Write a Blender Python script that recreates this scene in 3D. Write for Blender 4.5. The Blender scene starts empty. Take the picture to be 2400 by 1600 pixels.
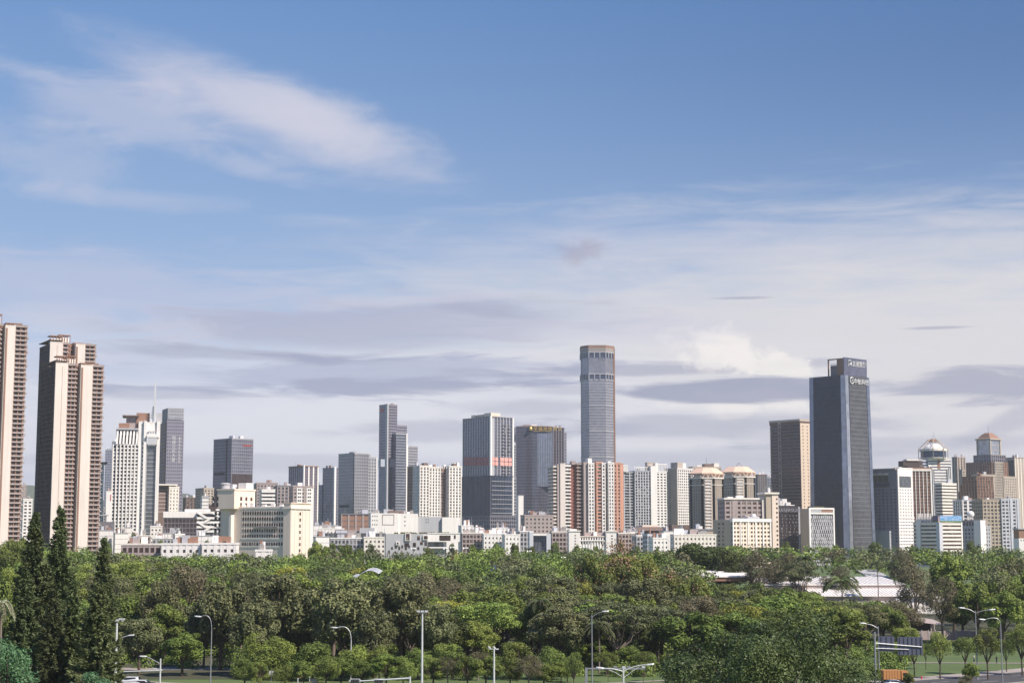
import bpy, math, random
import numpy as np
from mathutils import Vector
random.seed(7); RNG = np.random.default_rng(7)
SC = bpy.context.scene
COL = SC.collection
rad = math.radians
# ---------------------------------------------------------------- camera
F, CX, CY, H, TILT = 3800.0, 1200.0, 800.0, 27.0, math.atan(465.0/3800.0)
cam = bpy.data.cameras.new('camera'); camo = bpy.data.objects.new('camera', cam); COL.objects.link(camo)
cam.sensor_width = 36.0; cam.lens = 36.0*F/2400.0; cam.clip_start = 1.0; cam.clip_end = 30000.0
camo.location = (0, 0, H); camo.rotation_euler = (math.pi/2+TILT, 0, 0)
SC.camera = camo
def ray(u, v):
    x = (u-CX)/F; y = (CY-v)/F
    return x, math.cos(TILT)-y*math.sin(TILT), math.sin(TILT)+y*math.cos(TILT)
def TX(u, v): r = ray(u, v); return r[0]/r[1]
def PX(u, v, D): return TX(u, v)*D
def PZ(v, D): r = ray(CX, v); return H+r[2]/r[1]*D
# ---------------------------------------------------------------- sun, sky, exposure
SUN_EL, SUN_AZ = rad(46), rad(-37)      # azimuth counted from +X, negative = towards the camera
sd = Vector((math.cos(SUN_EL)*math.cos(SUN_AZ), math.cos(SUN_EL)*math.sin(SUN_AZ), math.sin(SUN_EL)))
sl = bpy.data.lights.new('sun', 'SUN'); sl.energy = 5.0; sl.angle = rad(0.53); sl.color = (1.0, 0.885, 0.775)
so = bpy.data.objects.new('sun', sl); COL.objects.link(so); so.rotation_euler = sd.to_track_quat('Z', 'Y').to_euler()
SC.view_settings.view_transform = 'Standard'; SC.view_settings.look = 'None'
SC.view_settings.exposure = 0.42; SC.view_settings.gamma = 1.0; SC.view_settings.use_curve_mapping = False
SC.render.film_transparent = False
SC.cycles.max_bounces = 6; SC.cycles.volume_bounces = 1; SC.cycles.transparent_max_bounces = 6
SC.cycles.volume_step_rate = 4.0
W = bpy.data.worlds.new('World'); SC.world = W; W.use_nodes = True
nt = W.node_tree; N = nt.nodes; Lk = nt.links; N.clear()
out = N.new('ShaderNodeOutputWorld'); bg = N.new('ShaderNodeBackground'); Lk.new(bg.outputs[0], out.inputs[0])
class G:
    """tiny helper for math node graphs"""
    def __init__(s, nt): s.nt = nt
    def m(s, op, a, b=None, c=None, clamp=False):
        n = s.nt.nodes.new('ShaderNodeMath'); n.operation = op; n.use_clamp = clamp
        for i, x in enumerate((a, b, c)):
            if x is None: continue
            if isinstance(x, (int, float)): n.inputs[i].default_value = x
            else: s.nt.links.new(x, n.inputs[i])
        return n.outputs[0]
    def mix(s, f, a, b):
        n = s.nt.nodes.new('ShaderNodeMix'); n.data_type = 'RGBA'
        for i, x in ((0, f), (6, a), (7, b)):
            if isinstance(x, (int, float)): n.inputs[i].default_value = x
            elif isinstance(x, tuple): n.inputs[i].default_value = (*x, 1)
            else: s.nt.links.new(x, n.inputs[i])
        return n.outputs[2]
g = G(nt)
tc = N.new('ShaderNodeTexCoord'); sep = N.new('ShaderNodeSeparateXYZ'); Lk.new(tc.outputs['Generated'], sep.inputs[0])
dx, dy, dz = sep.outputs
az = g.m('ARCTAN2', dx, dy); el = g.m('ARCSINE', dz)
sky = N.new('ShaderNodeTexSky'); sky.sky_type = 'NISHITA'; sky.sun_disc = False
sky.sun_elevation = SUN_EL; sky.sun_rotation = math.pi/2-SUN_AZ
sky.air_density = 1.2; sky.dust_density = 1.6; sky.ozone_density = 2.2
sky_s = N.new('ShaderNodeVectorMath'); sky_s.operation = 'SCALE'; Lk.new(sky.outputs[0], sky_s.inputs[0]); sky_s.inputs[3].default_value = 0.10
# veil: thin high cloud and haze whitening the sky towards the horizon
elp = g.m('MAXIMUM', el, 0.0)
ramp = N.new('ShaderNodeValToRGB'); Lk.new(g.m('MULTIPLY', elp, 1.6), ramp.inputs[0])
cr = ramp.color_ramp
def s2l(r, g_, b): return tuple(((c/255+.055)/1.055)**2.4 if c > 10 else c/3294.6 for c in (r, g_, b))
stops = [(0.0, s2l(180, 182, 203)), (0.10, s2l(183, 186, 205)), (0.17, s2l(160, 175, 204)), (0.30, s2l(126, 153, 192)), (0.53, s2l(88, 127, 178)), (1.0, s2l(62, 103, 160))]
for i, (p, c) in enumerate(stops):
    e = cr.elements[i] if i < 2 else cr.elements.new(p)
    e.position = p; e.color = (*c, 1)
base = g.mix(0.86, sky_s.outputs[0], ramp.outputs[0])
# the sky is deeper blue away from the sun-lit veil on the right
rf = N.new('ShaderNodeMapRange'); rf.interpolation_type = 'SMOOTHSTEP'; Lk.new(az, rf.inputs[0]); rf.inputs[1].default_value = -0.3; rf.inputs[2].default_value = 0.45
rh = N.new('ShaderNodeMapRange'); rh.interpolation_type = 'SMOOTHSTEP'; Lk.new(el, rh.inputs[0]); rh.inputs[1].default_value = 0.12; rh.inputs[2].default_value = 0.3
base = g.mix(g.m('MULTIPLY', g.m('MULTIPLY', rf.outputs[0], rh.outputs[0]), 0.62), base, s2l(50, 84, 134))
# noises in direction space, stretched along the horizon
def skynoise(sx, sy, det, seed, dist=0.0):
    c = N.new('ShaderNodeCombineXYZ'); Lk.new(g.m('MULTIPLY', az, sx), c.inputs[0]); Lk.new(g.m('MULTIPLY', el, sy), c.inputs[1]); c.inputs[2].default_value = seed
    n = N.new('ShaderNodeTexNoise'); n.inputs['Scale'].default_value = 1.0; n.inputs['Detail'].default_value = det; n.inputs['Distortion'].default_value = dist
    n.inputs['Roughness'].default_value = 0.6
    Lk.new(c.outputs[0], n.inputs['Vector']); return g.m('SUBTRACT', n.outputs[0], 0.5)
NW = skynoise(15, 40, 11, 1.3, 0.35)      # wispy
NS = skynoise(13, 95, 8, 5.1, 0.5)       # streaky
NP = skynoise(60, 75, 8, 9.7, 0.4)      # puffy
def blob(u, v, ru, rv, rot, amp, noise, soft):
    r = ray(u, v); a0 = math.atan2(r[0], r[1]); e0 = math.atan2(r[2], math.hypot(r[0], r[1]))
    ra, re = ru/F, rv/F; c, s_ = math.cos(rad(-rot)), math.sin(rad(-rot))
    x = g.m('SUBTRACT', az, a0); y = g.m('SUBTRACT', el, e0)
    xr = g.m('ADD', g.m('MULTIPLY', x, c/ra), g.m('MULTIPLY', y, s_/ra))
    yr = g.m('ADD', g.m('MULTIPLY', x, -s_/re), g.m('MULTIPLY', y, c/re))
    d = g.m('SQRT', g.m('ADD', g.m('MULTIPLY', xr, xr), g.m('MULTIPLY', yr, yr)))
    d = g.m('SUBTRACT', d, g.m('MULTIPLY', noise, amp*1.7))
    mr = N.new('ShaderNodeMapRange'); mr.interpolation_type = 'SMOOTHSTEP'; Lk.new(d, mr.inputs[0])
    mr.inputs[1].default_value = 1.0+soft*.8; mr.inputs[2].default_value = 1.0-soft*.95; return mr.outputs[0]
WH, LV, GR, CRM, TAN = s2l(184, 184, 198), s2l(168, 174, 196), s2l(128, 133, 158), s2l(201, 197, 197), s2l(150, 138, 150)
CU = s2l(219, 214, 211)
for (u, v, ru, rv, rot, amp, nz, soft, k, c) in [
    (2050, 850, 1250, 290, 0, 0.7, NS, 0.75, 0.86, CRM),
    (2350, 570, 700, 70, 0, 0.9, NS, 0.8, 0.30, CRM),
    (1500, 560, 700, 60, 0, 1.0, NS, 0.9, 0.30, LV),
    (700, 1000, 1200, 190, 0, 1.2, NS, 0.8, 0.78, s2l(204, 204, 211)),
    (620, 262, 345, 72, 17, 0.85, NW, 0.85, 0.74, WH),
    (740, 285, 230, 55, 17, 1.2, NW, 0.9, 0.55, s2l(190, 189, 200)),
    (300, 255, 230, 55, 12, 1.8, NW, 0.8, 0.46, WH),
    (60, 165, 90, 16, 12, 1.6, NW, 0.8, 0.26, WH),
    (60, 355, 200, 60, 10, 2.0, NW, 0.8, 0.32, WH),
    (270, 462, 240, 20, 2, 1.6, NW, 0.8, 0.30, WH),
    (590, 392, 120, 30, 10, 1.8, NW, 0.8, 0.38, WH),
    (280, 680, 620, 70, 4, 1.6, NS, 0.6, 0.62, LV),
    (160, 740, 130, 34, 0, 1.6, NW, 0.7, 0.45, WH),
    (900, 765, 500, 58, -2, 1.5, NS, 0.45, 0.68, s2l(152, 156, 178)),
    (1120, 718, 170, 28, 8, 1.8, NW, 0.5, 0.45, s2l(146, 150, 174)),
    (430, 775, 110, 26, 0, 1.6, NP, 0.6, 0.5, WH),
    (860, 885, 500, 42, -1, 1.9, NS, 0.40, 0.62, s2l(142, 150, 178)),
    (260, 860, 280, 40, 2, 1.9, NS, 0.6, 0.45, LV),
    (1500, 868, 420, 16, -1, 1.6, NS, 0.5, 0.55, GR),
    (1690, 824, 112, 48, 12, 1.8, NP, 0.55, 0.8, CU), (1655, 802, 55, 30, 0, 1.6, NP, 0.45, 0.75, CU),
    (1815, 862, 110, 30, 12, 1.9, NP, 0.35, 0.85, CU),
    (1770, 942, 170, 28, 0, 1.8, NP, 0.5, 0.75, CU),
    (1725, 912, 235, 31, 0, 0.9, NS, 0.30, 0.80, GR),
    (1650, 1000, 420, 28, 0, 1.6, NS, 0.6, 0.48, GR),
    (1250, 955, 170, 26, 0, 1.6, NS, 0.5, 0.40, GR),
    (1340, 915, 130, 14, 0, 1.6, NS, 0.6, 0.35, GR),
    (560, 830, 260, 16, 2, 1.8, NS, 0.5, 0.40, GR), (950, 905, 300, 22, 0, 1.9, NS, 0.4, 0.5, GR), (420, 920, 200, 18, 0, 1.8, NS, 0.5, 0.4, GR), (1010, 700, 260, 14, -4, 1.8, NW, 0.5, 0.5, WH), (1480, 770, 300, 30, 0, 1.8, NS, 0.7, 0.5, WH), (1100, 1010, 300, 24, 0, 1.8, NS, 0.6, 0.4, GR), (2180, 1040, 300, 18, 0, 1.8, NS, 0.6, 0.35, GR),
    (2310, 905, 210, 38, 2, 1.6, NS, 0.40, 0.66, GR),
    (2370, 985, 110, 24, -22, 1.6, NW, 0.5, 0.40, GR),
    (1990, 945, 80, 18, 10, 1.8, NP, 0.6, 0.35, GR),
    (1600, 1080, 500, 26, 0, 1.6, NS, 0.6, 0.35, GR),
    (640, 1085, 520, 20, 0, 1.8, NS, 0.6, 0.30, GR),
    (1360, 590, 62, 24, -4, 1.8, NP, 0.6, 0.42, TAN),
    (1735, 698, 70, 3.5, 0, 1.2, NS, 0.6, 0.5, GR),
    (2200, 768, 70, 3.5, 0, 1.2, NS, 0.6, 0.5, GR),
]:
    base = g.mix(g.m('MULTIPLY', blob(u, v, ru, rv, rot, amp, nz, soft), k), base, c)
# ground side of the sphere: dull green grey, as the land beyond the horizon would be
low = N.new('ShaderNodeMapRange'); Lk.new(el, low.inputs[0]); low.inputs[1].default_value = -0.01; low.inputs[2].default_value = -0.06
base = g.mix(low.outputs[0], base, (0.12, 0.13, 0.13))
Lk.new(base, bg.inputs[0]); bg.inputs[1].default_value = 1.0
W.cycles.sampling_method = 'MANUAL'; W.cycles.sample_map_resolution = 512
# ---------------------------------------------------------------- materials
MATS = {}
def principled(name):
    m = bpy.data.materials.new(name); m.use_nodes = True
    return m, m.node_tree, m.node_tree.nodes['Principled BSDF']
def wall(name, c, rough=0.85, var=0.10, streak=0.16):
    """painted / tiled wall: patchy tone, vertical rain streaks, fine relief"""
    m, t, p = principled(name); q = G(t); nn = t.nodes
    tcx = nn.new('ShaderNodeTexCoord')
    def noise(vec, det=4, ro=.55):
        mp = nn.new('ShaderNodeMapping'); mp.inputs['Scale'].default_value = vec; t.links.new(tcx.outputs['Object'], mp.inputs[0])
        n = nn.new('ShaderNodeTexNoise'); n.inputs['Scale'].default_value = 1; n.inputs['Detail'].default_value = det; n.inputs['Roughness'].default_value = ro
        t.links.new(mp.outputs[0], n.inputs['Vector']); return n.outputs[0]
    a = noise((.07, .07, .05)); b = noise((.9, .9, .035)); 
    f = q.m('ADD', q.m('MULTIPLY', a, var*2), q.m('MULTIPLY', b, streak*2)); f = q.m('SUBTRACT', 1+var+streak-.03, f)
    s = nn.new('ShaderNodeVectorMath'); s.operation = 'SCALE'; s.inputs[0].default_value = c; t.links.new(f, s.inputs[3])
    oi = nn.new('ShaderNodeObjectInfo'); 
    t.links.new(s.outputs[0], p.inputs['Base Color']); p.inputs['Roughness'].default_value = rough
    MATS[name] = m; return m
def glass(name, c, rough=0.12, metal=0.55, var=0.5, cell=(3.0, 3.0, 3.3), lit=0.0, curtain=None):
    """window wall: each pane its own tone, slightly uneven, reflecting the sky"""
    m, t, p = principled(name); q = G(t); nn = t.nodes
    tcx = nn.new('ShaderNodeTexCoord')
    d = nn.new('ShaderNodeVectorMath'); d.operation = 'DIVIDE'; t.links.new(tcx.outputs['Object'], d.inputs[0]); d.inputs[1].default_value = cell
    fl = nn.new('ShaderNodeVectorMath'); fl.operation = 'FLOOR'; t.links.new(d.outputs[0], fl.inputs[0])
    wn = nn.new('ShaderNodeTexWhiteNoise'); wn.noise_dimensions = '3D'; t.links.new(fl.outputs[0], wn.inputs[0])
    n = nn.new('ShaderNodeTexNoise'); n.inputs['Scale'].default_value = .035; n.inputs['Detail'].default_value = 3; t.links.new(tcx.outputs['Object'], n.inputs['Vector'])
    f = q.m('ADD', q.m('MULTIPLY', wn.outputs[0], var), q.m('MULTIPLY', n.outputs[0], .7)); f = q.m('ADD', f, 1-var*.5-.35)
    s = nn.new('ShaderNodeVectorMath'); s.operation = 'SCALE'; s.inputs[0].default_value = c; t.links.new(f, s.inputs[3])
    col = s.outputs[0]
    if curtain:
        k = q.m('GREATER_THAN', wn.outputs[0], 1-curtain[0]); col = q.mix(k, col, curtain[1])
    t.links.new(col, p.inputs['Base Color'])
    p.inputs['Roughness'].default_value = rough; p.inputs['Metallic'].default_value = metal
    # panes are never quite coplanar
    sub = nn.new('ShaderNodeVectorMath'); sub.operation = 'SUBTRACT'; t.links.new(wn.outputs[1], sub.inputs[0]); sub.inputs[1].default_value = (.5, .5, .5)
    sc = nn.new('ShaderNodeVectorMath'); sc.operation = 'SCALE'; t.links.new(sub.outputs[0], sc.inputs[0]); sc.inputs[3].default_value = .05
    ge = nn.new('ShaderNodeNewGeometry'); ad = nn.new('ShaderNodeVectorMath'); ad.operation = 'ADD'; t.links.new(ge.outputs['Normal'], ad.inputs[0]); t.links.new(sc.outputs[0], ad.inputs[1])
    no = nn.new('ShaderNodeVectorMath'); no.operation = 'NORMALIZE'; t.links.new(ad.outputs[0], no.inputs[0]); t.links.new(no.outputs[0], p.inputs['Normal'])
    MATS[name] = m; return m
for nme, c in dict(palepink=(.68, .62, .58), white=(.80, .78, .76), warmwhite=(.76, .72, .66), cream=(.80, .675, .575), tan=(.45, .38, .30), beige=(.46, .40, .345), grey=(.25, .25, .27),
                   lightgrey=(.42, .43, .46), midgrey=(.33, .33, .36), brown=(.17, .12, .10), darkbrown=(.075, .055, .052), salmon=(.60, .33, .24), pinkbanner=(.78, .40, .36),
                   brick=(.26, .10, .075), pinkgrey=(.38, .32, .31), bluewhite=(.54, .56, .62), concrete=(.30, .29, .28), orange=(.74, .52, .40),
                   charcoal=(.05, .045, .055), redbrown=(.13, .078, .064), warmbeige=(.62, .51, .41), redpanel=(.42, .16, .16), purplegrey=(.25, .24, .29), duskgrey=(.17, .165, .19), terracotta=(.30, .17, .12)).items():
    wall(nme, c)
glass('window', (.05, .05, .056), .25, .1, .9, (1.6, 1.6, 3.1), curtain=(.16, (.30, .29, .27)))
glass('brownwindow', (.055, .035, .03), .35, .0, .9, (1.5, 1.5, 3.2), curtain=(.12, (.22, .18, .15)))
glass('curtain_blue', (.19, .22, .29), .12, .6, .30)
glass('curtain_dark', (.085, .10, .15), .14, .65, .45)
glass('curtain_navy', (.034, .058, .108), .12, .5, .65)
glass('curtain_grey', (.28, .28, .32), .2, .5, .22)
glass('curtain_light', (.38, .40, .45), .15, .6, .30)
glass('curtain_teal', (.15, .165, .175), .14, .55, .45)
wall('roofsheet', (.84, .80, .76), .5, .16, .22)
glass('curtain_purple', (.20, .20, .26), .16, .65, .3)
glass('curtain_night', (.030, .030, .045), .2, .25, .8, (2.2, 2.2, 3.7), curtain=(.12, (.10, .10, .14)))
glass('curtain_brown', (.09, .065, .065), .2, .5, .5)
def plain(name, c, rough=.5, metal=0.0, spec=.5):
    m, t, p = principled(name); nn = t.nodes
    n = nn.new('ShaderNodeTexNoise'); n.inputs['Scale'].default_value = 2.5; n.inputs['Detail'].default_value = 3
    tcx = nn.new('ShaderNodeTexCoord'); t.links.new(tcx.outputs['Object'], n.inputs['Vector'])
    q = G(t); s = nn.new('ShaderNodeVectorMath'); s.operation = 'SCALE'; s.inputs[0].default_value = c; t.links.new(q.m('ADD', q.m('MULTIPLY', n.outputs[0], .3), .85), s.inputs[3])
    t.links.new(s.outputs[0], p.inputs['Base Color']); p.inputs['Roughness'].default_value = rough; p.inputs['Metallic'].default_value = metal
    MATS[name] = m; return m
plain('metalwhite', (.62, .64, .66), .4, .2); plain('metalgrey', (.30, .31, .34), .45, .4); plain('darkmetal', (.06, .06, .07), .5, .3)
plain('letterwhite', (.62, .63, .65), .5); plain('lettergold', (.75, .52, .16), .35, .4); plain('letterred', (.60, .10, .07), .5)
plain('lettergrey', (.33, .32, .36), .5); plain('bark', (.085, .062, .048), .9); plain('palebark', (.19, .155, .13), .9)
plain('carwhite', (.65, .66, .68), .2); plain('cardark', (.03, .022, .025), .15); plain('rubber', (.02, .02, .02), .9); plain('carglass', (.02, .025, .03), .08)
plain('truckorange', (.42, .20, .07), .6); plain('taillight', (.5, .02, .02), .3); plain('skin', (.38, .22, .16), .6); plain('clothdark', (.04, .05, .09), .9); plain('clothwhite', (.5, .5, .5), .9)
plain('hair', (.015, .012, .01), .7); plain('signred', (.6, .03, .03), .5); plain('lampglobe', (.8, .8, .78), .3); plain('canopyglass', (.14, .19, .32), .2, .3)
plain('tealtarp', (.02, .20, .20), .6); plain('roofgarden', (.10, .09, .04), .95)
def MT(n): return MATS[n]
# ---------------------------------------------------------------- builders
class Bag:
    def __init__(s): s.v = []; s.f = []; s.c = []
    def box(s, x0, x1, y0, y1, z0, z1):
        if x1 < x0: x0, x1 = x1, x0
        if y1 < y0: y0, y1 = y1, y0
        i = len(s.v); s.c.append((i, len(s.f)))
        s.v += [(x0, y0, z0), (x1, y0, z0), (x1, y1, z0), (x0, y1, z0), (x0, y0, z1), (x1, y0, z1), (x1, y1, z1), (x0, y1, z1)]
        s.f += [(i, i+3, i+2, i+1), (i+4, i+5, i+6, i+7), (i, i+1, i+5, i+4), (i+1, i+2, i+6, i+5), (i+2, i+3, i+7, i+6), (i+3, i, i+4, i+7)]
    def frustum(s, p0, p1, z0, z1):
        i = len(s.v); n = len(p0); s.c.append((i, len(s.f)))
        s.v += [(x, y, z0) for x, y in p0]+[(x, y, z1) for x, y in p1]
        s.f += [tuple(i+k for k in reversed(range(n))), tuple(i+n+k for k in range(n))]
        s.f += [(i+k, i+(k+1) % n, i+n+(k+1) % n, i+n+k) for k in range(n)]
    def prism(s, p, z0, z1): s.frustum(p, p, z0, z1)
    def lathe(s, cx, cy, prof, n=20):
        i = len(s.v); m = len(prof); s.c.append((i, len(s.f)))
        for r, z in prof: s.v += [(cx+r*math.cos(2*math.pi*k/n), cy+r*math.sin(2*math.pi*k/n), z) for k in range(n)]
        for j in range(m-1):
            s.f += [(i+j*n+k, i+j*n+(k+1) % n, i+(j+1)*n+(k+1) % n, i+(j+1)*n+k) for k in range(n)]
        s.f += [tuple(i+k for k in reversed(range(n))), tuple(i+(m-1)*n+k for k in range(n))]
    def tube(s, pts, r, n=6):
        """pts list of 3-vectors, r scalar or list"""
        pts = [Vector(p) for p in pts]; i = len(s.v); s.c.append((i, len(s.f)))
        for j, p in enumerate(pts):
            d = (pts[min(j+1, len(pts)-1)]-pts[max(j-1, 0)]).normalized()
            a = d.cross(Vector((0, 0, 1))) if abs(d.z) < .95 else d.cross(Vector((1, 0, 0)))
            a.normalize(); b = d.cross(a); rr = r[j] if isinstance(r, (list, tuple)) else r
            for k in range(n):
                t = 2*math.pi*k/n; q = p+a*math.cos(t)*rr+b*math.sin(t)*rr; s.v.append(tuple(q))
        for j in range(len(pts)-1):
            s.f += [(i+j*n+k, i+j*n+(k+1) % n, i+(j+1)*n+(k+1) % n, i+(j+1)*n+k) for k in range(n)]
        s.f += [tuple(i+k for k in reversed(range(n))), tuple(i+(len(pts)-1)*n+k for k in range(n))]
    def sphere(s, c, r, n=8, sz=1.0):
        m = n//2+1
        s.lathe(c[0], c[1], [(max(r*math.sin(math.pi*k/m), .001), c[2]-r*sz*math.cos(math.pi*k/m)) for k in range(m+1)], n)
    def pieces(s):
        e = s.c+[(len(s.v), len(s.f))]
        for (v0, f0), (v1, f1) in zip(e, e[1:]):
            q = Bag(); q.v = s.v[v0:v1]; q.f = [tuple(k-v0 for k in f) for f in s.f[f0:f1]]; yield q
    def mesh(s, name, mat):
        me = bpy.data.meshes.new(name); me.from_pydata(s.v, [], s.f); me.materials.append(MT(mat) if isinstance(mat, str) else mat); me.update(); return me
def link(name, data, parent=None, kind=None):
    o = bpy.data.objects.new(name, data); COL.objects.link(o)
    if parent: o.parent = parent
    if kind: o['kind'] = kind
    return o
def empty(name, loc, rz, label, cat, group=None):
    o = link(name, None); o.location = loc; o.rotation_euler = (0, 0, rz); o.empty_display_size = 2
    o['label'] = label; o['category'] = cat
    if group: o['group'] = group
    return o
def terrain(x, y):
    t = min(max((y-440)/230, 0), 1); h = 6*t*t*(3-2*t)
    return h
def offs(p, d):
    cx = sum(a for a, b in p)/len(p); cy = sum(b for a, b in p)/len(p); o = []
    for a, b in p:
        l = math.hypot(a-cx, b-cy); o.append((a+(a-cx)/l*d, b+(b-cy)/l*d))
    return o
ONE = {'emblem', 'mast', 'radar_dome', 'roof_garden', 'roof'}
STUFF = {'floor_band', 'pier', 'window', 'balcony', 'roof_clutter', 'mullion', 'rail'}
class Bd:
    """a building; local x runs along its right-hand face, local y along its left-hand face, origin at the near corner"""
    def __init__(s, name, label, uc, D, phi=25, v=1180, cat='building', group=None):
        s.name, s.label, s.cat, s.group, s.D, s.v = name, label, cat, group, D, v
        s.x0 = PX(uc, v, D); s.phi = rad(phi); s.c, s.s = math.cos(s.phi), math.sin(s.phi); s.bags = {}; s.kids = []
        s.g = terrain(s.x0, D)-1
    def A(s, u, b=0, v=None):
        t = TX(u, v or s.v); ox, oy = s.x0-s.s*b, s.D+s.c*b
        return (t*oy-ox)/(s.c-t*s.s)
    def L(s, u, a=0, v=None):
        t = TX(u, v or s.v); ox, oy = s.x0+s.c*a, s.D+s.s*a
        return (t*oy-ox)/(-s.s-t*s.c)
    def Z(s, v, a=0, b=0): return PZ(v, s.D+s.s*a+s.c*b)
    def bag(s, part, mat): return s.bags.setdefault((part, mat), Bag())
    def box(s, part, mat, a0, a1, b0, b1, z0, z1): s.bag(part, mat).box(a0, a1, b0, b1, z0, z1)
    def block(s, a0, a1, b0, b1, z0, z1, st, part='wall', cap=True):
        core, fh, band, pf, pl = st['core'], st.get('fh', 3.2), st.get('band'), st.get('pf'), st.get('pl', st.get('pf'))
        s.box(part, core, a0, a1, b0, b1, z0, z1)
        if band:
            h, d, m = band; z = z1-h
            while z > z0:
                s.box('floor_band', m, a0-d, a1+d, b0-d, b1+d, z, z+h); z -= fh
        def piers(lo, hi, P, put):
            sp, w, d, m = P; n = max(1, round((hi-lo)/sp)); st_ = (hi-lo)/n
            for k in range(n+1): put(lo+k*st_, w/2, d, m)
        if pf: piers(a0, a1, pf, lambda c, w, d, m: (s.box('pier', m, max(a0-d, c-w), min(a1+d, c+w), b0-d, b0+.01, z0, z1+.02)))
        if pl:
            piers(b0, b1, pl, lambda c, w, d, m: (s.box('pier', m, a0-d-.01, a0+.01, max(b0-d, c-w), min(b1+d, c+w), z0, z1+.03)))
            piers(b0, b1, pl, lambda c, w, d, m: (s.box('pier', m, a1-.01, a1+d+.01, max(b0-d, c-w), min(b1+d, c+w), z0, z1+.03)))
        if cap:
            d = max(band[1] if band else 0, pf[2] if pf else 0, pl[2] if pl else 0)+.15
            cm = st.get('cap', band[2] if band else core)
            s.box('parapet', cm, a0-d, a1+d, b0-d, b1+d, z1+.04, z1+st.get('caph', 1.2))
            s.clutter(a0, a1, b0, b1, z1+st.get('caph', 1.2), st.get('clut', 2))
    def clutter(s, a0, a1, b0, b1, z, n=2):
        R = random.Random(int(abs(s.x0)*10+z*7))
        for k in range(n):
            w, l, h = R.uniform(.1, .25)*(a1-a0), R.uniform(.1, .25)*(b1-b0), R.uniform(1.5, 4)
            a = R.uniform(a0+1, a1-w-1); b = R.uniform(b0+1, max(b0+1.1, b1-l-1)); s.box('roof_clutter', R.choice(['lightgrey', 'white', 'white', 'concrete', 'terracotta', 'bluewhite', 'pinkgrey']), a, a+w, b, b+l, z+.02, z+h)
        for k in range(n):
            a, b = R.uniform(a0, a1), R.uniform(b0, b1); s.box('roof_clutter', 'metalgrey', a, a+.18, b, b+.18, z, z+R.uniform(2, 6))
    def wins(s, face, lo, hi, n, z0, z1, fh, w, h, mat='window', at=0, proud=.07):
        z = z1-h-.5
        while z > z0:
            for k in range(n):
                c = lo+(hi-lo)*(k+.5)/n
                if face == 'F': s.box('window', mat, c-w/2, c+w/2, at-proud, at+.2, z, z+h)
                else: s.box('window', mat, at-proud, at+.2, c-w/2, c+w/2, z, z+h)
            z -= fh
    def tower(s, u0, u2, vt, st, depth=None, zb=None, part='wall', b_default=22):
        """whole block from left edge u0 and right edge u2"""
        a1 = s.A(u2, v=vt); b1 = depth if depth else (max(6, min(70, s.L(u0, v=vt))))
        s.a1, s.b1, s.zt = a1, b1, s.Z(vt)
        s.block(0, a1, 0, b1, s.g if zb is None else zb, s.zt, st, part); return s
    def text(s, body, size, a, b, z, face='F', mat='letterwhite', name='lettering', spacing=1.0, line=1.0, align='LEFT', ext=.12):
        c = bpy.data.curves.new(name, 'FONT'); c.body = body; c.size = size; c.extrude = ext; c.space_character = spacing; c.space_line = line; c.align_x = align
        c.materials.append(MT(mat)); s.kids.append((name, c, (a, b, z), (math.pi/2, 0, 0 if face == 'F' else -math.pi/2)))
    def done(s):
        r = empty(s.name, (s.x0, s.D, 0), s.phi, s.label, s.cat, s.group)
        for (part, mat), bg_ in s.bags.items():
            if part not in STUFF and part not in ONE and 1 < len(bg_.c) <= 42:
                for q in bg_.pieces(): link(part, q.mesh(part, mat), r)
                continue
            o = link(part, bg_.mesh(part, mat), r)
            if part in STUFF or len(bg_.c) > 42: o['kind'] = 'stuff'
        for nme, c, loc, rot in s.kids:
            o = link(nme, c, r); o.location = loc; o.rotation_euler = rot; o['kind'] = 'stuff'
        return r
def ST(core, fh=3.2, band=None, pf=None, pl=0, **k):
    d = dict(core=core, fh=fh, band=band, pf=pf, **k)
    if pl != 0: d['pl'] = pl
    return d
# style library
S_GLASS_GREY = ST('curtain_grey', 3.8, (.9, .12, 'lightgrey'), (3.0, .25, .22, 'lightgrey'))
S_GLASS_PUR = ST('curtain_purple', 3.9, (.8, .10, 'purplegrey'), (2.6, .5, .25, 'purplegrey'))
S_GLASS_BLUE = ST('curtain_blue', 3.9, (.7, .12, 'midgrey'), (3.0, .3, .22, 'midgrey'))
S_GLASS_LIGHT = ST('curtain_light', 3.9, (.8, .12, 'lightgrey'), (3.2, .25, .2, 'lightgrey'))
S_APT_WHITE = ST('window', 3.1, (1.5, .25, 'white'), (3.6, 1.7, .35, 'white'))
S_APT_BEIGE = ST('window', 3.1, (1.5, .25, 'beige'), (3.6, 1.8, .35, 'beige'))
S_APT_PINK = ST('window', 3.1, (1.6, .25, 'pinkgrey'), (3.4, 1.7, .35, 'pinkgrey'))
S_APT_GREY = ST('window', 3.1, (1.4, .25, 'midgrey'), (3.4, 1.5, .35, 'midgrey'))
S_STRIP_WHITE = ST('brownwindow', 3.4, (1.8, .3, 'white'), None)
S_WHITE = ST('white', 4, None, None); S_TAN = ST('tan', 4, None, None)
S_LOW = ST('window', 3.6, (1.9, .2, 'white'), (4.0, 2.0, .3, 'white'), cap='white')
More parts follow.
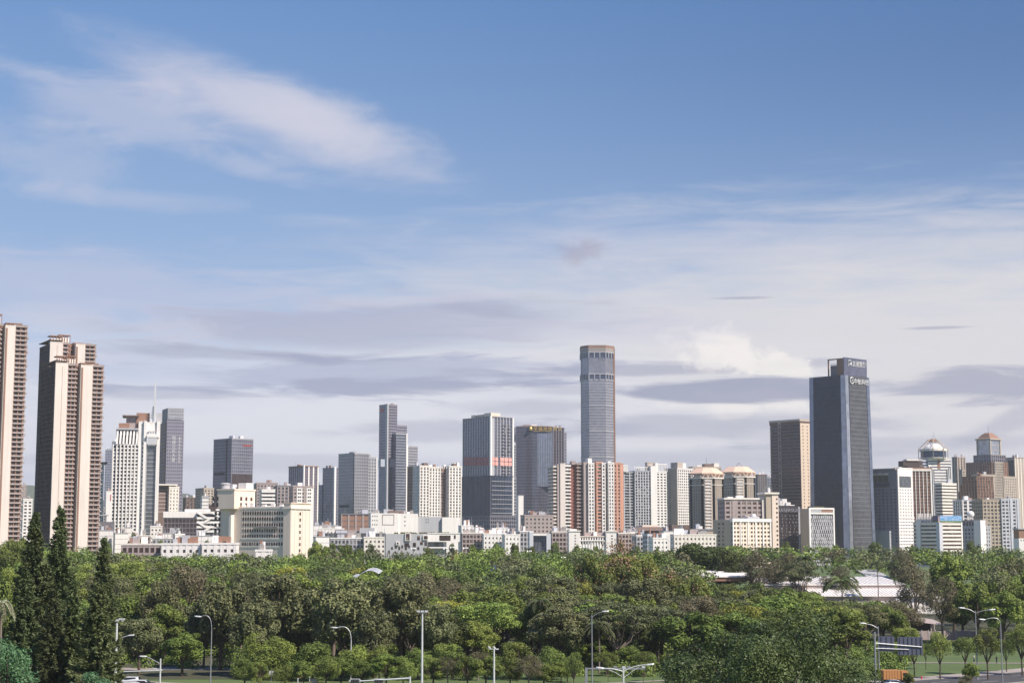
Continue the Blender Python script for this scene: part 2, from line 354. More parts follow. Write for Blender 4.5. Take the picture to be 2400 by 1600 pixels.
def billboard_mat(name, sky_c, mid_c, low_c):
    """printed sheet: flat artwork of sky, pale blocks of lettering and a green foot"""
    m, t, p = principled(name); q = G(t); nn = t.nodes
    tcx = nn.new('ShaderNodeTexCoord'); sp = nn.new('ShaderNodeSeparateXYZ'); t.links.new(tcx.outputs['Generated'], sp.inputs[0])
    n = nn.new('ShaderNodeTexNoise'); mp = nn.new('ShaderNodeMapping'); mp.inputs['Scale'].default_value = (9, 9, 2.2); t.links.new(tcx.outputs['Generated'], mp.inputs[0]); t.links.new(mp.outputs[0], n.inputs['Vector']); n.inputs['Scale'].default_value = 1.6; n.inputs['Detail'].default_value = 2
    c = q.mix(q.m('SMOOTH_MIN', q.m('MULTIPLY', q.m('SUBTRACT', n.outputs[0], .42), 6, clamp=True), 1, .1), sky_c, mid_c)
    c = q.mix(q.m('LESS_THAN', sp.outputs[2], .2), c, low_c)
    t.links.new(c, p.inputs['Base Color']); p.inputs['Roughness'].default_value = .5; MATS[name] = m
billboard_mat('bb', (.05, .28, .52), (.36, .44, .68), (.14, .2, .08)); billboard_mat('bbl', (.03, .10, .26), (.20, .07, .10), (.08, .09, .04))
# ---------------------------------------------------------------- the city
def strip(B, u0, u1, sb, vt, st, depth=16, part='wall', cap=True, vb=None):
    a0, a1 = B.A(u0, sb, vt), B.A(u1, sb, vt)
    z0 = B.g if vb is None else B.Z(vb, a0, sb)
    B.block(a0, a1, sb, depth, z0, B.Z(vt, a0, sb), st, part, cap); return a0, a1
BALC = ST('brownwindow', 3.05, (1.0, 1.3, 'pinkgrey'), (3.0, .6, .7, 'terracotta'), caph=.5, clut=0)
BALC_W = ST('window', 3.05, (1.1, 1.0, 'white'), None, caph=.5, clut=0)
PANEL = ST('palepink', 3, None, None, caph=.4, clut=0)
PANELG = ST('pinkgrey', 3, None, None, caph=.4, clut=0)
DARKL = ST('brownwindow', 3.05, (.9, .15, 'brown'), (3.2, .9, .35, 'darkbrown'), caph=.5, clut=0)  # left face of the pale towers: shade put into the brown tones
RECESS = ST('brownwindow', 3.05, (1.5, .2, 'terracotta'), (2.2, .7, .25, 'terracotta'), caph=.5, clut=0)
def resid(label, D, uL, uc, p1, r1, r2, p2, e, vt, crown, vL=None):
    """balconied point block: dark left face, pale end walls, balcony recesses, ragged right edge"""
    B = Bd('residential_tower', label, uc, D, 30, vt, 'tower', 'pale residential towers with stacked balconies')
    zt = B.Z(vt)
    dL = max(8, min(40, B.L(uL, v=vt)))
    # left wing, its shade put into dark brown walls
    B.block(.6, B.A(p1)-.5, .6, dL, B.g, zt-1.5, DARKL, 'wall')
    strip(B, uc, p1, 0, vt, PANEL, 1.4, 'end_wall')
    strip(B, p1, r1, 2.6, vt+3, BALC, dL-4)
    strip(B, r1, r2, 6.0, vt+6, RECESS, dL-3)
    strip(B, r2, p2, .4, vt+5, PANEL, 14, 'end_wall')
    a0, a1 = strip(B, p2, e, 2.6, vt+6, BALC, dL-2)
    am = B.A((uc+p2)/2)
    # ragged second balcony stack on the far edge
    z = B.Z(vt+8); k = 0
    while z > B.g+20:
        B.box('balcony', 'pinkgrey', a1, a1+1.6+(k % 3)*.5, 3, 9, z, z+1.1); z -= 3.05; k += 1
    # narrow vertical reveals on the end walls
    for c, w in ((B.A(uc, 0)+.55*(B.A(p1)-B.A(uc)), .12), (B.A(r2, .4)+1.0, .5)):
        B.box('pier', 'terracotta', c-w, c+w, -.05, .3, B.g, zt-2.2)
    # open roof frames and lift house
    for (ua, ub, vv, dd) in crown:
        x0, x1 = B.A(ua), B.A(ub); zz = B.Z(vv)
        B.box('roof_house', 'warmwhite', x0+1, x1-1, dd, dd+7, zt-2, zz-2.2)
        B.box('roof_slab', 'terracotta', x0, x1, dd-.8, dd+8, zz-.6, zz)
        n = 5
        for q in range(n): 
            xx = x0+(x1-x0-.4)*q/(n-1); B.box('rail', 'terracotta', xx, xx+.35, dd-.7, dd-.35, zt-2, zz-.55)
    B.box('roof_slab', 'brown', -.6, B.A(p1), -.4, dL, zt+1.3, zt+1.8)
    return B.done()
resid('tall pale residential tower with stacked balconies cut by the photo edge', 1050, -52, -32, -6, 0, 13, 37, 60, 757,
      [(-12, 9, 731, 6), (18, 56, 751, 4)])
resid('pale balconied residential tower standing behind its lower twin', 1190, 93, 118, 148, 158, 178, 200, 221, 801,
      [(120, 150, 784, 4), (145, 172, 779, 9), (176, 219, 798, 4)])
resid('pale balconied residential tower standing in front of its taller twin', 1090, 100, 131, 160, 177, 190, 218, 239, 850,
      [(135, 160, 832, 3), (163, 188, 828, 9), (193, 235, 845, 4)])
# between and behind the twins
B = Bd('apartment_block', 'small white block with narrow windows between the two balconied towers', 55, 1500, 20, 1180, 'building').tower(46, 76, 1171, S_APT_WHITE, 20); B.done()
B = Bd('apartment_block', 'pinkish far tower rising over the small white block', 52, 2300, 20, 1150, 'building').tower(47, 62, 1137, S_APT_PINK, 20); B.done()
B = Bd('slim_tower', 'slim white tower with an overhanging brown cap beside the balconied twin', 228, 1450, 20, 1100, 'tower').tower(226, 243, 1090, S_APT_WHITE, 20)
B.box('roof_slab', 'brown', -1, B.a1+3, -2, 20, B.zt+1.3, B.zt+3); B.done()
B = Bd('office_tower', 'hazy blue stepped tower behind the white spired tower', 247, 2500, 12, 1060, 'tower'); a = B.A(262, v=1055)
B.block(0, a, 0, 30, B.g, B.Z(1055), S_GLASS_BLUE); B.block(a+.1, B.A(276), 0, 30, B.g, B.Z(1035), S_GLASS_BLUE); B.done()
B = Bd('office_block', 'white framed block with a red roof emblem beside the white spired tower', 247, 1700, 14, 1160, 'building')
strip(B, 249, 266, 0, 1151, ST('white', caph=.5), 15); strip(B, 243, 262, 1, 1190, S_APT_GREY, 18)
B.lathe = None
B.bag('emblem', 'letterred').box(B.A(259), B.A(264), -.5, -.1, B.Z(1172), B.Z(1158)); B.done()
B = Bd('station_canopy', 'flat grey canopy roof on columns at the foot of the white spired tower', 222, 1250, 8, 1215, 'canopy')
B.box('roof_slab', 'lightgrey', 0, B.A(250), 0, 14, B.Z(1208), B.Z(1205.5)); B.box('wall', 'duskgrey', 1, B.A(264), 3, 16, B.g, B.Z(1222)); 
for u in (229, 238, 246): B.box('column', 'metalgrey', B.A(u), B.A(u)+.7, 4, 4.7, B.Z(1222), B.Z(1208.1))
B.done()
# white spired tower
B = Bd('spired_tower', 'white tower with gridded front, twin pylons and needle spire', 265, 1400, 12, 1100, 'tower')
GR_W = ST('window', 3.1, (1.1, .3, 'white'), (2.7, 1.1, .8, 'white'), pl=(2.7, 1.1, .5, 'white'), caph=.4, clut=0)
zs = B.Z(1040)
n = 7; us = [264+60*k/n for k in range(n+1)]
for k in range(n):    # gently bowed front
    t0 = 4.5*(1-math.sin(math.pi*min(1, (k+.5)/n*.62+.1)))
    a0, a1 = B.A(us[k], t0), B.A(us[k+1], t0); B.block(a0+.02, a1-.02, t0, 30, B.g, zs, GR_W, 'wall', False)
for k in range(n):
    a0, a1 = B.A(270+54*k/n, 3), B.A(270+54*(k+1)/n, 3)
    B.block(a0+.02, a1-.02, 3.2, 29, zs+.02, B.Z(1006), ST('window', 3.6, (.5, .1, 'lightgrey'), None), 'crown_wall', False)
    B.bag('fin', 'white').frustum([(a0, -.6), (a0+1.5, -.6), (a0+1.5, 3.3), (a0, 3.3)], [(a0+.6, 2.2), (a0+2.0, 2.2), (a0+2.0, 3.3), (a0+.6, 3.3)], zs, B.Z(1008))
B.box('roof_slab', 'lightgrey', B.A(269), B.A(326), 1.2, 30, B.Z(1006), B.Z(1002))
B.box('plant_room', 'terracotta', B.A(275), B.A(300), 5, 20, B.Z(1002)+.1, B.Z(990)); B.box('plant_room', 'pinkgrey', B.A(292), B.A(322), 8, 26, B.Z(1002)+.1, B.Z(974))
B.box('roof_slab', 'brown', B.A(283), B.A(322), 4, 27, B.Z(974)+.05, B.Z(971)); B.box('plant_room', 'terracotta', B.A(316), B.A(347), 7, 24, B.Z(1002)+.1, B.Z(965))
strip(B, 325, 338, 1, 988, ST('white', caph=.5, clut=0), 22, 'side_wall')
B.wins('F', B.A(331, 1), B.A(337, 1), 1, B.g, B.Z(1035), 3.6, 1.6, 1.6, at=1)
PW = ST('white', 3, None, None, caph=.4, clut=0); strip(B, 338, 344.5, -1.5, 986, PW, 14, 'pylon'); strip(B, 368, 376, -1.5, 986, PW, 14, 'pylon')
strip(B, 344.5, 368, 1.0, 1042, ST('curtain_teal', 3.6, (.35, .1, 'lightgrey'), (6.5, .5, .2, 'lightgrey'), caph=.5, clut=0), 16, 'glass_front')
strip(B, 344.5, 368, 0.4, 990, ST('white', caph=.5, clut=0), 16, 'crown_wall', True, 1012)
for k in range(5): c = B.A(346+4.7*k, -2.2); B.bag('fin', 'white').frustum([(c, -1.8), (c+.9, -1.8), (c+.9, 1), (c, 1)], [(c, -4), (c+.9, -4), (c+.9, 1), (c, 1)], B.Z(1043), B.Z(1023))
B.box('ledge', 'white', B.A(342), B.A(371), -4.2, 1.2, B.Z(1024)+.05, B.Z(1018)); 
for k in range(6): c = B.A(347+4.0*k, -1); B.box('mullion', 'white', c, c+.6, -.8, .6, B.Z(1018)+.03, B.Z(1006))
B.box('crown_wall', 'lightgrey', B.A(362), B.A(376), 5, 12, B.Z(990), B.Z(965))
cx = B.A(359); B.bag('mast', 'metalwhite').frustum([(cx-5, 2), (cx+1.6, 2), (cx+1.6, 5), (cx-5, 5)], [(cx-1.8, 3), (cx+.9, 3), (cx+.9, 4), (cx-1.8, 4)], B.Z(1004), B.Z(950))
B.bag('mast', 'metalwhite').frustum([(cx-.9, 1.2), (cx+.9, 1.2), (cx+.9, 2.9), (cx-.9, 2.9)], [(cx-.6, 1.8), (cx+.6, 1.8), (cx+.6, 2.8), (cx-.6, 2.8)], B.Z(1000), B.Z(892))
for k in range(7): z = B.Z(975-6*k); B.bag('rail', 'metalwhite').box(cx-4+k*.3, cx, 1.8, 2.1, z, z+.5)
B.done()
# grey lettered tower
B = Bd('lettered_tower', 'hazy grey tower with white vertical lettering beside the spired tower', 391, 1850, 24, 1020, 'tower')
st = ST('curtain_purple', 3.9, (1.6, .1, 'purplegrey'), (2.4, .8, .2, 'purplegrey'), caph=.6, clut=0)
B.block(0, B.A(430), 0, 34, B.g, B.Z(985), st); B.block(.6, B.A(429), .6, 30, B.Z(985)+1.3, B.Z(957), ST('curtain_light', 3.9, (1.8, .1, 'midgrey'), (2.6, .9, .2, 'midgrey'), caph=.6, clut=0), 'crown_wall')
B.block(-B.c*0-1.2, 1.0, 2, 33, B.g, B.Z(987), ST('terracotta', 4, (1.6, .1, 'purplegrey'), None, caph=.5, clut=0), 'side_wall')
B.text('城\n建\n云\n启\n大\n厦', 4.9, B.A(402.5), -.5, B.Z(1029), line=1.02, mat='letterwhite')
B.text('8\n9\n9\n9\n0\n9\n9\n9', 4.6, B.A(418.5), -.5, B.Z(1029), line=.83, mat='letterwhite'); B.done()
B = Bd('apartment_block', 'beige block with brown bays at the foot of the lettered tower', 397, 1480, 30, 1140, 'building')
B.tower(373, 419, 1143, ST('window', 3.2, (1.7, .2, 'warmwhite'), (3.4, 2.0, .35, 'warmwhite')), 16); strip(B, 396, 415, 1, 1135, PANEL, 12, 'stair_tower')
B.box('roof_slab', 'warmwhite', -12, B.A(415), -1.5, 10, B.Z(1137), B.Z(1134)); B.box('side_wall', 'brown', -10, -.2, 4, 15, B.g, B.Z(1139))
for k in range(8): z = B.Z(1200)+k*3.3; B.box('floor_band', 'pinkgrey', -10.3, -.1, 3.7, 15, z, z+.9)
B.done()
for (lb, u0, uc, u2, vt, D, ph, st) in [
    ('low brown arched block left of the beige twin roofed block', 430, 436, 470, 1167, 2000, 20, ST('window', 4.2, (1.0, .2, 'brown'), (5, 2.4, .5, 'brown'))),
    ('beige far block with a square roof house over the white ramps', 459, 478, 501, 1145, 1900, 30, S_APT_BEIGE),
    ('small white stepped block in front of the beige far block', 470, 474, 489, 1165, 1500, 15, ST('white', 3.2, (1.0, .3, 'lightgrey'), None)),
    ('dark brown boxy block below the glass tower with red lettering', 487, 490, 509, 1186, 1300, 10, ST('darkbrown', 4)),
    ('grey narrow block tucked behind the cream office block', 518, 522, 534, 1147, 1500, 20, S_APT_GREY),
    ('long grey apartment block with hooded roof behind the cream office', 596, 602, 650, 1133, 1650, 12, S_APT_PINK),
    ('grey brown apartment block left of the striped twin slabs', 642, 650, 702, 1139, 1550, 12, ST('window', 3.1, (1.2, .2, 'grey'), (3.4, 1.3, .35, 'pinkgrey'))),
    ('white tower with stacked balconies peeping over the cream office wing', 610, 616, 642, 1149, 1400, 15, ST('window', 3.2, (1.7, 1.0, 'white'), None)),
    ('brown grey tower between the orange roofed block and the dark balcony tower', 1771, 1776, 1797, 1113, 2200, 15, ST('window', 3.2, (1.0, .2, 'brown'), (3.2, 1.6, .4, 'duskgrey'))),
    ('dusky low tower half hidden by the dark balcony tower', 1795, 1799, 1812, 1120, 2300, 15, S_GLASS_BLUE),
    ('pinkish slender tower behind the domed tower', 2232, 2243, 2262, 1072, 2100, 30, ST('brownwindow', 3.1, (.7, .2, 'pinkgrey'), (4.2, 2.2, .4, 'beige'))),
    ('pale thin tower fragment beside the domed tower', 2250, 2255, 2268, 1102, 2050, 25, S_APT_BEIGE),
    ('glassy slim tower just left of the rounded hotel', 1200, 1201, 1212, 1003, 2300, 5, S_GLASS_PUR),
    ('light glass slab at the shoulder of the ribbed tower', 1201, 1202, 1213, 1043, 2200, 5, S_GLASS_GREY),
    ('plain white windowless slab between ribbed tower and hotel', 1213, 1215, 1227, 1161, 1500, 15, ST('white', 4, caph=.3, clut=0)),
]:
    Bd('city_block', lb, uc, D, ph, vt).tower(u0, u2, vt, st).done()
# dark glass tower with red lettering
B = Bd('glass_tower', 'dark glass tower with red lettering and a deep vertical slot', 543, 1900, 42, 1080, 'tower')
B.tower(502, 593, 1029, ST('curtain_purple', 3.9, (.5, .1, 'midgrey'), (2.6, .3, .3, 'midgrey'), pl=(2.6, .7, .35, 'purplegrey'), caph=1.5))
bs = B.L(531); B.box('slot', 'charcoal', -.5, .3, bs-1, bs+1, B.g, B.zt+.5)
B.box('slot', 'charcoal', -.45, .3, B.L(527), B.L(503), B.Z(1112), B.Z(1105))
B.box('panel', 'curtain_brown', .6, B.a1-.2, -.38, -.05, B.g, B.Z(1110)); 
B.text('深高速集团', 2.4, B.A(568), -.5, B.Z(1044), mat='letterred', ext=.15); B.done()
# low brown glass block, white ramp building
B = Bd('office_block', 'low brown glass office block below the lettered tower', 384, 1300, 12, 1230, 'building').tower(370, 462, 1213, ST('curtain_brown', 3.8, (.7, .15, 'duskgrey'), (3, .4, .25, 'duskgrey')), 20); B.done()
B = Bd('ramp_building', 'white car park building with zigzag ramps left of the cream office', 462, 1250, 8, 1220, 'building')
a1 = B.A(531)
B.box('wall', 'window', 0, a1, 1.2, 24, B.g, B.Z(1199))
for i, v in enumerate((1199, 1212, 1222, 1233, 1243)): B.box('deck', 'white', -.3, a1+.3, .2+.03*i, 24.3, B.Z(v+4), B.Z(v-1))
for i, v in enumerate((1208, 1219, 1230, 1240)):
    s_ = 1 if i % 2 else -1; x0 = a1*(.15+.1*(i % 2))
    for q in (0, .55): 
        xa = x0+q*a1*.9; B.bag('ramp', 'white').frustum([(xa+s_*-3, -.3), (xa+s_*-3+3, -.3), (xa+s_*-3+3, .15), (xa+s_*-3, .15)], [(xa+s_*3, -.3), (xa+s_*3+3, -.3), (xa+s_*3+3, .15), (xa+s_*3, .15)], B.Z(v+7), B.Z(v-5))
B.box('roof_house', 'white', -26, a1*.3, 6, 24, B.Z(1212), B.Z(1198)); B.box('roof_house', 'white', -10, a1*.4, 8, 22, B.Z(1199)+.05, B.Z(1192)); B.box('roof_house', 'white', a1*.62, a1, 4, 18, B.Z(1199)+1.2, B.Z(1192)); B.done()
# cream office block
B = Bd('cream_office', 'cream office block with rows of square windows and a raised end tower', 682, 800, 62, 1200, 'building')
bw, bt = B.L(566), B.L(530); zt = B.Z(1186); a1 = B.A(727)
B.box('wall', 'cream', 0, 16, 4, bt, B.g, zt); B.box('wall', 'cream', -.6, a1, -.2, 4, B.g, B.Z(1178)); B.box('wall', 'cream', a1-7, a1, 4.05, 12, B.g, B.Z(1180))
B.box('cornice', 'warmwhite', -1.1, a1+.6, -.8, 4.6, B.Z(1192), B.Z(1188)); B.box('cornice', 'cream', -.9, a1+.4, -.6, 4.3, B.Z(1179), B.Z(1177))
for k in range(6): x = -.3+(a1)*k/5.2; B.box('pier', 'warmwhite', x, x+.45, -.5, -.15, B.g, B.Z(1193))
B.wins('F', a1*.25, a1*.65, 1, B.g, B.Z(1197), 3.0, 1.6, 1.5, 'brownwindow', at=-.2)
nw = 17
for v in (1202, 1215.5, 1229, 1243, 1256, 1274):
    for k in range(nw):
        c = 4.5+(bw-5)*(k+.5)/nw; z = B.Z(v, 0, c); B.box('window', 'brownwindow', -.12, .3, c-.27*(bw-5)/nw, c+.27*(bw-5)/nw, z-.8, z+.8)
for k in range(nw+1): c = 4.5+(bw-5)*k/nw; B.box('mullion', 'cream', -.10, .1, c-.12, c+.12, B.Z(1262, 0, c), B.Z(1190, 0, c))
for (v, h) in ((1192, .8), (1263, .8), (1282, .6)): B.box('ledge', 'warmwhite', -.2, .1, 4, bw, B.Z(v, 0, 20), B.Z(v, 0, 20)+h)
B.box('sunshade', 'grey', -.9, .1, bw*.25, bw*.72, B.Z(1235.5, 0, 20), B.Z(1235, 0, 20)+.2)
# end tower
ta = B.A(598, bw+2, 1150); zt2 = B.Z(1149, 0, bw+6)
B.box('end_tower', 'cream', -1.5, ta, bw+6, bt+3, B.g, B.Z(1192, 0, bw)); B.box('end_tower', 'cream', -3.5, ta, bw+2, bt+3, B.Z(1192, 0, bw)+.05, zt2)
B.box('stair_wall', 'warmwhite', -2.5, 4.5, bw+4.5, bw+5.9, B.g, B.Z(1206, 0, bw))
B.box('parapet', 'cream', -3.8, ta+.3, bw+1.7, bt+3.3, zt2+.04, zt2+.8)
for v in (1168, 1182):
    for k in range(3): c = 0+(ta-1)*(k+.5)/3; z = B.Z(v, 0, bw+3); B.box('window', 'brownwindow', c-.8, c+.8, bw+1.85, bw+2.3, z-.9, z+.9)
for v in (1168, 1182, 1203, 1216, 1230, 1243, 1256, 1274):
    for k in (0, 1): c = bw+10+k*2.6+(bt-bw)*.25; z = B.Z(v, 0, bw+8); e = -3.5 if v < 1190 else -1.5; B.box('window', 'brownwindow', e-.12, e+.3, c-.6, c+.6, z-1, z+1)
for v in (1203, 1216, 1230, 1243, 1256, 1274): z = B.Z(v, 0, bw+5); B.box('window', 'brownwindow', .2, 1.7, bw+4.35, bw+4.8, z-.9, z+.9)
cxx = 2.; B.bag('water_tank', 'lightgrey').lathe(cxx, bw+12, [(2.2, zt2+.5), (2.2, zt2+3), (2.6, zt2+3.2), (2.6, zt2+3.6), (1.5, zt2+4)], 14)
B.box('roof_house', 'bluewhite', 5.5, 9, bw+10, bw+14, zt2+.5, zt2+3.4); B.box('roof_house', 'white', ta-6, ta-.5, bw+3, bw+8, zt2+.9, zt2+4)
for k in range(7): B.box('roof_clutter', 'white', 4+k % 3, 5.2+k % 3, 8+k*6, 10+k*6, zt+.05, zt+1.2+.4*(k % 2))
B.done()
# striped twin slabs and neighbours
B = Bd('twin_slab', 'slab towers with white vertical ribs behind the cream office', 712, 2050, 42, 1120, 'tower')
B.tower(678, 745, 1093, ST('curtain_purple', 3.6, (.6, .1, 'terracotta'), (7.5, 2.0, .8, 'white'), pl=(4.4, .8, .5, 'purplegrey')))
B.box('corner_post', 'white', -1.2, .6, -1.2, .6, B.g, B.zt+2); B.done()
B = Bd('apartment_block', 'pinkish block with two white window panels beside the cream office', 687, 1400, 18, 1160, 'building')
B.tower(682, 733, 1141, S_APT_PINK, 18); 
for u in (695, 718): B.box('panel', 'white', B.A(u), B.A(u+13), -.9, 0, B.Z(1182), B.Z(1143)); B.wins('F', B.A(u+2), B.A(u+11), 2, B.Z(1181), B.Z(1144), 3.1, 1.3, 1.3, at=-.9)
B.box('side_wall', 'white', B.a1-1.8, B.a1+.9, -.8, 1, B.g, B.Z(1145)); B.done()
B = Bd('glass_slab', 'grey blue glass tower with a bright white edge strip', 784, 2150, 45, 1120, 'tower')
B.tower(757, 792, 1097, S_GLASS_PUR); B.box('corner_post', 'white', -.8, 2.2, -.8, 1.5, B.g, B.zt+2); B.block(-1, 3, B.b1, B.b1+14, B.g, B.Z(1137), S_GLASS_PUR, 'low_wing'); B.done()
B = Bd('glass_slab', 'broad pale glass tower left of the stacked tower', 831, 1950, 38, 1100, 'tower')
B.tower(794, 864, 1063, ST('curtain_grey', 3.8, (.5, .1, 'lightgrey'), (2.6, .25, .2, 'lightgrey'), pl=(2.6, .3, .2, 'midgrey')))
B.block(B.A(863, 3), B.A(882, 3), 3, 20, B.g, B.Z(1071), ST('curtain_light', 3.8, (1.2, .2, 'lightgrey'), (4, 1.2, .4, 'lightgrey')), 'side_wing')
B.box('corner_post', 'white', B.A(881, 3), B.A(883, 3), 2, 4, B.g, B.Z(1069)); B.box('sign_panel', 'charcoal', -.4, 0, B.L(820), B.L(797), B.Z(1188), B.Z(1182))
B.box('slot', 'charcoal', -.35, .1, .4, 1.6, B.g, B.zt); B.done()
B = Bd('podium_block', 'brown shopping podium with pilasters at the foot of pale glass tower', 800, 1500, 10, 1220, 'building').tower(785, 868, 1206, ST('terracotta', 5, (.6, .2, 'duskgrey'), (6.5, 1.5, .5, 'pinkgrey')), 24); B.done()
# stacked glass towers
B = Bd('stacked_tower', 'tall stacked glass tower with a square sky opening and stepped wings', 906, 2300, 40, 1050, 'tower')
bl = B.L(885); st = ST('curtain_purple', 4.0, (1.5, .2, 'purplegrey'), (3, .3, .15, 'purplegrey'), caph=1.0, clut=1)
stl = ST('curtain_blue', 4.0, (.7, .2, 'lightgrey'), None, caph=1.0, clut=0); std = ST('curtain_blue', 4.0, (.8, .1, 'duskgrey'), (3, .3, .2, 'purplegrey'), caph=1.0, clut=0)
aR = B.A(931); zU = B.Z(1074); zl = B.Z(1094)
B.block(2.5, aR, 1, bl, zU, B.Z(948), st, 'upper_block'); B.box('corner_post', 'lightgrey', 0, 2.4, -1, 4, B.g, B.Z(946))
B.block(2.5, 12, 5, bl, B.g, zl, std, 'lower_block')
B.box('frame_post', 'lightgrey', 2.0, 3.5, bl-3, bl+.5, zl, zU-.02)
a0, a1 = B.A(928, -8), B.A(953, -8)
bf = B.L(908, a0); B.block(a0, a1, -8, bf, B.g, B.Z(1016), stl, 'front_wing'); B.box('wing_face', 'curtain_dark', a0-.5, a0-.25, -7.5, bf, B.g, B.Z(1018)); B.box('corner_post', 'white', a1-1, a1+.8, -8.8, -7, B.g, B.Z(1014))
B.block(aR+.2, B.A(957), 4, 24, B.g, B.Z(995), st, 'middle_wing'); B.block(B.A(957)+.2, B.A(984), 5, 22, B.g, B.Z(1043), ST('curtain_grey', 4.0, (1.5, .15, 'midgrey'), None, caph=.8, clut=0), 'low_wing')
B.box('corner_post', 'white', B.A(955), B.A(957.5), 1, 5, B.g, B.Z(1041))
B.bag('emblem', 'letterred').box(2.0, 2.4, bl*.55, bl*.85, B.Z(963), B.Z(956)); B.done()
# paired apartments
B = Bd('apartment_tower', 'pair of white apartment towers joined by a shaded middle bay', 984, 1680, 28, 1120, 'tower')
W1 = ST('window', 3.1, (1.1, .25, 'warmwhite'), (3.2, 1.5, .5, 'white'), caph=1.2, clut=2); Dk = ST('brownwindow', 3.1, (1.2, .2, 'pinkgrey'), (3.2, 1.5, .4, 'terracotta'), caph=1, clut=1)  # Dk: shade of the side and middle bays put into brown walls
B.block(.3, 8, 1, max(10, B.L(955)), B.g, B.Z(1092), Dk, 'side_bay'); strip(B, 984, 1006, 0, 1093, W1, 16); strip(B, 1006, 1032, 3, 1096, W1, 16); strip(B, 1032, 1053, 8, 1097, Dk, 20, 'middle_bay'); strip(B, 1053, 1081, 0, 1094, W1, 16)
strip(B, 994, 1003, 3, 1085, ST('brown', caph=.3, clut=0), 9, 'roof_house', True, 1093); strip(B, 1063, 1072, 3, 1087, ST('brown', caph=.3, clut=0), 9, 'roof_house', True, 1094)
for k in range(9): x = B.A(1008+k*5); B.box('rail', 'white', x, x+.5, 2, 2.5, B.Z(1096), B.Z(1091))
B.done()
# white mall
B = Bd('mall_building', 'broad white windowless mall with framed wall panels', 869, 1400, 9, 1225, 'building')
a1 = B.A(934); B.box('wall', 'white', 0, a1, 0, 26, B.g, B.Z(1202)); a2 = B.A(980, 1); B.box('wall', 'white', a1+.05, a2, 1, 26, B.g, B.Z(1203)); a3 = B.A(1036, 3); B.box('wall', 'lightgrey', a2+.05, a3, 5, 26, B.g, B.Z(1210)); B.box('wall', 'white', a3+.05, B.A(1080, 2), 2, 26, B.g, B.Z(1211))  # light grey stretch: shade put into the wall colour
x0, x1 = B.A(896), B.A(924); z0, z1 = B.Z(1228), B.Z(1206)
for (p, q, r_, s_) in ((x0, x0+.5, z0, z1), (x1-.5, x1, z0, z1), (x0, x1, z0-.5, z0), (x0, x1, z1, z1+.5)): B.box('panel_frame', 'pinkgrey', p, q, -.25, -.01, r_, s_)
B.wins('F', B.A(871), B.A(886), 3, B.Z(1245), B.Z(1206), 3.6, .8, 1.1); B.wins('F', B.A(946, 1), B.A(952, 1), 1, B.Z(1240), B.Z(1208), 3.6, .9, 1.1, at=1); B.wins('F', B.A(996, 5), B.A(1006, 5), 2, B.Z(1230), B.Z(1214), 2.4, .8, .9, at=5)
B.clutter(2, a1-2, 3, 24, B.Z(1202), 5); B.clutter(a1+2, a2-2, 3, 24, B.Z(1203), 4)
B.box('roof_house', 'brown', a1-8, a1+5, 5, 12, B.Z(1202)+.05, B.Z(1196)); B.done()
# ribbed tower with red banners
B = Bd('ribbed_tower', 'ribbed dark office tower with two rows of red banner panels', 1150, 1900, 40, 1040, 'tower')
bl = B.L(1086, v=1000); a1 = B.A(1200); zt = B.Z(977); zm = B.Z(1115)
B.block(0, a1, 0, bl, zm, zt, ST('curtain_purple', 3.8, (.5, .08, 'grey'), (4.6, 1.0, .7, 'lightgrey'), pl=(4.5, 1.1, .7, 'lightgrey'), caph=.8, clut=2), 'upper_wall')
B.box('corner_pylon', 'white', -1.2, 1.2, -1.2, 1.2, zm, zt+1); B.box('corner_pylon', 'white', a1-.6, a1+1.6, -1.8, 1, B.Z(1210), zt+.5)
B.wins('F', a1*.52, a1*.9, 4, zm, zt-8, 3.8, 1.4, 1.6, at=-.8); B.box('panel', 'lightgrey', 1.3, a1*.16, -.75, -.1, zm, zt-1)
B.box('roof_house', 'cream', -.5, a1*.42, -1.0, 12, zt+1.1, B.Z(967)); B.box('roof_house', 'beige', 2, 10, 12.1, bl*.62, zt+.9, B.Z(969)); B.box('roof_house', 'cream', 3, 8, bl*.62+.1, bl*.78, zt+.9, B.Z(968))
for (va, vb) in ((1071, 1079.5), (1081, 1090)):
    for k in range(6):
        q0, q1 = bl*(.02+.155*k)+.3, bl*(.02+.155*(k+1))-.3; B.box('banner_panel', 'redpanel', -1.05, -.8, q0, q1, B.Z(vb, 0, q0), B.Z(va, 0, q0))
    for (p, q) in ((.05, .16), (.19, .32), (.42, .60), (.62, .80), (.82, .96)): B.box('banner_panel', 'pinkbanner', a1*p, a1*q, -1.1, -.85, B.Z(vb), B.Z(va))
bl2 = B.L(1082, v=1150); a2 = B.A(1213, v=1150); zp = B.Z(1208)
B.block(-1.5, a1+.3, -1.5, bl2, zp+.1, zm-.1, ST('curtain_navy', 3.8, None, (2.4, .3, .3, 'duskgrey'), pl=(2.4, .55, .4, 'duskgrey'), caph=.7, clut=0), 'lower_wall')
for k in range(8): z = zp+3+k*((zm-zp-4)/8.); B.box('floor_band', 'lightgrey', 0, a1-.7, -2.0, -1.4, z, z+.5)
B.block(a1+.35, a2, 3, 20, zp+.1, B.Z(1118), ST('curtain_dark', 3.8, (1.2, .2, 'midgrey'), (4, .5, .3, 'midgrey'), caph=.5, clut=0), 'side_wing')
B.block(-2.4, a2+1, -2.4, bl2+3, B.g, zp, ST('curtain_dark', 4.6, (1.5, .2, 'duskgrey'), (3.2, .5, .35, 'purplegrey'), caph=.6, clut=4), 'podium')
B.text('ICC', 4, B.L(1100)*0-.9, bl*.8, zt-6, 'L') if False else None
B.done()
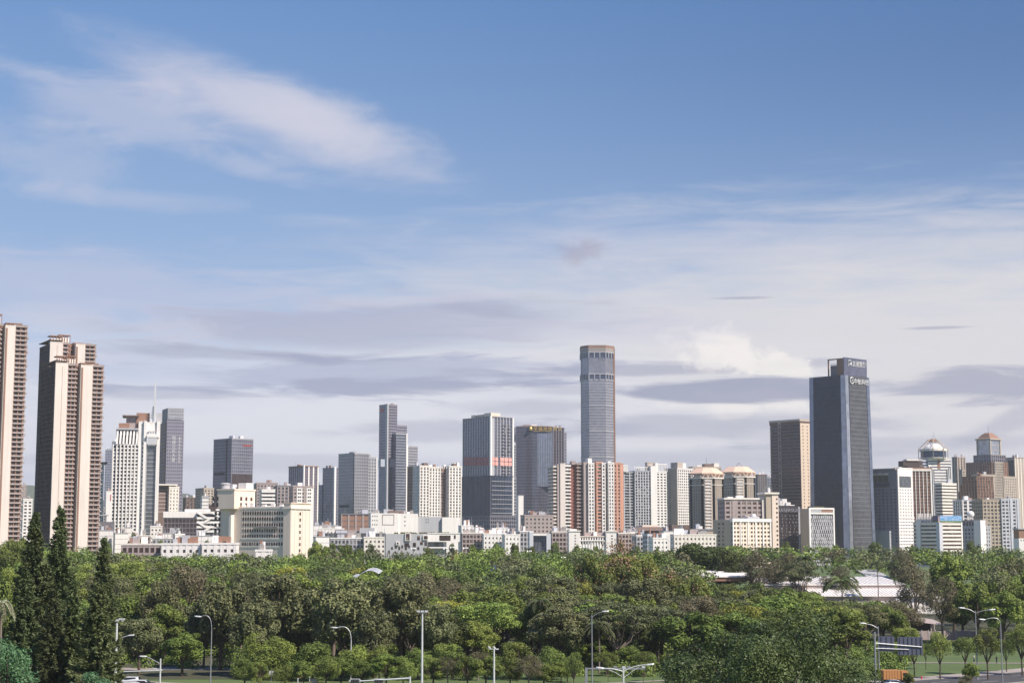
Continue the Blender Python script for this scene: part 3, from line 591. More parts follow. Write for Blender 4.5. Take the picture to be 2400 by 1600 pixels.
# rounded hotel
B = Bd('rounded_hotel', 'dark blue rounded hotel tower with gold rooftop lettering', 1210, 2050, 0, 1080, 'tower')
w = B.A(1322); arc = []
for k in range(13): t = k/12; arc.append((w*t*.78, -9*math.sin(math.pi*min(1, t*.95+.05))))
pts = arc+[(w*.78+.1, 0.3), (w, 2), (w, 30), (0, 30)]; zt = B.Z(1001)
B.bag('glass_wall', 'curtain_dark').prism(arc+[(w*.78, 30), (0, 30)], B.g, zt)
B.block(w*.78+.1, w, 0, 29, B.g, B.Z(1003), ST('curtain_brown', 3.8, (.6, .1, 'duskgrey'), (3.2, 1.0, .7, 'purplegrey'), caph=.6, clut=1), 'side_wall')
B.block(w+.2, w+3.4, 4, 20, B.g, B.Z(1013), ST('curtain_grey', 3.8, (1.2, .1, 'midgrey'), None, caph=.4, clut=0), 'side_screen')
z = zt-.8
while z > B.g+3:
    p = offs(arc+[(w*.78, 12), (0, 12)], .12); B.bag('floor_band', 'duskgrey').prism(p, z, z+.45); z -= 3.8
for k in range(36):
    t = k/36*.99; x = w*t*.78; y = -9*math.sin(math.pi*min(1, t*.95+.05)); B.box('mullion', 'purplegrey', x, x+.22, y-.42, y+.6, B.g, zt)
B.box('panel', 'curtain_blue', w*.44, w*.76, -8.9, -7.5, B.Z(1140), B.Z(1016)); 
for k in range(9): x = w*(.45+.036*k); B.box('mullion', 'lightgrey', x, x+.3, -9.2, -8.6, B.Z(1140), B.Z(1012))
B.bag('parapet', 'terracotta').prism(offs(arc+[(w*.78, 29), (0, 29)], .4), zt+.05, zt+1.2)
B.box('sign_board', 'darkbrown', w*.27, w*.74, -10.4, -9.0, B.Z(1011), B.Z(1000)); B.bag('emblem', 'lettergold').sphere((w*.30, -10.6, B.Z(1006)), 2.1, 14, 1.35)
B.text('平福商情酒店', 5.0, w*.36, -10.6, B.Z(1009), mat='lettergold', spacing=1.45); B.box('sign_rule', 'lettergold', w*.36, w*.73, -10.6, -10.4, B.Z(1011.5), B.Z(1010.8))
B.clutter(4, w*.7, 4, 24, zt+1.2, 4); B.box('gondola', 'metalgrey', w*.80, w*.96, 4, 5, B.Z(997), B.Z(996)); B.box('gondola', 'metalgrey', w*.90, w*.93, 4, 5.2, B.Z(1003), B.Z(996.5)); B.done()
B = Bd('office_block', 'pinkish six storey block with square windows under the rounded hotel', 1230, 1400, 12, 1220, 'building').tower(1214, 1296, 1209, ST('window', 3.4, (1.9, .2, 'pinkgrey'), (3.6, 1.9, .3, 'pinkgrey')), 16); B.clutter(2, B.a1-2, 1, 14, B.zt+1.3, 7); B.done()
# octagonal skyscraper
B = Bd('skyscraper', 'tallest skyscraper, an octagonal grey glass shaft with brown crown', 1364, 2213, 0, 1000, 'skyscraper')
w = B.A(1440, v=900); c = w*.27
oct_ = [(c*.82, -0.0), (w-c, 0), (w, c), (w, w-c), (w-c, w), (c, w), (0, w-c), (0, c)]
zt = B.Z(811); bz = lambda v: B.Z(v)
B.bag('shaft', 'curtain_grey').prism(oct_, B.g, bz(830))
z = bz(889)-1
n = 0
while z > B.g+80:
    B.bag('floor_band', 'lightgrey').prism(offs(oct_, .15 if n % 9 else .5), z, z+(.55 if n % 9 else 1.4)); z -= 3.9; n += 1
for (va, vb) in ((826, 838), (877, 889)):
    B.bag('recess', 'curtain_dark').prism(offs(oct_, .3), bz(vb)+.3, bz(va))
    for i in range(8):
        (x0, y0), (x1, y1) = offs(oct_, .9)[i], offs(oct_, .9)[(i+1) % 8]
        for t in (.02, .34, .66): x, y = x0+(x1-x0)*t, y0+(y1-y0)*t; B.bag('pier', 'lightgrey').box(x-.5, x+.5, y-.5, y+.5, bz(vb), bz(va))
    B.bag('ledge', 'lightgrey').prism(offs(oct_, 1.2), bz(va)+.05, bz(va)+1.2)
B.bag('crown', 'concrete').prism(offs(oct_, .9), bz(826)+1.3, zt); B.bag('crown', 'terracotta').prism(offs(oct_, 1.1), zt-2, zt+.6)
for k in range(12): z = bz(826)+2+k*.72; B.bag('floor_band', 'pinkgrey').prism(offs(oct_, 1.0), z, z+.3)
B.box('corner_pier', 'terracotta', w-.6, w+1.6, c-1, c+2, B.g, zt-1); B.box('corner_pier', 'lightgrey', -.8, 1.0, c-1, c+1, B.g, bz(830)); B.done()
# salmon and white apartments
B = Bd('apartment_tower', 'large apartment block of salmon, brick red and white vertical bays', 1297, 1420, 14, 1100, 'tower')
WW = ST('window', 3.05, (1.2, .25, 'white'), (2.8, 1.2, .4, 'white'), caph=.8, clut=0); SM = ST('window', 3.05, (1.1, .3, 'salmon'), (3.6, 1.7, .45, 'salmon'), caph=1, clut=0); BK = ST('brick', 3.05, (.3, .1, 'brown'), None, caph=.6, clut=0)
for (u0, u1, sb, vt, st) in [(1297, 1306, 1, 1092, ST('brownwindow', 3.05, (1, .2, 'warmwhite'), None, caph=.5, clut=0)), (1306, 1313, 0, 1088, PANELG), (1313, 1325, -1, 1086, PANEL), (1325, 1335, 3, 1090, BALC_W), (1335, 1354, 6, 1088, BK),
                             (1354, 1368, 4, 1086, BALC), (1368, 1379, 0, 1083, PANELG), (1379, 1392, -1.5, 1086, WW), (1392, 1398, 3, 1084, BK), (1398, 1411, 0, 1084, SM), (1411, 1418, -.6, 1086, WW), (1418, 1426, 4, 1087, ST('terracotta', 3.05, (.8, .3, 'brown'), None, caph=.5, clut=0)), (1426, 1438, -1, 1085, WW), (1438, 1454, -.5, 1086, SM), (1454, 1461, .5, 1087, ST('salmon', caph=.5, clut=0))]:
    strip(B, u0, u1, sb, vt, st, 18)
strip(B, 1378, 1387, 2, 1074, ST('white', caph=.3, clut=0), 10, 'roof_house', True, 1086); strip(B, 1340, 1350, 4, 1081, PANELG, 10, 'roof_house', True, 1088); strip(B, 1425, 1432, 3, 1081, ST('white', caph=.3, clut=0), 10, 'roof_house', True, 1086)
B.done()
B = Bd('apartment_tower', 'white gridded apartment block with rooftop pergolas', 1462, 1800, 16, 1130, 'tower')
GG = ST('window', 3.1, (.9, .25, 'lightgrey'), (3.3, .9, .4, 'bluewhite'), caph=1, clut=1)
strip(B, 1462, 1488, 4, 1106, ST('window', 3.1, (1.0, 1.0, 'lightgrey'), (8, .8, 1.2, 'bluewhite'), caph=.8, clut=0), 18); strip(B, 1488, 1525, 1, 1104, GG, 18); strip(B, 1525, 1538, -.5, 1092, ST('white', caph=.6, clut=0), 16, 'end_wall'); strip(B, 1538, 1562, .5, 1106, S_APT_WHITE, 16)
strip(B, 1517, 1534, 5, 1084, ST('beige', caph=.5, clut=0), 12, 'roof_house', True, 1104)
for (ua, ub, vt_, vb_) in ((1461, 1472, 1089, 1105), (1492, 1517, 1093, 1103), (1543, 1565, 1085, 1104)):
    x0, x1 = B.A(ua), B.A(ub); B.box('roof_frame', 'white', x0, x1, .5, 1.3, B.Z(vt_+1.6), B.Z(vt_)); B.box('roof_frame', 'white', x0, x1, 8, 8.6, B.Z(vt_+1.6), B.Z(vt_))
    for k in range(7): x = x0+(x1-x0-.5)*k/6; B.box('rail', 'white', x, x+.5, .6, 1.2, B.Z(vb_), B.Z(vt_+1.6)-.02)
B.box('roof_frame', 'white', B.A(1537), B.A(1543), .4, 9, B.Z(1104), B.Z(1083)); B.done()
B = Bd('apartment_tower', 'tan and white slab with a plain shaded flank and roof house', 1588, 1850, 38, 1130, 'tower')
B.tower(1559, 1624, 1098, ST('window', 3.1, (1.2, .25, 'white'), (3.0, 1.2, .45, 'white'), pl=None, caph=1.0))
B.box('flank_wall', 'tan', -.9, 0, .2, B.b1, B.g, B.zt+.8); B.wins('L', B.b1*.45, B.b1*.95, 2, B.g, B.zt-3, 3.1, 1.0, 1.5, at=-.9)  # shade on the flank put into its tan colour
B.box('roof_house', 'beige', 1, B.A(1602), .8, 12, B.zt+1.3, B.Z(1083)); B.box('roof_house', 'white', B.A(1602)+.1, B.A(1610), 1, 10, B.zt+1.3, B.Z(1084)); B.done()
B = Bd('apartment_tower', 'beige slab with penthouse boxes behind the orange roofs', 1624, 2100, 14, 1110, 'tower').tower(1620, 1690, 1095, S_APT_BEIGE, 18)
B.box('roof_house', 'brown', B.A(1653), B.A(1675), 2, 12, B.zt+1.3, B.Z(1086)); B.box('roof_house', 'warmwhite', B.A(1675)+.1, B.A(1687), 2, 12, B.zt+1.3, B.Z(1084)); B.bag('antenna', 'metalgrey').box(B.A(1658), B.A(1658)+.5, 4, 4.5, B.Z(1086), B.Z(1072)); B.done()
def orange_roof(label, u0, u2, vr, D, vb):
    um = (u0+u2)/2; B = Bd('orange_roof_tower', label, u0, D, 0, 1150, 'tower', 'beige towers with faceted orange roofs')
    w = B.A(u2); c = w*.32; base = [(c, 0), (w-c, 0), (w, c), (w, w-c), (w-c, w), (c, w), (0, w-c), (0, c)]; zb = B.Z(vb)
    B.bag('wall', 'window').prism(offs(base, -.9), B.g, zb); z = zb-1.4; n = 0
    while z > B.g: B.bag('floor_band', 'warmwhite' if n < 5 else 'beige').prism(offs(base, -.45), z-.3, z+1.5); z -= 3.1; n += 1
    for i in range(8):
        (x0, y0), (x1, y1) = base[i], base[(i+1) % 8]; L_ = math.hypot(x1-x0, y1-y0); m = max(3, int(L_/2.7))
        for k in range(m+1):
            if i == 0 and m*.3 < k < m*.7: continue
            t = k/m; x, y = x0+(x1-x0)*t, y0+(y1-y0)*t; B.bag('pier', 'beige').box(x-.8, x+.8, y-.8, y+.8, B.g, zb-.05)
    for k in range(int((zb-B.g)/3.1)): z = zb-2.6-3.1*k; B.bag('balcony', 'white').box(w*.40, w*.60, -1.3, .5, z, z+1.0)
    B.box('bay_wall', 'cream', w*.37, w*.63, -.5, 2, B.g, zb-.1)
    for v in (vb+14,): B.bag('ledge', 'warmwhite').prism(offs(base, .9), B.Z(v+1.5), B.Z(v))
    B.bag('ledge', 'warmwhite').prism(offs(base, 1.4), zb, zb+1.2)
    e0 = offs(base, -2.6); z1 = B.Z(vr+13); z2 = B.Z(vr); B.bag('lantern', 'warmwhite').prism(offs(base, -4.5), zb+1.2, z1)
    for i in range(8):
        (x0, y0), (x1, y1) = offs(base, .9)[i], offs(base, .9)[(i+1) % 8]
        for (ta, tb) in ((.05, .3), (.55, .3), (.45, .72), (.95, .72)):
            B.bag('strut', 'orange').tube([(x0+(x1-x0)*ta, y0+(y1-y0)*ta, zb+1.2), (x0+(x1-x0)*tb, y0+(y1-y0)*tb, z1)], .38, 4)
    B.bag('roof', 'orange').frustum(offs(base, 1.2), offs(base, -w*.20), z1, z2); B.bag('roof', 'orange').prism(offs(base, 1.3), z1-.9, z1-.02)
    return B
orange_roof('orange roofed beige tower partly shaded, beside the tan slab', 1622, 1697, 1095, 1600, 1121).done()
B = orange_roof('orange roofed beige tower behind the grid fronted cream office', 1697, 1772, 1092, 1780, 1118)
w = B.A(1772); B.bag('finial', 'metalgrey').tube([(w*.45, w*.5, B.Z(1092)), (w*.55, w*.5, B.Z(1082)), (w*.68, w*.5, B.Z(1093))], .4, 4); B.done()
B = Bd('office_block', 'brown window office block with a tall beige stair tower', 1699, 1300, 10, 1190, 'building')
st = ST('brownwindow', 3.6, (1.7, .25, 'pinkgrey'), (4.2, 1.5, .4, 'pinkgrey'), caph=1.0); strip(B, 1699, 1787, 0, 1171, st, 18); strip(B, 1716, 1729, -.6, 1170, PANELG, 6, 'pilaster'); B.box('roof_slab', 'warmwhite', -1, B.A(1790), -1.2, 19, B.Z(1170), B.Z(1166))
strip(B, 1786, 1792, -1.4, 1165, PANEL, 10, 'pilaster')
a0, a1 = strip(B, 1795, 1809, -3, 1158, ST('tan', caph=.2, clut=0), 14, 'stair_tower'); a2, a3 = strip(B, 1809, 1824, -3.6, 1158, ST('cream', caph=.2, clut=0), 14, 'stair_tower'); B.wins('F', a2+(a3-a2)*.55, a3-.3, 1, B.g, B.Z(1165), 3.6, 1.4, 1.5, 'brownwindow', at=-3.6)
B.box('roof_slab', 'warmwhite', a0-1.5, a3+.6, -4.6, 15, B.Z(1158)+.3, B.Z(1153)); B.clutter(a0, a3, -3, 12, B.Z(1153), 3); B.done()
B = Bd('grid_office', 'cream office with a white framed grid of reddish windows', 1717, 1240, 34, 1230, 'building')
B.tower(1673, 1804, 1220, ST('brownwindow', 3.1, (1.5, .2, 'cream'), (3.4, 1.3, .3, 'cream'), pl=None, caph=.9), None)
for k in range(6): x = B.a1*k/5; B.box('pilaster', 'white', max(-.7, x-.5), min(B.a1+.7, x+.5), -.9, -.2, B.g, B.zt+.5)
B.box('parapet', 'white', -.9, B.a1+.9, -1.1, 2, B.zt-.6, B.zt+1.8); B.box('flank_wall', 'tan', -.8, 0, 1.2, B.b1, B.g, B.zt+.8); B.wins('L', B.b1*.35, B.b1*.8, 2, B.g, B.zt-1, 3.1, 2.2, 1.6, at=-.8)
B.box('roof_house', 'lightgrey', B.a1*.5, B.a1*.82, 4, 9, B.zt+1, B.zt+3.5); B.bag('roof_dome', 'white').lathe(B.a1*.72, 6.5, [(2.2, B.zt+3.5), (2.0, B.zt+4.6), (1.2, B.zt+5.4), (.1, B.zt+5.8)], 12); B.done()
# dark balcony tower
B = Bd('dark_tower', 'dark brown tower with banded windows and a cream windowed flank', 1876, 1800, 42, 1080, 'tower')
B.tower(1805, 1897, 991, ST('curtain_night', 3.7, (1.3, .45, 'redbrown'), None, caph=2.2)); B.box('flank_wall', 'warmbeige', .2, B.a1, -.6, -.1, B.g, B.zt+.5); B.wins('F', .8, B.a1-1, 2, B.g, B.zt-2, 3.7, 1.7, 1.6, 'brownwindow', at=-.6)
q = B.L(1829); B.box('slot', 'beige', -.9, .2, q-1.8, q+1.8, B.g, B.zt+2.4); B.box('slot', 'charcoal', -1.0, -.85, q-1.1, q+1.1, B.g, B.zt)
z = B.zt-3
while z > 0: B.box('balcony', 'beige', -1.3, -.95, q-1.3, q+1.3, z, z+.7); z -= 7.4
B.box('parapet', 'beige', -.9, B.a1+.9, -.9, B.b1+.9, B.zt+2.25, B.zt+4.5); B.done()
B = Bd('dark_hotel', 'dark serviced hotel block with pale lettering across its top', 1826, 1350, 6, 1210, 'building')
a1 = B.A(1872); B.block(-19, a1, 0, 18, B.g, B.Z(1186), ST('curtain_brown', 3.4, (.35, .1, 'charcoal'), None, caph=.6, clut=0)); B.box('sign_board', 'charcoal', -19, a1-.5, -.6, -.2, B.Z(1201), B.Z(1187))
R = random.Random(4)
for k in range(9):
    for j in range(5): x = a1*(.12+.19*j)+R.uniform(-.6, .6); z = B.Z(1206+7.6*k); B.box('window', 'window', x-.5, x+.5, -.3, .1, z-1.4, z); B.box('mullion', 'midgrey', x+.6, x+.9, -.3, .1, z-1.4, z)
B.box('end_frame', 'lightgrey', a1-.5, a1+1.0, -.8, 18, B.g, B.Z(1187)); B.text('FRASERSUITES', 4.05, B.A(1812)+1.6, -.8, B.Z(1199), mat='lettergrey')
for (u, v) in ((1822, 1166), (1826, 1172), (1838, 1168), (1846, 1176), (1856, 1182)): B.box('roof_house', 'white' if u != 1822 else 'lightgrey', B.A(u), B.A(u+11), 3+(u % 3), 9, B.Z(1186)+.7, B.Z(v))
B.done()
B = Bd('patterned_block', 'white framed block with a staggered dark window pattern', 1897, 1320, 26, 1220, 'building')
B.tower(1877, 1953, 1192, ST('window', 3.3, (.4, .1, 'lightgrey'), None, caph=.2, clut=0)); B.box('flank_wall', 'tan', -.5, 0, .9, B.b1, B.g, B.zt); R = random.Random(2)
n = 11
z = B.Z(1207); r = 0
while z > B.g+2:
    for k in range(n):
        x = 1.2+(B.a1-2.4)*(k+.5)/n+(.45 if r % 2 else -.35); B.box('pier', 'lightgrey', x-R.uniform(.35, .75), x+.4, -.3, .1, z-2.6, z+.05)
        if R.random() < .3: B.box('panel', 'midgrey', x+.35, x+1.1, -.12, .1, z-2.6, z-.05)
    z -= 2.9; r += 1
B.box('front_frame', 'white', -.7, .7, -.9, .3, B.g, B.zt+1); B.box('front_frame', 'white', B.a1-.9, B.a1+.4, -.9, .3, B.g, B.zt+1); B.box('front_frame', 'white', .75, B.a1-.95, -.85, .3, B.Z(1193), B.zt+1.05); B.box('front_frame', 'white', .75, B.a1-.95, -.85, .3, B.Z(1204), B.Z(1200)); B.box('sign_board', 'terracotta', B.a1*.5, B.a1-1, -.5, .1, B.Z(1199.5), B.Z(1193.5)); B.box('sign_board', 'lightgrey', .9, B.a1*.49, -.6, .1, B.Z(1199.5), B.Z(1193.5))
B.box('roof_garden', 'roofgarden', B.a1*.3, B.a1*.75, 4, 12, B.zt+.3, B.zt+2.2); B.done()
# dark glass skyscraper
B = Bd('glass_skyscraper', 'dark teal glass skyscraper with lettering and a raised sign crown', 1976, 1450, 42, 880, 'skyscraper')
bl = B.L(1897); a1 = B.A(2036); zt = B.Z(878); t_ = 1.6
P0 = [(2.5, -1), (a1+t_, -1-t_*.3), (a1+t_, bl+t_), (-1.5, bl+t_), (-1.5, 3)]; P1 = [(2.5, 0), (a1, 0), (a1, bl), (0, bl), (0, 3)]
B.bag('glass_shaft', 'curtain_navy').frustum(P0, P1, B.g, zt)
def lerp(p, q, t): return (p[0]+(q[0]-p[0])*t, p[1]+(q[1]-p[1])*t)
z = zt-.4; n = 0
while z > B.g+2:
    t = (zt-z)/(zt-B.g); pp = [lerp(P1[i], P0[i], t) for i in range(5)]; B.bag('floor_band', 'charcoal').prism(offs(pp, .10), z, z+.25); z -= 4.0/2 if n % 1 else 4.0; n += 1
def face_strip(part, mat, i, t0, t1, d, z0, z1):
    def pt(t, z, dd):
        k = (zt-z)/(zt-B.g); p, q = lerp(P1[i], P0[i], k), lerp(P1[(i+1) % 5], P0[(i+1) % 5], k); x, y = lerp(p, q, t); nx, ny = (q[1]-p[1]), -(q[0]-p[0]); l = math.hypot(nx, ny); return (x+nx/l*dd, y+ny/l*dd)
    B.bag(part, mat).frustum([pt(t0, z0, -.2), pt(t0, z0, d), pt(t1, z0, d), pt(t1, z0, -.2)][::-1], [pt(t0, z1, -.2), pt(t0, z1, d), pt(t1, z1, d), pt(t1, z1, -.2)][::-1], z0, z1)
face_strip('corner_glass', 'curtain_blue', 4, .02, .98, .5, B.g, zt)      # chamfer
face_strip('corner_glass', 'curtain_light', 0, .0, .13, .35, B.g, zt)
face_strip('front_glass', 'curtain_teal', 0, .15, .86, .35, B.g, zt-.5)
face_strip('corner_glass', 'curtain_blue', 0, .88, 1.0, .4, B.g, zt)
face_strip('corner_glass', 'curtain_blue', 3, .0, .13, .35, B.g, zt)
for k in range(24): face_strip('mullion', 'duskgrey', 0, .15+.71*k/24, .155+.71*k/24, .55, B.g, zt)
for k in range(26): face_strip('mullion', 'darkmetal', 3, .14+.85*k/26, .147+.85*k/26, .3, B.g, zt)
z = zt-1
while z > B.g: face_strip('floor_band', 'duskgrey', 0, .15, .86, .48, z, z+.5); z -= 4.0
zc = B.Z(837); ub = B.L(1941, 5, 850)
B.box('crown_wall', 'terracotta', 4.5, a1-1.2, 2.5, 10, zt, zc); B.box('crown_screen', 'curtain_purple', 4.0, a1-.4, 1.6, 2.4, zt+.1, zc+.6)
for (p, q) in ((4.5, 5.3),): 
    B.box('crown_frame', 'terracotta', 4.2, 5.2, 10.1, ub, zc-1, zc); B.box('crown_frame', 'terracotta', 4.2, 5.2, ub-1, ub, zt, zc-1.05); B.box('crown_wall', 'duskgrey', 5.6, a1-4, 10.05, ub-2, zt, zc-6)
B.box('crown_frame', 'lightgrey', 4.3, 5.0, 10.1, ub-3, zc-5.5, zc-5)
B.text('交通银行', 4.6, a1*.42, 1.3, B.Z(851.5), spacing=1.2, ext=.25); B.text('BANK OF COMMUNICATIONS', 1.35, a1*.42, 1.3, B.Z(855), spacing=1.0, ext=.2)
q = B.bag('emblem', 'letterwhite'); cxx = a1*.32
q.tube([(cxx-1.9, 1.3, B.Z(855)), (cxx-1.9, 1.3, B.Z(842)), (cxx+.5, 1.3, B.Z(841.5)), (cxx+1.9, 1.3, B.Z(845)), (cxx+1.9, 1.3, B.Z(854))], .6, 6); q.sphere((cxx+.3, 1.2, B.Z(851)), 1.2, 8)
zz = B.Z(897); B.text('中航科创', 5.5, a1*.36, -1.4, zz+.3, spacing=1.02, ext=.25)
q.tube([(a1*.29+2.5*math.cos(t), -1.3, zz+2.8+2.9*math.sin(t)) for t in [rad(60+30*k) for k in range(10)]], .55, 6); q.tube([(a1*.29-.4, -1.3, zz+2.6), (a1*.29+1.0, -1.3, zz+2.3), (a1*.29+1.8, -1.3, zz+5.0)], .42, 5)
B.done()
# right-hand cluster
B = Bd('dotted_slab', 'slab with grey shaded front and bright white dotted side', 2104, 1480, 40, 1150, 'tower')
bl = B.L(2042, v=1150); a1 = B.A(2139); zt = B.Z(1100)
B.box('wall', 'purplegrey', 0, a1, .4, bl, B.g, zt); B.box('wall', 'white', .3, a1+.2, -.3, .35, B.g, zt+1)  # purple grey carries the front's shade, white the sunlit side
for k in range(60):
    z = B.g+6+k*2.9
    if z > B.Z(1143): break
    for j in range(6): c = bl*(.10+.15*j); B.box('window', 'window', -.12, .2, c-.75, c+.75, z, z+1.3)
    for j in range(5): c = a1*(.14+.18*j); B.box('window', 'brownwindow', c-.55, c+.55, -.42, 0, z, z+1.2)
B.box('glass_bay', 'curtain_teal', a1*.10, a1*.88, -.5, 0, B.Z(1141), B.Z(1115)); B.box('glass_bay', 'curtain_teal', -.4, 0, bl*.3, bl*.95, B.Z(1140), B.Z(1130))
for j in range(3): q0 = bl*(.34+.22*j); B.box('arch_bay', 'roofgarden', -.8, 0, q0, q0+bl*.16, B.Z(1128), B.Z(1113)); B.box('arch_bay', 'cream', -1.1, 0, q0, q0+bl*.16, B.Z(1112), B.Z(1107))
B.box('parapet', 'pinkgrey', -.4, a1*.4, 2, bl+.3, zt+.05, zt+1.5); B.box('parapet', 'white', a1*.1, a1+.4, -.5, 5, zt+1.1, zt+2); 
z = B.g+1
while z < B.Z(1208): B.box('balcony', 'white', -.6, a1+.9, -.7, -.3, z, z+.9); z += 2.9
B.box('entrance_hall', 'lightgrey', -4, 0, bl*.25, bl*.98, B.g, B.Z(1243)); B.done()
B = Bd('ribbed_block', 'brown block with slim white vertical ribs beside the dotted slab', 2137, 1560, 8, 1150, 'tower').tower(2136, 2180, 1099, ST('brownwindow', 3.0, (1.1, .2, 'terracotta'), (4.2, .6, .8, 'white'), caph=1.5), 18)
B.box('lintel', 'warmwhite', -.6, B.a1+.6, -1.3, .2, B.zt-1.8, B.zt+.2); B.box('roof_house', 'darkbrown', -3, B.A(2170), 2, 16, B.zt+1.6, B.Z(1092)); B.box('roof_house', 'darkbrown', B.A(2122), B.A(2168), 4, 16, B.Z(1092)+.1, B.Z(1079)); B.box('roof_slab', 'warmwhite', B.A(2130), B.A(2160), 3, 12, B.Z(1079)+.1, B.Z(1075)); B.done()
B = Bd('domed_tower', 'white striped tower with a glass drum, dome and pointed frame', 2178, 1700, 8, 1150, 'tower')
a1 = B.A(2231); zt = B.Z(1075); B.block(0, a1, 0, 15, B.g, zt, ST('curtain_navy', 3.0, (1.9, .25, 'white'), None, caph=.8, clut=0))
for k in range(6): x = B.A(2179+1.9*k*1.0); B.box('pier', 'white' if k % 2 == 0 else 'curtain_navy', x, x+.75, -.6-.02*k, 0, B.g, B.Z(1092+k*1.5)); x2 = B.A(2231-1.9*k); B.box('pier', 'white' if k % 2 == 0 else 'curtain_navy', x2-.75, x2, -.6-.02*k, 0, B.g, B.Z(1092+k*1.5))
B.box('slot', 'terracotta', B.A(2199), B.A(2205), -.5, 0, B.Z(1098), B.Z(1077))
B.block(B.A(2160), -.1, 1, 14, B.g, B.Z(1078), ST('curtain_navy', 3.0, (1.5, .2, 'bluewhite'), None, caph=.6, clut=0), 'side_wing')
cxd, cyd, r = B.A(2198), 9, (B.A(2228)-B.A(2167))/2
B.bag('drum', 'curtain_navy').lathe(cxd, cyd, [(r*.92, zt+.9), (r*.92, B.Z(1055))], 20); B.bag('ring', 'warmwhite').lathe(cxd, cyd, [(r*1.0, zt+.85), (r*1.0, B.Z(1071.5))], 20); B.bag('ring', 'warmwhite').lathe(cxd, cyd, [(r*1.0, B.Z(1056)), (r*1.0, B.Z(1051))], 20)
zd = B.Z(1051); hd = B.Z(1037)-zd; B.bag('dome', 'white').lathe(cxd, cyd, [(r*.74*math.cos(t), zd+.1+hd*math.sin(t)) for t in [rad(x) for x in (0, 15, 30, 45, 60, 75, 88)]], 20)
zp = B.Z(1028)
for k in range(8):
    t = math.pi/8+math.pi/4*k; B.bag('crown_frame', 'beige').tube([(cxd+r*1.05*math.cos(t), cyd+r*1.05*math.sin(t), B.Z(1074)), (cxd+r*1.05*math.cos(t), cyd+r*1.05*math.sin(t), zd), (cxd+r*.30*math.cos(t), cyd+r*.30*math.sin(t), zp)], .5, 4)
B.bag('crown_cap', 'terracotta').lathe(cxd, cyd, [(r*.42, B.Z(1034)), (r*.28, zp), (r*.15, zp+.6)], 8)
for d_, v in ((-.6, 1017), (1.2, 1009), (2.4, 1020)): B.bag('antenna', 'metalgrey').box(cxd+d_, cxd+d_+.2, cyd, cyd+.2, zp, B.Z(v))
B.done()
B = Bd('striped_annex', 'pale annex with dark ribbon windows in front of the domed tower', 2208, 1500, 38, 1160, 'building').tower(2191, 2241, 1132, ST('brownwindow', 2.9, (1.7, .25, 'warmwhite'), None, caph=.5)); B.done()
B = Bd('roofed_tower', 'brown stepped tower with glass lantern and curved hipped roof', 2322, 2000, 36, 1080, 'tower')
bl = B.L(2291, v=1050); a1 = B.A(2344, v=1050); z1, z2 = B.Z(1066), B.Z(1030)
B.block(0, a1, 0, bl, z1, z2, ST('curtain_light', 6, (.4, .05, 'beige'), None, caph=.2, clut=0), 'lantern')
for (x, y) in ((0, 0), (a1, 0), (0, bl), (a1, bl)): B.box('corner_pier', 'beige', x-.9, x+.9, y-.9, y+.9, z1, z2)
B.box('cornice', 'beige', -2.0, a1+2.0, -2.0, bl+2.0, z2+.25, z2+1.8)
prev = [(-1.0, -1.0), (a1+1, -1.0), (a1+1, bl+1), (-1.0, bl+1)]; zz = z2+1.85
for (k, dz_) in ((.80, 1.2), (.72, 1.9), (.62, .5), (.56, 1.6), (.42, .6), (.36, 1.2), (.16, .4)):
    cxm, cym = a1/2, bl/2; nx = [(cxm+(x-cxm)*1, cym+(y-cym)*1) for x, y in prev]; tgt = [(cxm+(a1/2+1)*k*sx, cym+(bl/2+1)*k*sy) for sx, sy in ((-1, -1), (1, -1), (1, 1), (-1, 1))]
    B.bag('roof', 'terracotta').frustum(prev, tgt, zz, zz+dz_); prev = tgt; zz += dz_
B.box('antenna', 'metalgrey', a1/2, a1/2+.3, bl/2, bl/2+.3, zz, B.Z(996))
SH = ST('curtain_dark', 4, (.6, .1, 'grey'), (4, .6, .3, 'pinkgrey'), caph=.6, clut=0)
B.block(-3, a1+6, -3, bl+4, B.Z(1082), z1-.1, SH, 'shoulder'); B.block(-5, a1+7, -5, bl+14, B.g, B.Z(1083), ST('brownwindow', 3.2, (1.2, .2, 'brown'), (3.6, 1.6, .4, 'terracotta'), caph=.6, clut=1), 'shaft')
x0 = B.A(2331, -8); B.block(x0, B.A(2350, -8), -8, 4, B.g, B.Z(1084), ST('window', 3.2, (1.0, .2, 'beige'), (2.2, .8, .4, 'beige'), caph=.8, clut=0), 'centre_bay')
B.block(B.A(2300, -9), B.A(2332, -9), -9, 6, B.g, B.Z(1115), S_APT_BEIGE, 'low_wing'); B.block(B.A(2350, -9), B.A(2380, -9), -9, 12, B.g, B.Z(1118), S_APT_BEIGE, 'low_wing'); B.done()
B = Bd('slab_tower', 'pale tower with a dark vertical stripe at the far right of town', 2378, 2050, 30, 1080, 'tower').tower(2358, 2398, 1073, ST('beige', 3.2, (.3, .1, 'pinkgrey'), (5, 1.6, .5, 'warmwhite'), pl=(5, 1.6, .5, 'pinkgrey')), 16); B.box('slot', 'charcoal', -.8, .1, 2, 11, B.Z(1113), B.Z(1078)); B.done()
B = Bd('brown_office', 'sloping dark brown office mass beside the striped annex', 2290, 1700, 30, 1130, 'building')
for k, (u, v) in enumerate(((2246, 1150), (2250, 1135), (2255, 1116))): B.block(.2*k, 24-.2*k, (B.L(2255)-.5)*0+.3*k, B.L(u), B.g, B.Z(v), ST('brownwindow', 3.2, (1.1, .2, 'brown'), (3.8, .8, .3, 'terracotta'), caph=.6, clut=1), 'wall', k == 2)
B.done()
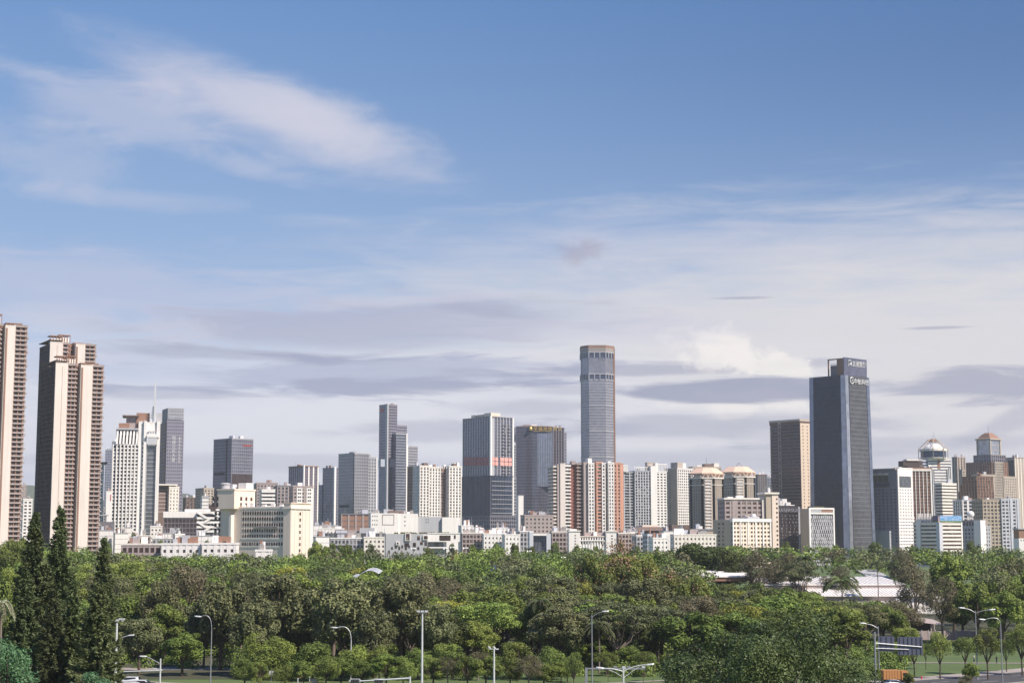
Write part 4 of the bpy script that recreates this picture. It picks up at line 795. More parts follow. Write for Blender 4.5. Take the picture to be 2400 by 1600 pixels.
B = Bd('hotel_block', 'blue grey block with white vertical piers behind the radar dome', 2256, 1450, 10, 1190, 'building').tower(2243, 2305, 1172, ST('window', 3.1, (1.0, .2, 'bluewhite'), (4.6, 1.9, .5, 'white'), caph=.8), 18); B.done()
B = Bd('long_office', 'long office with brown and bluish rows of windows at the right end', 2304, 1400, 10, 1200, 'building')
a1 = B.A(2346); a2 = B.A(2388); zt = B.Z(1172)
B.block(0, a1, 0, 20, B.g, zt, ST('window', 3.1, (1.3, .2, 'tan'), (3.2, 1.1, .35, 'tan'), caph=.9, clut=1)); B.block(a1+.1, a2, -1, 20, B.g, B.Z(1170), ST('window', 3.1, (1.3, .2, 'bluewhite'), (3.2, 1.0, .35, 'bluewhite'), caph=.9, clut=2), 'wing')
for u in (2366, 2382): B.box('pilaster', 'bluewhite', B.A(u), B.A(u+5), -1.7, -1, B.g, B.Z(1170)); 
B.done()
B = Bd('radar_dome_block', 'small grey block carrying a white ball shaped radar dome', 2298, 1320, 34, 1230, 'building').tower(2253, 2320, 1234, ST('window', 3.1, (1.5, .2, 'lightgrey'), (3.2, 1.6, .35, 'lightgrey'), caph=.8))
zb = B.zt+.9; b0 = B.L(2288); B.block(1, 8, b0*.2, B.b1-1, zb, B.Z(1219), ST('window', 3.1, (1.3, .2, 'pinkgrey'), (3, 1.5, .3, 'pinkgrey'), caph=.4, clut=0), 'upper_floor')
cxx, cyy = 4, B.L(2276, 4); B.bag('radar_dome', 'white').sphere((cxx, cyy, B.Z(1204)), 2.9, 18, .95)
for k in range(5): t = k*1.256; B.bag('rail', 'white').tube([(cxx+2*math.cos(t), cyy+2*math.sin(t), B.Z(1219)+.4), (cxx+1.6*math.cos(t), cyy+1.6*math.sin(t), B.Z(1208))], .25, 4)
B.box('stair_tower', 'white', B.A(2296), B.A(2308), -.8, 6, B.g, B.Z(1219)); B.done()
B = Bd('striped_office', 'striped office with a blue rooftop billboard and rounded white corner', 2201, 1280, 30, 1225, 'building')
bl = B.L(2141, v=1235); a1 = B.A(2253); zt = B.Z(1225); B.block(0, a1, 0, bl, B.g, zt, ST('brownwindow', 3.0, (1.6, .25, 'warmwhite'), None, caph=.6, clut=0)); B.box('corner_wall', 'bluewhite', -.5, 3, -.6, 3, B.g, zt+.7); B.box('corner_wall', 'white', a1-.8, a1+.5, -.6, 2, B.g, zt+.7); B.box('corner_wall', 'white', -1.2, 0, bl*.7, bl*.86, B.g, B.Z(1217))
B.box('roof_house', 'pinkgrey', 1.5, 12, bl*.2, bl*.9, zt+.7, B.Z(1210))
for k in range(9): q = bl*(.35+.06*k); B.box('rail', 'white', .5, 1.0, q, q+.4, zt+.7, B.Z(1202))
B.box('billboard', 'bb', .2, a1-.3, -.9, -.5, zt+.75, B.Z(1207.5)) if 'bb' in MATS else None
B.box('billboard', 'bbl', -.9, -.5, .2, bl*.22, zt+.75, B.Z(1207.5)) if 'bbl' in MATS else None
B.done()
B = Bd('roadside_shop', 'small terracotta fronted building with white base at the photo edge', 2388, 1250, 6, 1250, 'building'); B.box('wall', 'terracotta', 0, 10, 0, 10, B.g, B.Z(1240)); B.box('wall', 'white', -.3, 10, -.3, 10, B.g, B.Z(1261)); B.box('roof_slab', 'lightgrey', -.8, 10, -.8, 10, B.Z(1240)+.03, B.Z(1237)); B.wins('F', .5, 9, 4, B.Z(1274), B.Z(1262), 3, .8, 1.2, at=-.3); B.done()
# ---------------------------------------------------------------- low rise fringe between park and towers
LW = ST('window', 3.2, (1.9, .2, 'white'), (2.8, 1.6, .3, 'white'), caph=.9, clut=6)
LC = ST('window', 3.2, (1.8, .2, 'warmwhite'), (2.8, 1.5, .3, 'warmwhite'), caph=.9, clut=6)
LG = ST('window', 3.2, (1.2, .2, 'midgrey'), (2.6, .8, .3, 'lightgrey'), caph=.8, cap='white', clut=6)
LB = ST('brownwindow', 3.2, (1.1, .2, 'pinkgrey'), (2.4, .7, .3, 'pinkgrey'), caph=.8, cap='warmwhite', clut=5)
LP = ST('white', 3.6, (.2, .1, 'lightgrey'), None, caph=.5, clut=5)
low = [  # u0 uc u2 vtop D phi style label
    (283, 286, 377, 1277, 705, 4, LB, 'long brown fronted low hall at the park edge left of the white halls'),
    (377, 379, 470, 1277, 700, 4, LW, 'long white low hall at the park edge, beside the brown fronted hall'),
    (471, 474, 552, 1276, 700, 4, LW, 'white low hall touching the foot of the cream office block'),
    (597, 600, 634, 1292, 690, 6, LW, 'little white gatehouse under the middle of the cream office block'),
    (228, 232, 262, 1243, 800, 8, LP, 'flat white roofed block at the foot of the balconied tower'),
    (266, 270, 300, 1250, 780, 16, LP, 'plain white box building right behind the small conifer'),
    (288, 292, 308, 1236, 830, 10, LP, 'small white roof house under the white spired tower'),
    (300, 306, 352, 1256, 790, 12, LB, 'reddish low block with small trees in front, under the spired tower'),
    (350, 353, 379, 1234, 860, 10, LW, 'white rooftop block with terrace right under the spire tower pylon'),
    (352, 358, 424, 1262, 770, 10, LG, 'grey shaded low block beyond the long brown fronted hall'),
    (376, 380, 422, 1250, 820, 10, LP, 'pale flat block in front of the brown glass office'),
    (406, 411, 432, 1253, 760, 22, LW, 'white three storey block with a red canopy in the low town'),
    (424, 430, 470, 1233, 880, 10, LW, 'white stepped block before the zigzag car park'),
    (440, 446, 500, 1256, 790, 10, LP, 'low white terrace block under the zigzag car park'),
    (500, 504, 531, 1258, 780, 8, LG, 'grey low block wedged against the cream end tower'),
    (470, 474, 530, 1247, 850, 8, ST('window', 3.2, (1.2, .2, 'lightgrey'), (2.2, .5, .3, 'white'), caph=.6, clut=1), 'glass fronted white gallery under the ramps'),
    (731, 735, 792, 1231, 860, 8, LP, 'white stepped roof block right of the cream office'),
    (736, 740, 772, 1258, 720, 14, LP, 'white blank block by trees right of the cream office end'),
    (744, 748, 806, 1240, 840, 8, LW, 'white roofed block under the tall edge strip tower'),
    (745, 750, 902, 1250, 800, 6, ST('curtain_teal', 3.2, (.5, .2, 'duskgrey'), (9, .4, .3, 'lightgrey'), caph=.5, clut=6), 'long dark glass terrace building in front of the brown podium'),
    (770, 775, 853, 1262, 740, 6, LG, 'long grey low block behind the park trees'),
    (851, 854, 903, 1260, 735, 6, LC, 'cream low block with a row of windows left of the cubic museum'),
    (1078, 1082, 1108, 1233, 800, 12, LW, 'white small block with dark slots right of the cubic museum'),
    (1080, 1084, 1142, 1250, 780, 6, LB, 'long reddish block of pilotis right of the cubic museum'),
    (1100, 1104, 1146, 1243, 830, 10, LP, 'pale flat roofed block before the ribbed tower podium'),
    (1130, 1134, 1186, 1252, 770, 6, LW, 'white terrace block before the ribbed tower podium'),
    (1160, 1164, 1190, 1238, 850, 10, LW, 'tall white stair block before the ribbed tower podium'),
    (1180, 1184, 1218, 1254, 760, 10, LW, 'white columned block left of the portal building'),
    (1216, 1219, 1243, 1246, 790, 8, LG, 'grey office annex directly left of the white portal'),
    (1290, 1294, 1335, 1247, 800, 6, LB, 'dark windowed low block between portal and white chateau'),
    (1446, 1450, 1488, 1250, 800, 12, LB, 'red roofed low block right of the white chateau'),
    (1470, 1476, 1500, 1244, 830, 12, LP, 'small white roofed block under the brown theatre'),
    (1488, 1492, 1516, 1256, 780, 26, LG, 'bluish grey block with balconies under the brown theatre'),
    (1514, 1518, 1532, 1252, 770, 26, ST('window', 3.2, (1.1, .5, 'bluewhite'), (3, .8, .4, 'bluewhite'), caph=.5, clut=1), 'pale blue balcony block right under the brown theatre'),
    (1527, 1531, 1566, 1262, 740, 10, LW, 'white small villa block left of the great round tree'),
    (1553, 1556, 1580, 1245, 810, 10, LP, 'pale cube at the left end of the long white roofed block'),
    (1574, 1580, 1678, 1254, 760, 6, LC, 'long white roofed low block behind the great round tree'),
    (1595, 1598, 1604, 1243, 820, 10, LP, 'little white roof cabin on the long low block'),
]
for (u0, uc, u2, vt, D, ph, st, lb) in low:
    D = D if D <= 705 else D*1.5
    Bd('low_building', lb, uc, D, ph, vt, 'low building').tower(u0, u2, vt, st, 12 if ph < 15 else None).done()
# brown theatre
B = Bd('theatre', 'brown hipped roof theatre below the white gridded apartments', 1480, 1300, 8, 1240, 'theatre')
a1 = B.A(1562); B.box('wall', 'brown', 3, a1-3, 1, 26, B.g, B.Z(1243)); B.bag('roof', 'brown').frustum([(0, -2), (a1, -2), (a1, 28), (0, 28)], [(8, 4), (a1-4, 4), (a1-4, 22), (8, 22)], B.Z(1243)+.02, B.Z(1234)); B.box('roof_slab', 'cream', 10, a1-6, 4.5, 21, B.Z(1234)+.02, B.Z(1229.5))
B.box('stage_house', 'brown', B.A(1576), B.A(1617), 2, 24, B.g, B.Z(1229)); B.box('stage_house', 'darkbrown', B.A(1593), B.A(1604), 1.5, 1.95, B.Z(1240), B.Z(1230.5)); B.done()
B = Bd('colonnade_hall', 'grey hall behind the long white roof, under the orange towers', 1622, 1300, 6, 1240, 'building').tower(1620, 1672, 1241, ST('tan', 4, (.6, .4, 'grey'), None, caph=.8), 18); B.done()
# cubic museum
B = Bd('cubic_museum', 'pale grey museum with scattered box windows and planted roof', 904, 1000, 6, 1270, 'museum')
a1 = B.A(1002); zt = B.Z(1250); B.box('wall', 'lightgrey', 0, a1, 0, 22, B.g, zt); 
a2 = B.A(1078); B.box('hall_wall', 'white', a1+.05, a2, 1, 20, B.Z(1269), zt); B.box('hall_wall', 'lightgrey', a1+.05, a2-8, 4, 20, B.g, B.Z(1269)-.02); B.box('glazing', 'curtain_teal', a1+1, a2-10, 3.6, 3.95, B.Z(1281), B.Z(1270)); B.box('floor_slab', 'white', a1, a2-3, 1.5, 19, B.Z(1284), B.Z(1281)-.02)
for (u0, u1, v0, v1) in ((1030, 1056, 1266, 1254), (1064, 1068, 1262, 1253)): B.box('picture_window', 'brownwindow', B.A(u0, 1), B.A(u1, 1), .85, 1.3, B.Z(v0), B.Z(v1))
for (u, v, w_, h_, fr) in ((951, 1250, 9, 15, 1), (978, 1255, 6, 10, 0), (993, 1255, 9, 8, 1), (930, 1270, 4, 5, 1), (948, 1272, 11, 8, 0), (968, 1271, 7, 10, 0), (985, 1268, 6, 8, 0), (995, 1270, 6, 8, 0), (926, 1278, 4, 7, 0), (917, 1281, 4, 6, 0), (934, 1280, 4, 8, 0), (941, 1277, 4, 8, 0), (949, 1280, 5, 8, 0), (978, 1281, 5, 7, 0), (910, 1289, 4, 6, 0), (925, 1291, 4, 5, 0), (940, 1289, 4, 7, 0), (957, 1278, 4, 6, 0), (968, 1284, 5, 6, 0)):
    x0, x1 = B.A(u), B.A(u+w_)
    if fr: B.box('window_box', 'white', x0-.5, x1+.5, -.9, -.02, B.Z(v+h_)-.4, B.Z(v)+.4)
    B.box('window_pane', 'brownwindow', x0, x1, -1.0 if fr else -.15, .2, B.Z(v+h_), B.Z(v))
q = B.bag('roof_garden', 'roofgarden'); R = random.Random(3)
for k in range(60): x = R.uniform(a1*.2, a2*.86); q.sphere((x, R.uniform(2, 6), zt+.3), R.uniform(.4, .9), 5)
B.box('roof_edge', 'white', a1+.05, a2+.3, .7, 20, zt+.02, zt+.5)
B.done()
# white portal
B = Bd('portal_building', 'big white rectangular portal framing dark glass', 1241, 1080, 6, 1265, 'building')
a1 = B.A(1291); B.box('wall', 'curtain_dark', 1, a1-1, 3, 16, B.g, B.Z(1254)); B.box('portal_frame', 'bluewhite', 0, B.A(1250), 0, 8, B.g, B.Z(1246)); B.box('portal_frame', 'bluewhite', B.A(1281), a1, 0, 8, B.g, B.Z(1250)); B.box('portal_frame', 'white', B.A(1250)+.02, B.A(1281)-.02, .02, 7.9, B.Z(1254.5), B.Z(1250)+.03)
for k in range(6): x = B.A(1252)+k*.95; B.box('mullion', 'midgrey', x, x+.15, 2.8, 3.05, B.g, B.Z(1255))
B.box('roof_house', 'white', 0, B.A(1251), 1, 6, B.Z(1246)+.02, B.Z(1244)); B.done()
# chateau
B = Bd('chateau_building', 'white symmetrical building with two end towers and arcaded middle', 1333, 1180, 4, 1265, 'building')
for (u0, u1, vt) in ((1333, 1359, 1245), (1420, 1444, 1246)):
    x0, x1 = B.A(u0), B.A(u1); B.box('end_tower', 'white', x0, x1, -1.5, 10, B.g, B.Z(vt)); B.box('cornice', 'warmwhite', x0-.5, x1+.5, -2, 10.5, B.Z(vt)+.02, B.Z(vt)+.7); B.wins('F', x0+(x1-x0)*.4, x0+(x1-x0)*.75, 1, B.g, B.Z(vt+6), 2.0, 1.0, .9, 'brownwindow', at=-1.5)
B.box('roof_house', 'white', B.A(1335), B.A(1352), 0, 8, B.Z(1245)+.75, B.Z(1239)); x0, x1 = B.A(1359)+.05, B.A(1420)-.05; B.box('wall', 'white', x0, x1, 0, 12, B.g, B.Z(1257)); B.box('cornice', 'cream', x0, x1, -.4, 12, B.Z(1257)+.02, B.Z(1256)+.3)
B.wins('F', x0+.3, x1-.3, 10, B.Z(1278), B.Z(1257.5), 3.0, 1.0, 1.7, 'brownwindow')
for k in range(10): x = x0+(x1-x0-.4)*k/9; B.box('pier', 'white', x, x+.4, -.5, -.05, B.g, B.Z(1266))
B.box('balcony', 'white', x0, x1, -.7, -.02, B.Z(1267), B.Z(1265.5)); B.box('roof_house', 'pinkgrey', B.A(1372), B.A(1418), 4, 11, B.Z(1256)+.35, B.Z(1247)); B.box('roof_house', 'white', B.A(1392), B.A(1400), 2, 4, B.Z(1256)+.35, B.Z(1245)); B.done()
# long white pavilion in the park
B = Bd('park_pavilion', 'long low exhibition hall with white stepped roofs among the trees', 1900, 545, 3, 1370, 'hall')
x0, x1 = B.A(1668, v=1345), B.A(2150, v=1360); 
def slope(part, mat, x0, x1, y0, y1, z0, z1, th=.5): B.bag(part, mat).prism([(0, 0)]*0 or [(x0, y0), (x1, y0), (x1, y1), (x0, y1)], 0, 0) if False else B.bag(part, mat).v.extend([]) or slab(B.bag(part, mat), x0, x1, y0, y1, z0, z1, th)
def slab(q, x0, x1, y0, y1, z0, z1, th):
    i = len(q.v); q.v += [(x0, y0, z0), (x1, y0, z0), (x1, y1, z1), (x0, y1, z1), (x0, y0, z0+th), (x1, y0, z0+th), (x1, y1, z1+th), (x0, y1, z1+th)]
    q.f += [(i, i+3, i+2, i+1), (i+4, i+5, i+6, i+7), (i, i+1, i+5, i+4), (i+1, i+2, i+6, i+5), (i+2, i+3, i+7, i+6), (i+3, i, i+4, i+7)]
zf = PZ(1371, 558); slab(B.bag('upper_roof', 'roofsheet'), B.A(1800, 0, 1360), x1, 13, 44, zf, zf+1.9, .35); B.box('fascia', 'pinkgrey', B.A(1800, 0, 1360)+.5, x1-.5, 13.3, 14, zf-1.6, zf-.02)
zf2 = PZ(1397, 545); xa, xb = B.A(1905, 0, 1380), B.A(2195, 0, 1390)
for k in range(9):
    p = xa+(xb-xa)*k/9; slab(B.bag('roof_panel', 'roofsheet'), p+.04, xa+(xb-xa)*(k+1)/9-.04, -1, 13.2, zf2, zf2+2.0, .3)
slab(B.bag('upper_roof', 'roofsheet'), x0, B.A(1795, 0, 1345), 20, 44, PZ(1352, 565), PZ(1352, 565)+1.6, .35); B.box('fascia', 'terracotta', x0+1, B.A(1795, 0, 1345), 20.4, 21, PZ(1352, 565)-1.3, PZ(1352, 565)-.02)
B.box('wall', 'beige', B.A(1905, 0, 1420), B.A(2100, 0, 1420), 0, 12.8, B.g, zf2-.02); B.box('wall', 'lightgrey', B.A(2100, -1.5, 1420), B.A(2124, -1.5, 1420), -1.5, -.02, B.g, zf2-.6); B.box('wall', 'white', B.A(2124, 0, 1420)+.02, B.A(2226, 0, 1420), .3, 12, B.g, PZ(1396, 545)-.5)
for k in range(26): x = B.A(2020)+k*.46; B.box('pier', 'pinkgrey', x, x+.18, -.15, 0, PZ(1412, 545), zf2-.1)
for k in range(36): p = xa+(xb-xa)*k/36; slab(B.bag('mullion', 'lightgrey'), p, p+.08, -1, 13.1, zf2+.31, zf2+2.31, .08)
for k in range(30): p = B.A(1800, 0, 1360)+(x1-B.A(1800, 0, 1360))*k/30; slab(B.bag('mullion', 'lightgrey'), p, p+.08, 13, 43.9, zf+.36, zf+2.26, .1)
for (v0, v1) in ((1426, 1403), (1448, 1430)): B.box('door_panel', 'charcoal', B.A(2107), B.A(2116), -1.65, -1.4, PZ(v0, 543), PZ(v1, 543))
B.box('bay_wall', 'white', B.A(2050, -6), B.A(2097, -6), -8, -.02, B.g, PZ(1410, 538)); B.box('glazing', 'curtain_grey', B.A(2055, -8), B.A(2088, -8), -8.15, -7.9, B.g+1, PZ(1415, 536)); B.done()
B = Bd('park_pavilion', 'distant pale roof rising behind the long exhibition hall', 2040, 600, 3, 1350, 'hall')
slab(B.bag('upper_roof', 'lightgrey'), 0, B.A(2090), 0, 20, PZ(1358, 600), PZ(1352, 600)+2, .4); B.box('wall', 'beige', .5, B.A(2090)-.5, .5, 18, B.g, PZ(1358, 600)); B.done()
# lean-to shed and garden wall
B = Bd('shed', 'open shed with a sagging grey corrugated roof by the lawn', 2128, 455, 8, 1450, 'shed')
x1 = B.A(2206); zq = PZ(1459, 455); 
for k in range(12):
    p0, p1 = x1*k/12, x1*(k+1)/12-.05; slab(B.bag('roof_sheet', 'pinkgrey'), p0, p1, -1-.18*k, 7-.1*k, zq-.1*k+.5, zq+1.9-.12*k, .12)
for (x, y) in ((.4, -.2), (x1*.62, -1.6), (x1-.5, -2), (x1-.5, 4), (.4, 6)): B.box('post', 'pinkgrey', x-.15, x+.15, y-.15, y+.15, B.g, zq)
B.box('back_wall', 'charcoal', .2, x1-.3, 5, 5.4, B.g, zq+.6); B.done()
B = Bd('garden_wall', 'weathered grey garden wall running behind the lawn trees', 2128, 448, 3, 1470, 'wall')
for k in range(22):
    x = k*1.9; B.box('wall_panel', 'pinkgrey', x, x+1.8, 0, .35, B.g, 2.35+.06*(k % 3))
for k in range(23): x = k*1.9-.1; B.box('wall_pillar', 'lightgrey', x-.06, x+.16, -.1, .45, B.g, 2.7)
B.done()
# wavy glass canopy
r = empty('glass_canopy', (PX(815, 1345, 470), 470, 0), 0, 'wavy pale blue glass canopy showing above the treetops', 'canopy')
bg_ = Bag(); n = 16; wv = PX(888, 1345, 470)-PX(815, 1345, 470); fr = Bag()
for i in range(n):
    for j in range(4):
        def P(i, j): t = i/n; return (wv*t, j*3.2, PZ(1354, 470)+.8*math.sin(min(t*9, 3.2)*1.0)*(t < .36)+(1.0+1.3*math.sin((t-.35)*4.6))*(t >= .35)-.6*(1-t)+.12*j)
        k = len(bg_.v); bg_.v += [P(i, j), P(i+1, j), P(i+1, j+1), P(i, j+1)]; bg_.f.append((k, k+1, k+2, k+3))
for j in range(5): fr.tube([(wv*i/n, j*3.2, PZ(1354, 470)+.8*math.sin(min(i/n*9, 3.2)*1.0)*(i/n < .36)+(1.0+1.3*math.sin((i/n-.35)*4.6))*(i/n >= .35)-.6*(1-i/n)+.12*j+.05) for i in range(n+1)], .1, 4)
for i in (2, 8, 14): fr.tube([(wv*i/n, 6, 0), (wv*i/n, 6, PZ(1354, 470))], .15, 5)
o = link('roof_glass', bg_.mesh('roof_glass', 'canopyglass'), r); md = o.modifiers.new('t', 'SOLIDIFY'); md.thickness = .08
link('frame', fr.mesh('frame', 'metalwhite'), r)['kind'] = 'stuff'
# ---------------------------------------------------------------- ground, road, path, hills
def ground_mat(name, c1, c2, c3, sc=.08):
    m, t, p = principled(name); q = G(t); nn = t.nodes; tcx = nn.new('ShaderNodeTexCoord')
    def ns(s, d, seed):
        n = nn.new('ShaderNodeTexNoise'); n.noise_dimensions = '4D'; n.inputs['W'].default_value = seed; n.inputs['Scale'].default_value = s; n.inputs['Detail'].default_value = d; t.links.new(tcx.outputs['Object'], n.inputs['Vector']); return n.outputs[0]
    a, b, d = ns(sc, 5, 1), ns(sc*9, 4, 2), ns(sc*60, 2, 3)
    f = q.m('MULTIPLY', q.m('SUBTRACT', a, .38), 4, clamp=True); c = q.mix(f, c1, c2)
    c = q.mix(q.m('MULTIPLY', q.m('SUBTRACT', b, .52), 4, clamp=True), c, c3)
    s = nn.new('ShaderNodeVectorMath'); s.operation = 'SCALE'; t.links.new(c, s.inputs[0]); t.links.new(q.m('ADD', .6, q.m('MULTIPLY', d, .8)), s.inputs[3])
    t.links.new(s.outputs[0], p.inputs['Base Color']); p.inputs['Roughness'].default_value = .95
    bp = nn.new('ShaderNodeBump'); bp.inputs['Strength'].default_value = .6; bp.inputs['Distance'].default_value = .2; t.links.new(d, bp.inputs['Height']); t.links.new(bp.outputs[0], p.inputs['Normal']); MATS[name] = m
ground_mat('grass', (.075, .12, .035), (.10, .15, .045), (.09, .10, .045)); ground_mat('asphalt', (.06, .06, .066), (.075, .073, .078), (.05, .05, .054)); ground_mat('paving', (.30, .26, .24), (.35, .31, .29), (.26, .23, .21)); ground_mat('hillgreen', (.06, .08, .05), (.08, .10, .06), (.09, .09, .07), .003)
ground_mat('litter', (.05, .06, .03), (.07, .07, .04), (.10, .08, .055))
xs = sorted(set([-9000, -5000, -3000, -2000, -1200, -800]+list(range(-600, 601, 25))+[800, 1200, 2000, 3000, 5000, 9000])); ys = sorted(set([-400, -200, 0, 100, 200, 260, 290, 310, 330, 360, 400, 440]+list(range(455, 700, 15))+[760, 900, 1200, 2000, 3500, 6000, 9500]))
v = [(x, y, terrain(x, y)) for y in ys for x in xs]; nx = len(xs)
f = [(j*nx+i, j*nx+i+1, (j+1)*nx+i+1, (j+1)*nx+i) for j in range(len(ys)-1) for i in range(nx-1)]
me = bpy.data.meshes.new('ground'); me.from_pydata(v, [], f); me.materials.append(MT('grass')); link('ground', me, kind='structure')
def yc(x): return 285+.0042*x*x
def ribbon(name, off0, off1, z, mat, x0=-140, x1=140, fn=yc, th=0):
    q = Bag(); n = 56; xx = [x0+(x1-x0)*k/n for k in range(n+1)]
    for k in range(n):
        a, b = xx[k], xx[k+1]; i = len(q.v)
        q.v += [(a, fn(a)+off0, z), (b, fn(b)+off0, z), (b, fn(b)+off1, z), (a, fn(a)+off1, z)]; q.f.append((i, i+1, i+2, i+3))
        if th:
            q.v += [(a, fn(a)+off0, z-th), (b, fn(b)+off0, z-th), (b, fn(b)+off1, z-th), (a, fn(a)+off1, z-th)]; q.f += [(i+4, i+5, i+1, i), (i+7, i+6, i+2, i+3)]
    return link(name, q.mesh(name, mat), kind='structure')
ribbon('road', -9, 9, .05, 'asphalt'); ribbon('kerb', 9, 9.35, .17, 'concrete', th=.17); ribbon('kerb', -9.35, -9, .17, 'concrete', th=.17)
ribbon('pavement', 9.35, 15.5, .10, 'paving', 30, 140); ribbon('pavement', 9.35, 12, .10, 'paving', -140, -40)
q = Bag()
for off in (-3, 3):
    x = -120
    while x < 120: i = len(q.v); q.v += [(x, yc(x)+off-.09, .056), (x+4, yc(x+4)+off-.09, .056), (x+4, yc(x+4)+off+.09, .056), (x, yc(x)+off+.09, .056)]; q.f.append((i, i+1, i+2, i+3)); x += 10
link('road_marking', q.mesh('road_marking', 'letterwhite'), kind='structure')
ribbon('path', -1.0, 1.0, .08, 'paving', 15, 150, lambda x: 366-.06*(x-80)); ribbon('path', -.9, .9, .08, 'paving', 0, 40, lambda x: 309+.55*(x-10)); ribbon('path', -3, 3, .09, 'paving', -130, -30, lambda x: 352+.05*x)
# soil under the wood
q = Bag()
for k in range(26):
    a, b = -230+k*18, -230+(k+1)*18
    for j in range(-1, 16): y0, y1 = 345+j*22, 345+(j+1)*22; i = len(q.v); q.v += [(a, y0, terrain(0, y0)+.06), (b, y0, terrain(0, y0)+.06), (b, y1, terrain(0, y1)+.06), (a, y1, terrain(0, y1)+.06)]; q.f.append((i, i+1, i+2, i+3))
q.f = [f_ for f_ in q.f if not (q.v[f_[0]][0] > 65 and q.v[f_[0]][1] < 430)]
q.f = [f_ for f_ in q.f if not (q.v[f_[0]][0] > -52 and q.v[f_[0]][1] < 340)]
link('soil', q.mesh('soil', 'litter'), kind='structure')
# far hills
for (lst, D) in (([(-700, 1215), (30, 1150), (60, 1134), (85, 1136), (120, 1152), (200, 1175), (420, 1158), (433, 1153), (450, 1158), (470, 1168), (560, 1190), (700, 1215), (1000, 1235)], 5600), ([(1900, 1240), (2200, 1200), (2370, 1125), (2400, 1115), (2500, 1098), (2700, 1120), (3200, 1210)], 4600)):
    vv = []; ff = []; m = 90; n = 8; R = np.random.default_rng(3)
    us = np.linspace(lst[0][0], lst[-1][0], m); rough = np.interp(np.arange(m), np.arange(0, m, 4), R.normal(0, 2.2, len(np.arange(0, m, 4))))
    for j in range(n):
        t = j/(n-1)
        for i in range(m):
            vv_ = np.interp(us[i], [a for a, b in lst], [b for a, b in lst])+rough[i]; z = PZ(vv_, D); vv.append((PX(us[i], vv_, D), D-900*(1-t)+R.normal(0, 20), max(0, z*math.sin(t*math.pi/2)**1.2*(1+.06*R.normal()*(1-t)))-2))
    ff = [(j*m+i, j*m+i+1, (j+1)*m+i+1, (j+1)*m+i) for j in range(n-1) for i in range(m-1)]
    vv += [(x, y+1200, -3) for (x, y, z) in vv[(n-1)*m:n*m]]; ff += [((n-1)*m+i, (n-1)*m+i+1, n*m+i+1, n*m+i) for i in range(m-1)]
    me = bpy.data.meshes.new('hills'); me.from_pydata(vv, [], ff); me.materials.append(MT('hillgreen'))
    for p in me.polygons: p.use_smooth = True
    link('hills', me, kind='structure')
# haze
q = Bag(); q.box(-4200, 4200, -320, 7600, -8, 330)
hm = bpy.data.materials.new('haze'); hm.use_nodes = True; t = hm.node_tree; t.nodes.clear(); o_ = t.nodes.new('ShaderNodeOutputMaterial'); pv = t.nodes.new('ShaderNodeVolumePrincipled')
pv.inputs['Color'].default_value = (.90, .92, 1.0, 1); pv.inputs['Density'].default_value = HAZE if 'HAZE' in globals() else .00006; pv.inputs['Anisotropy'].default_value = .2
t.links.new(pv.outputs[0], o_.inputs['Volume'])
if True: link('haze', q.mesh('haze', hm), kind='stuff')
# ---------------------------------------------------------------- trees
def leafmat(name, c, c2, trans=.10, rough=.6):
    m, t, p = principled(name); q = G(t); nn = t.nodes
    at = nn.new('ShaderNodeAttribute'); at.attribute_name = 'tint'; oi = nn.new('ShaderNodeObjectInfo')
    col = q.mix(at.outputs['Fac'], c, c2)
    hs = nn.new('ShaderNodeHueSaturation'); t.links.new(col, hs.inputs['Color'])
    t.links.new(q.m('ADD', .485, q.m('MULTIPLY', oi.outputs['Random'], .03)), hs.inputs['Hue']); 
    t.links.new(q.m('ADD', .72, q.m('MULTIPLY', q.m('FRACT', q.m('MULTIPLY', oi.outputs['Random'], 7.31)), .62)), hs.inputs['Value'])
    t.links.new(hs.outputs[0], p.inputs['Base Color']); p.inputs['Roughness'].default_value = rough; p.inputs['Specular IOR Level'].default_value = .35
    tr = nn.new('ShaderNodeBsdfTranslucent'); t.links.new(hs.outputs[0], tr.inputs[0]); mx = nn.new('ShaderNodeMixShader'); mx.inputs[0].default_value = trans
    t.links.new(p.outputs[0], mx.inputs[1]); t.links.new(tr.outputs[0], mx.inputs[2]); t.links.new(mx.outputs[0], t.nodes['Material Output'].inputs[0]); MATS[name] = m
leafmat('l_greygreen', (0.058, 0.077, 0.034), (0.185, 0.197, 0.084)); leafmat('l_green', (0.049, 0.086, 0.018), (0.219, 0.280, 0.054)); leafmat('l_bright', (0.069, 0.108, 0.025), (0.262, 0.324, 0.067)); leafmat('l_yellow', (0.105, 0.131, 0.022), (0.384, 0.374, 0.059))
leafmat('l_dark', (0.029, 0.049, 0.016), (0.137, 0.171, 0.040)); leafmat('l_brown', (0.085, 0.085, 0.040), (0.185, 0.165, 0.095)); leafmat('l_conifer', (0.032, 0.058, 0.022), (0.115, 0.140, 0.055), .1); leafmat('l_bamboo', (0.097, 0.136, 0.029), (0.348, 0.374, 0.079))
leafmat('l_palm', (0.045, 0.076, 0.029), (0.154, 0.209, 0.073)); leafmat('l_bluegreen', (0.049, 0.111, 0.052), (0.112, 0.213, 0.097)); leafmat('l_mottled', (0.060, 0.098, 0.022), (0.237, 0.280, 0.059)); leafmat('l_gloss', (0.020, 0.036, 0.010), (0.088, 0.122, 0.035), .08, .5); leafmat('l_orange', (.30, .10, .02), (.2, .17, .05)); leafmat('l_rust', (.22, .13, .07), (.30, .20, .12)); leafmat('l_palepalm', (.20, .24, .14), (.32, .34, .22))
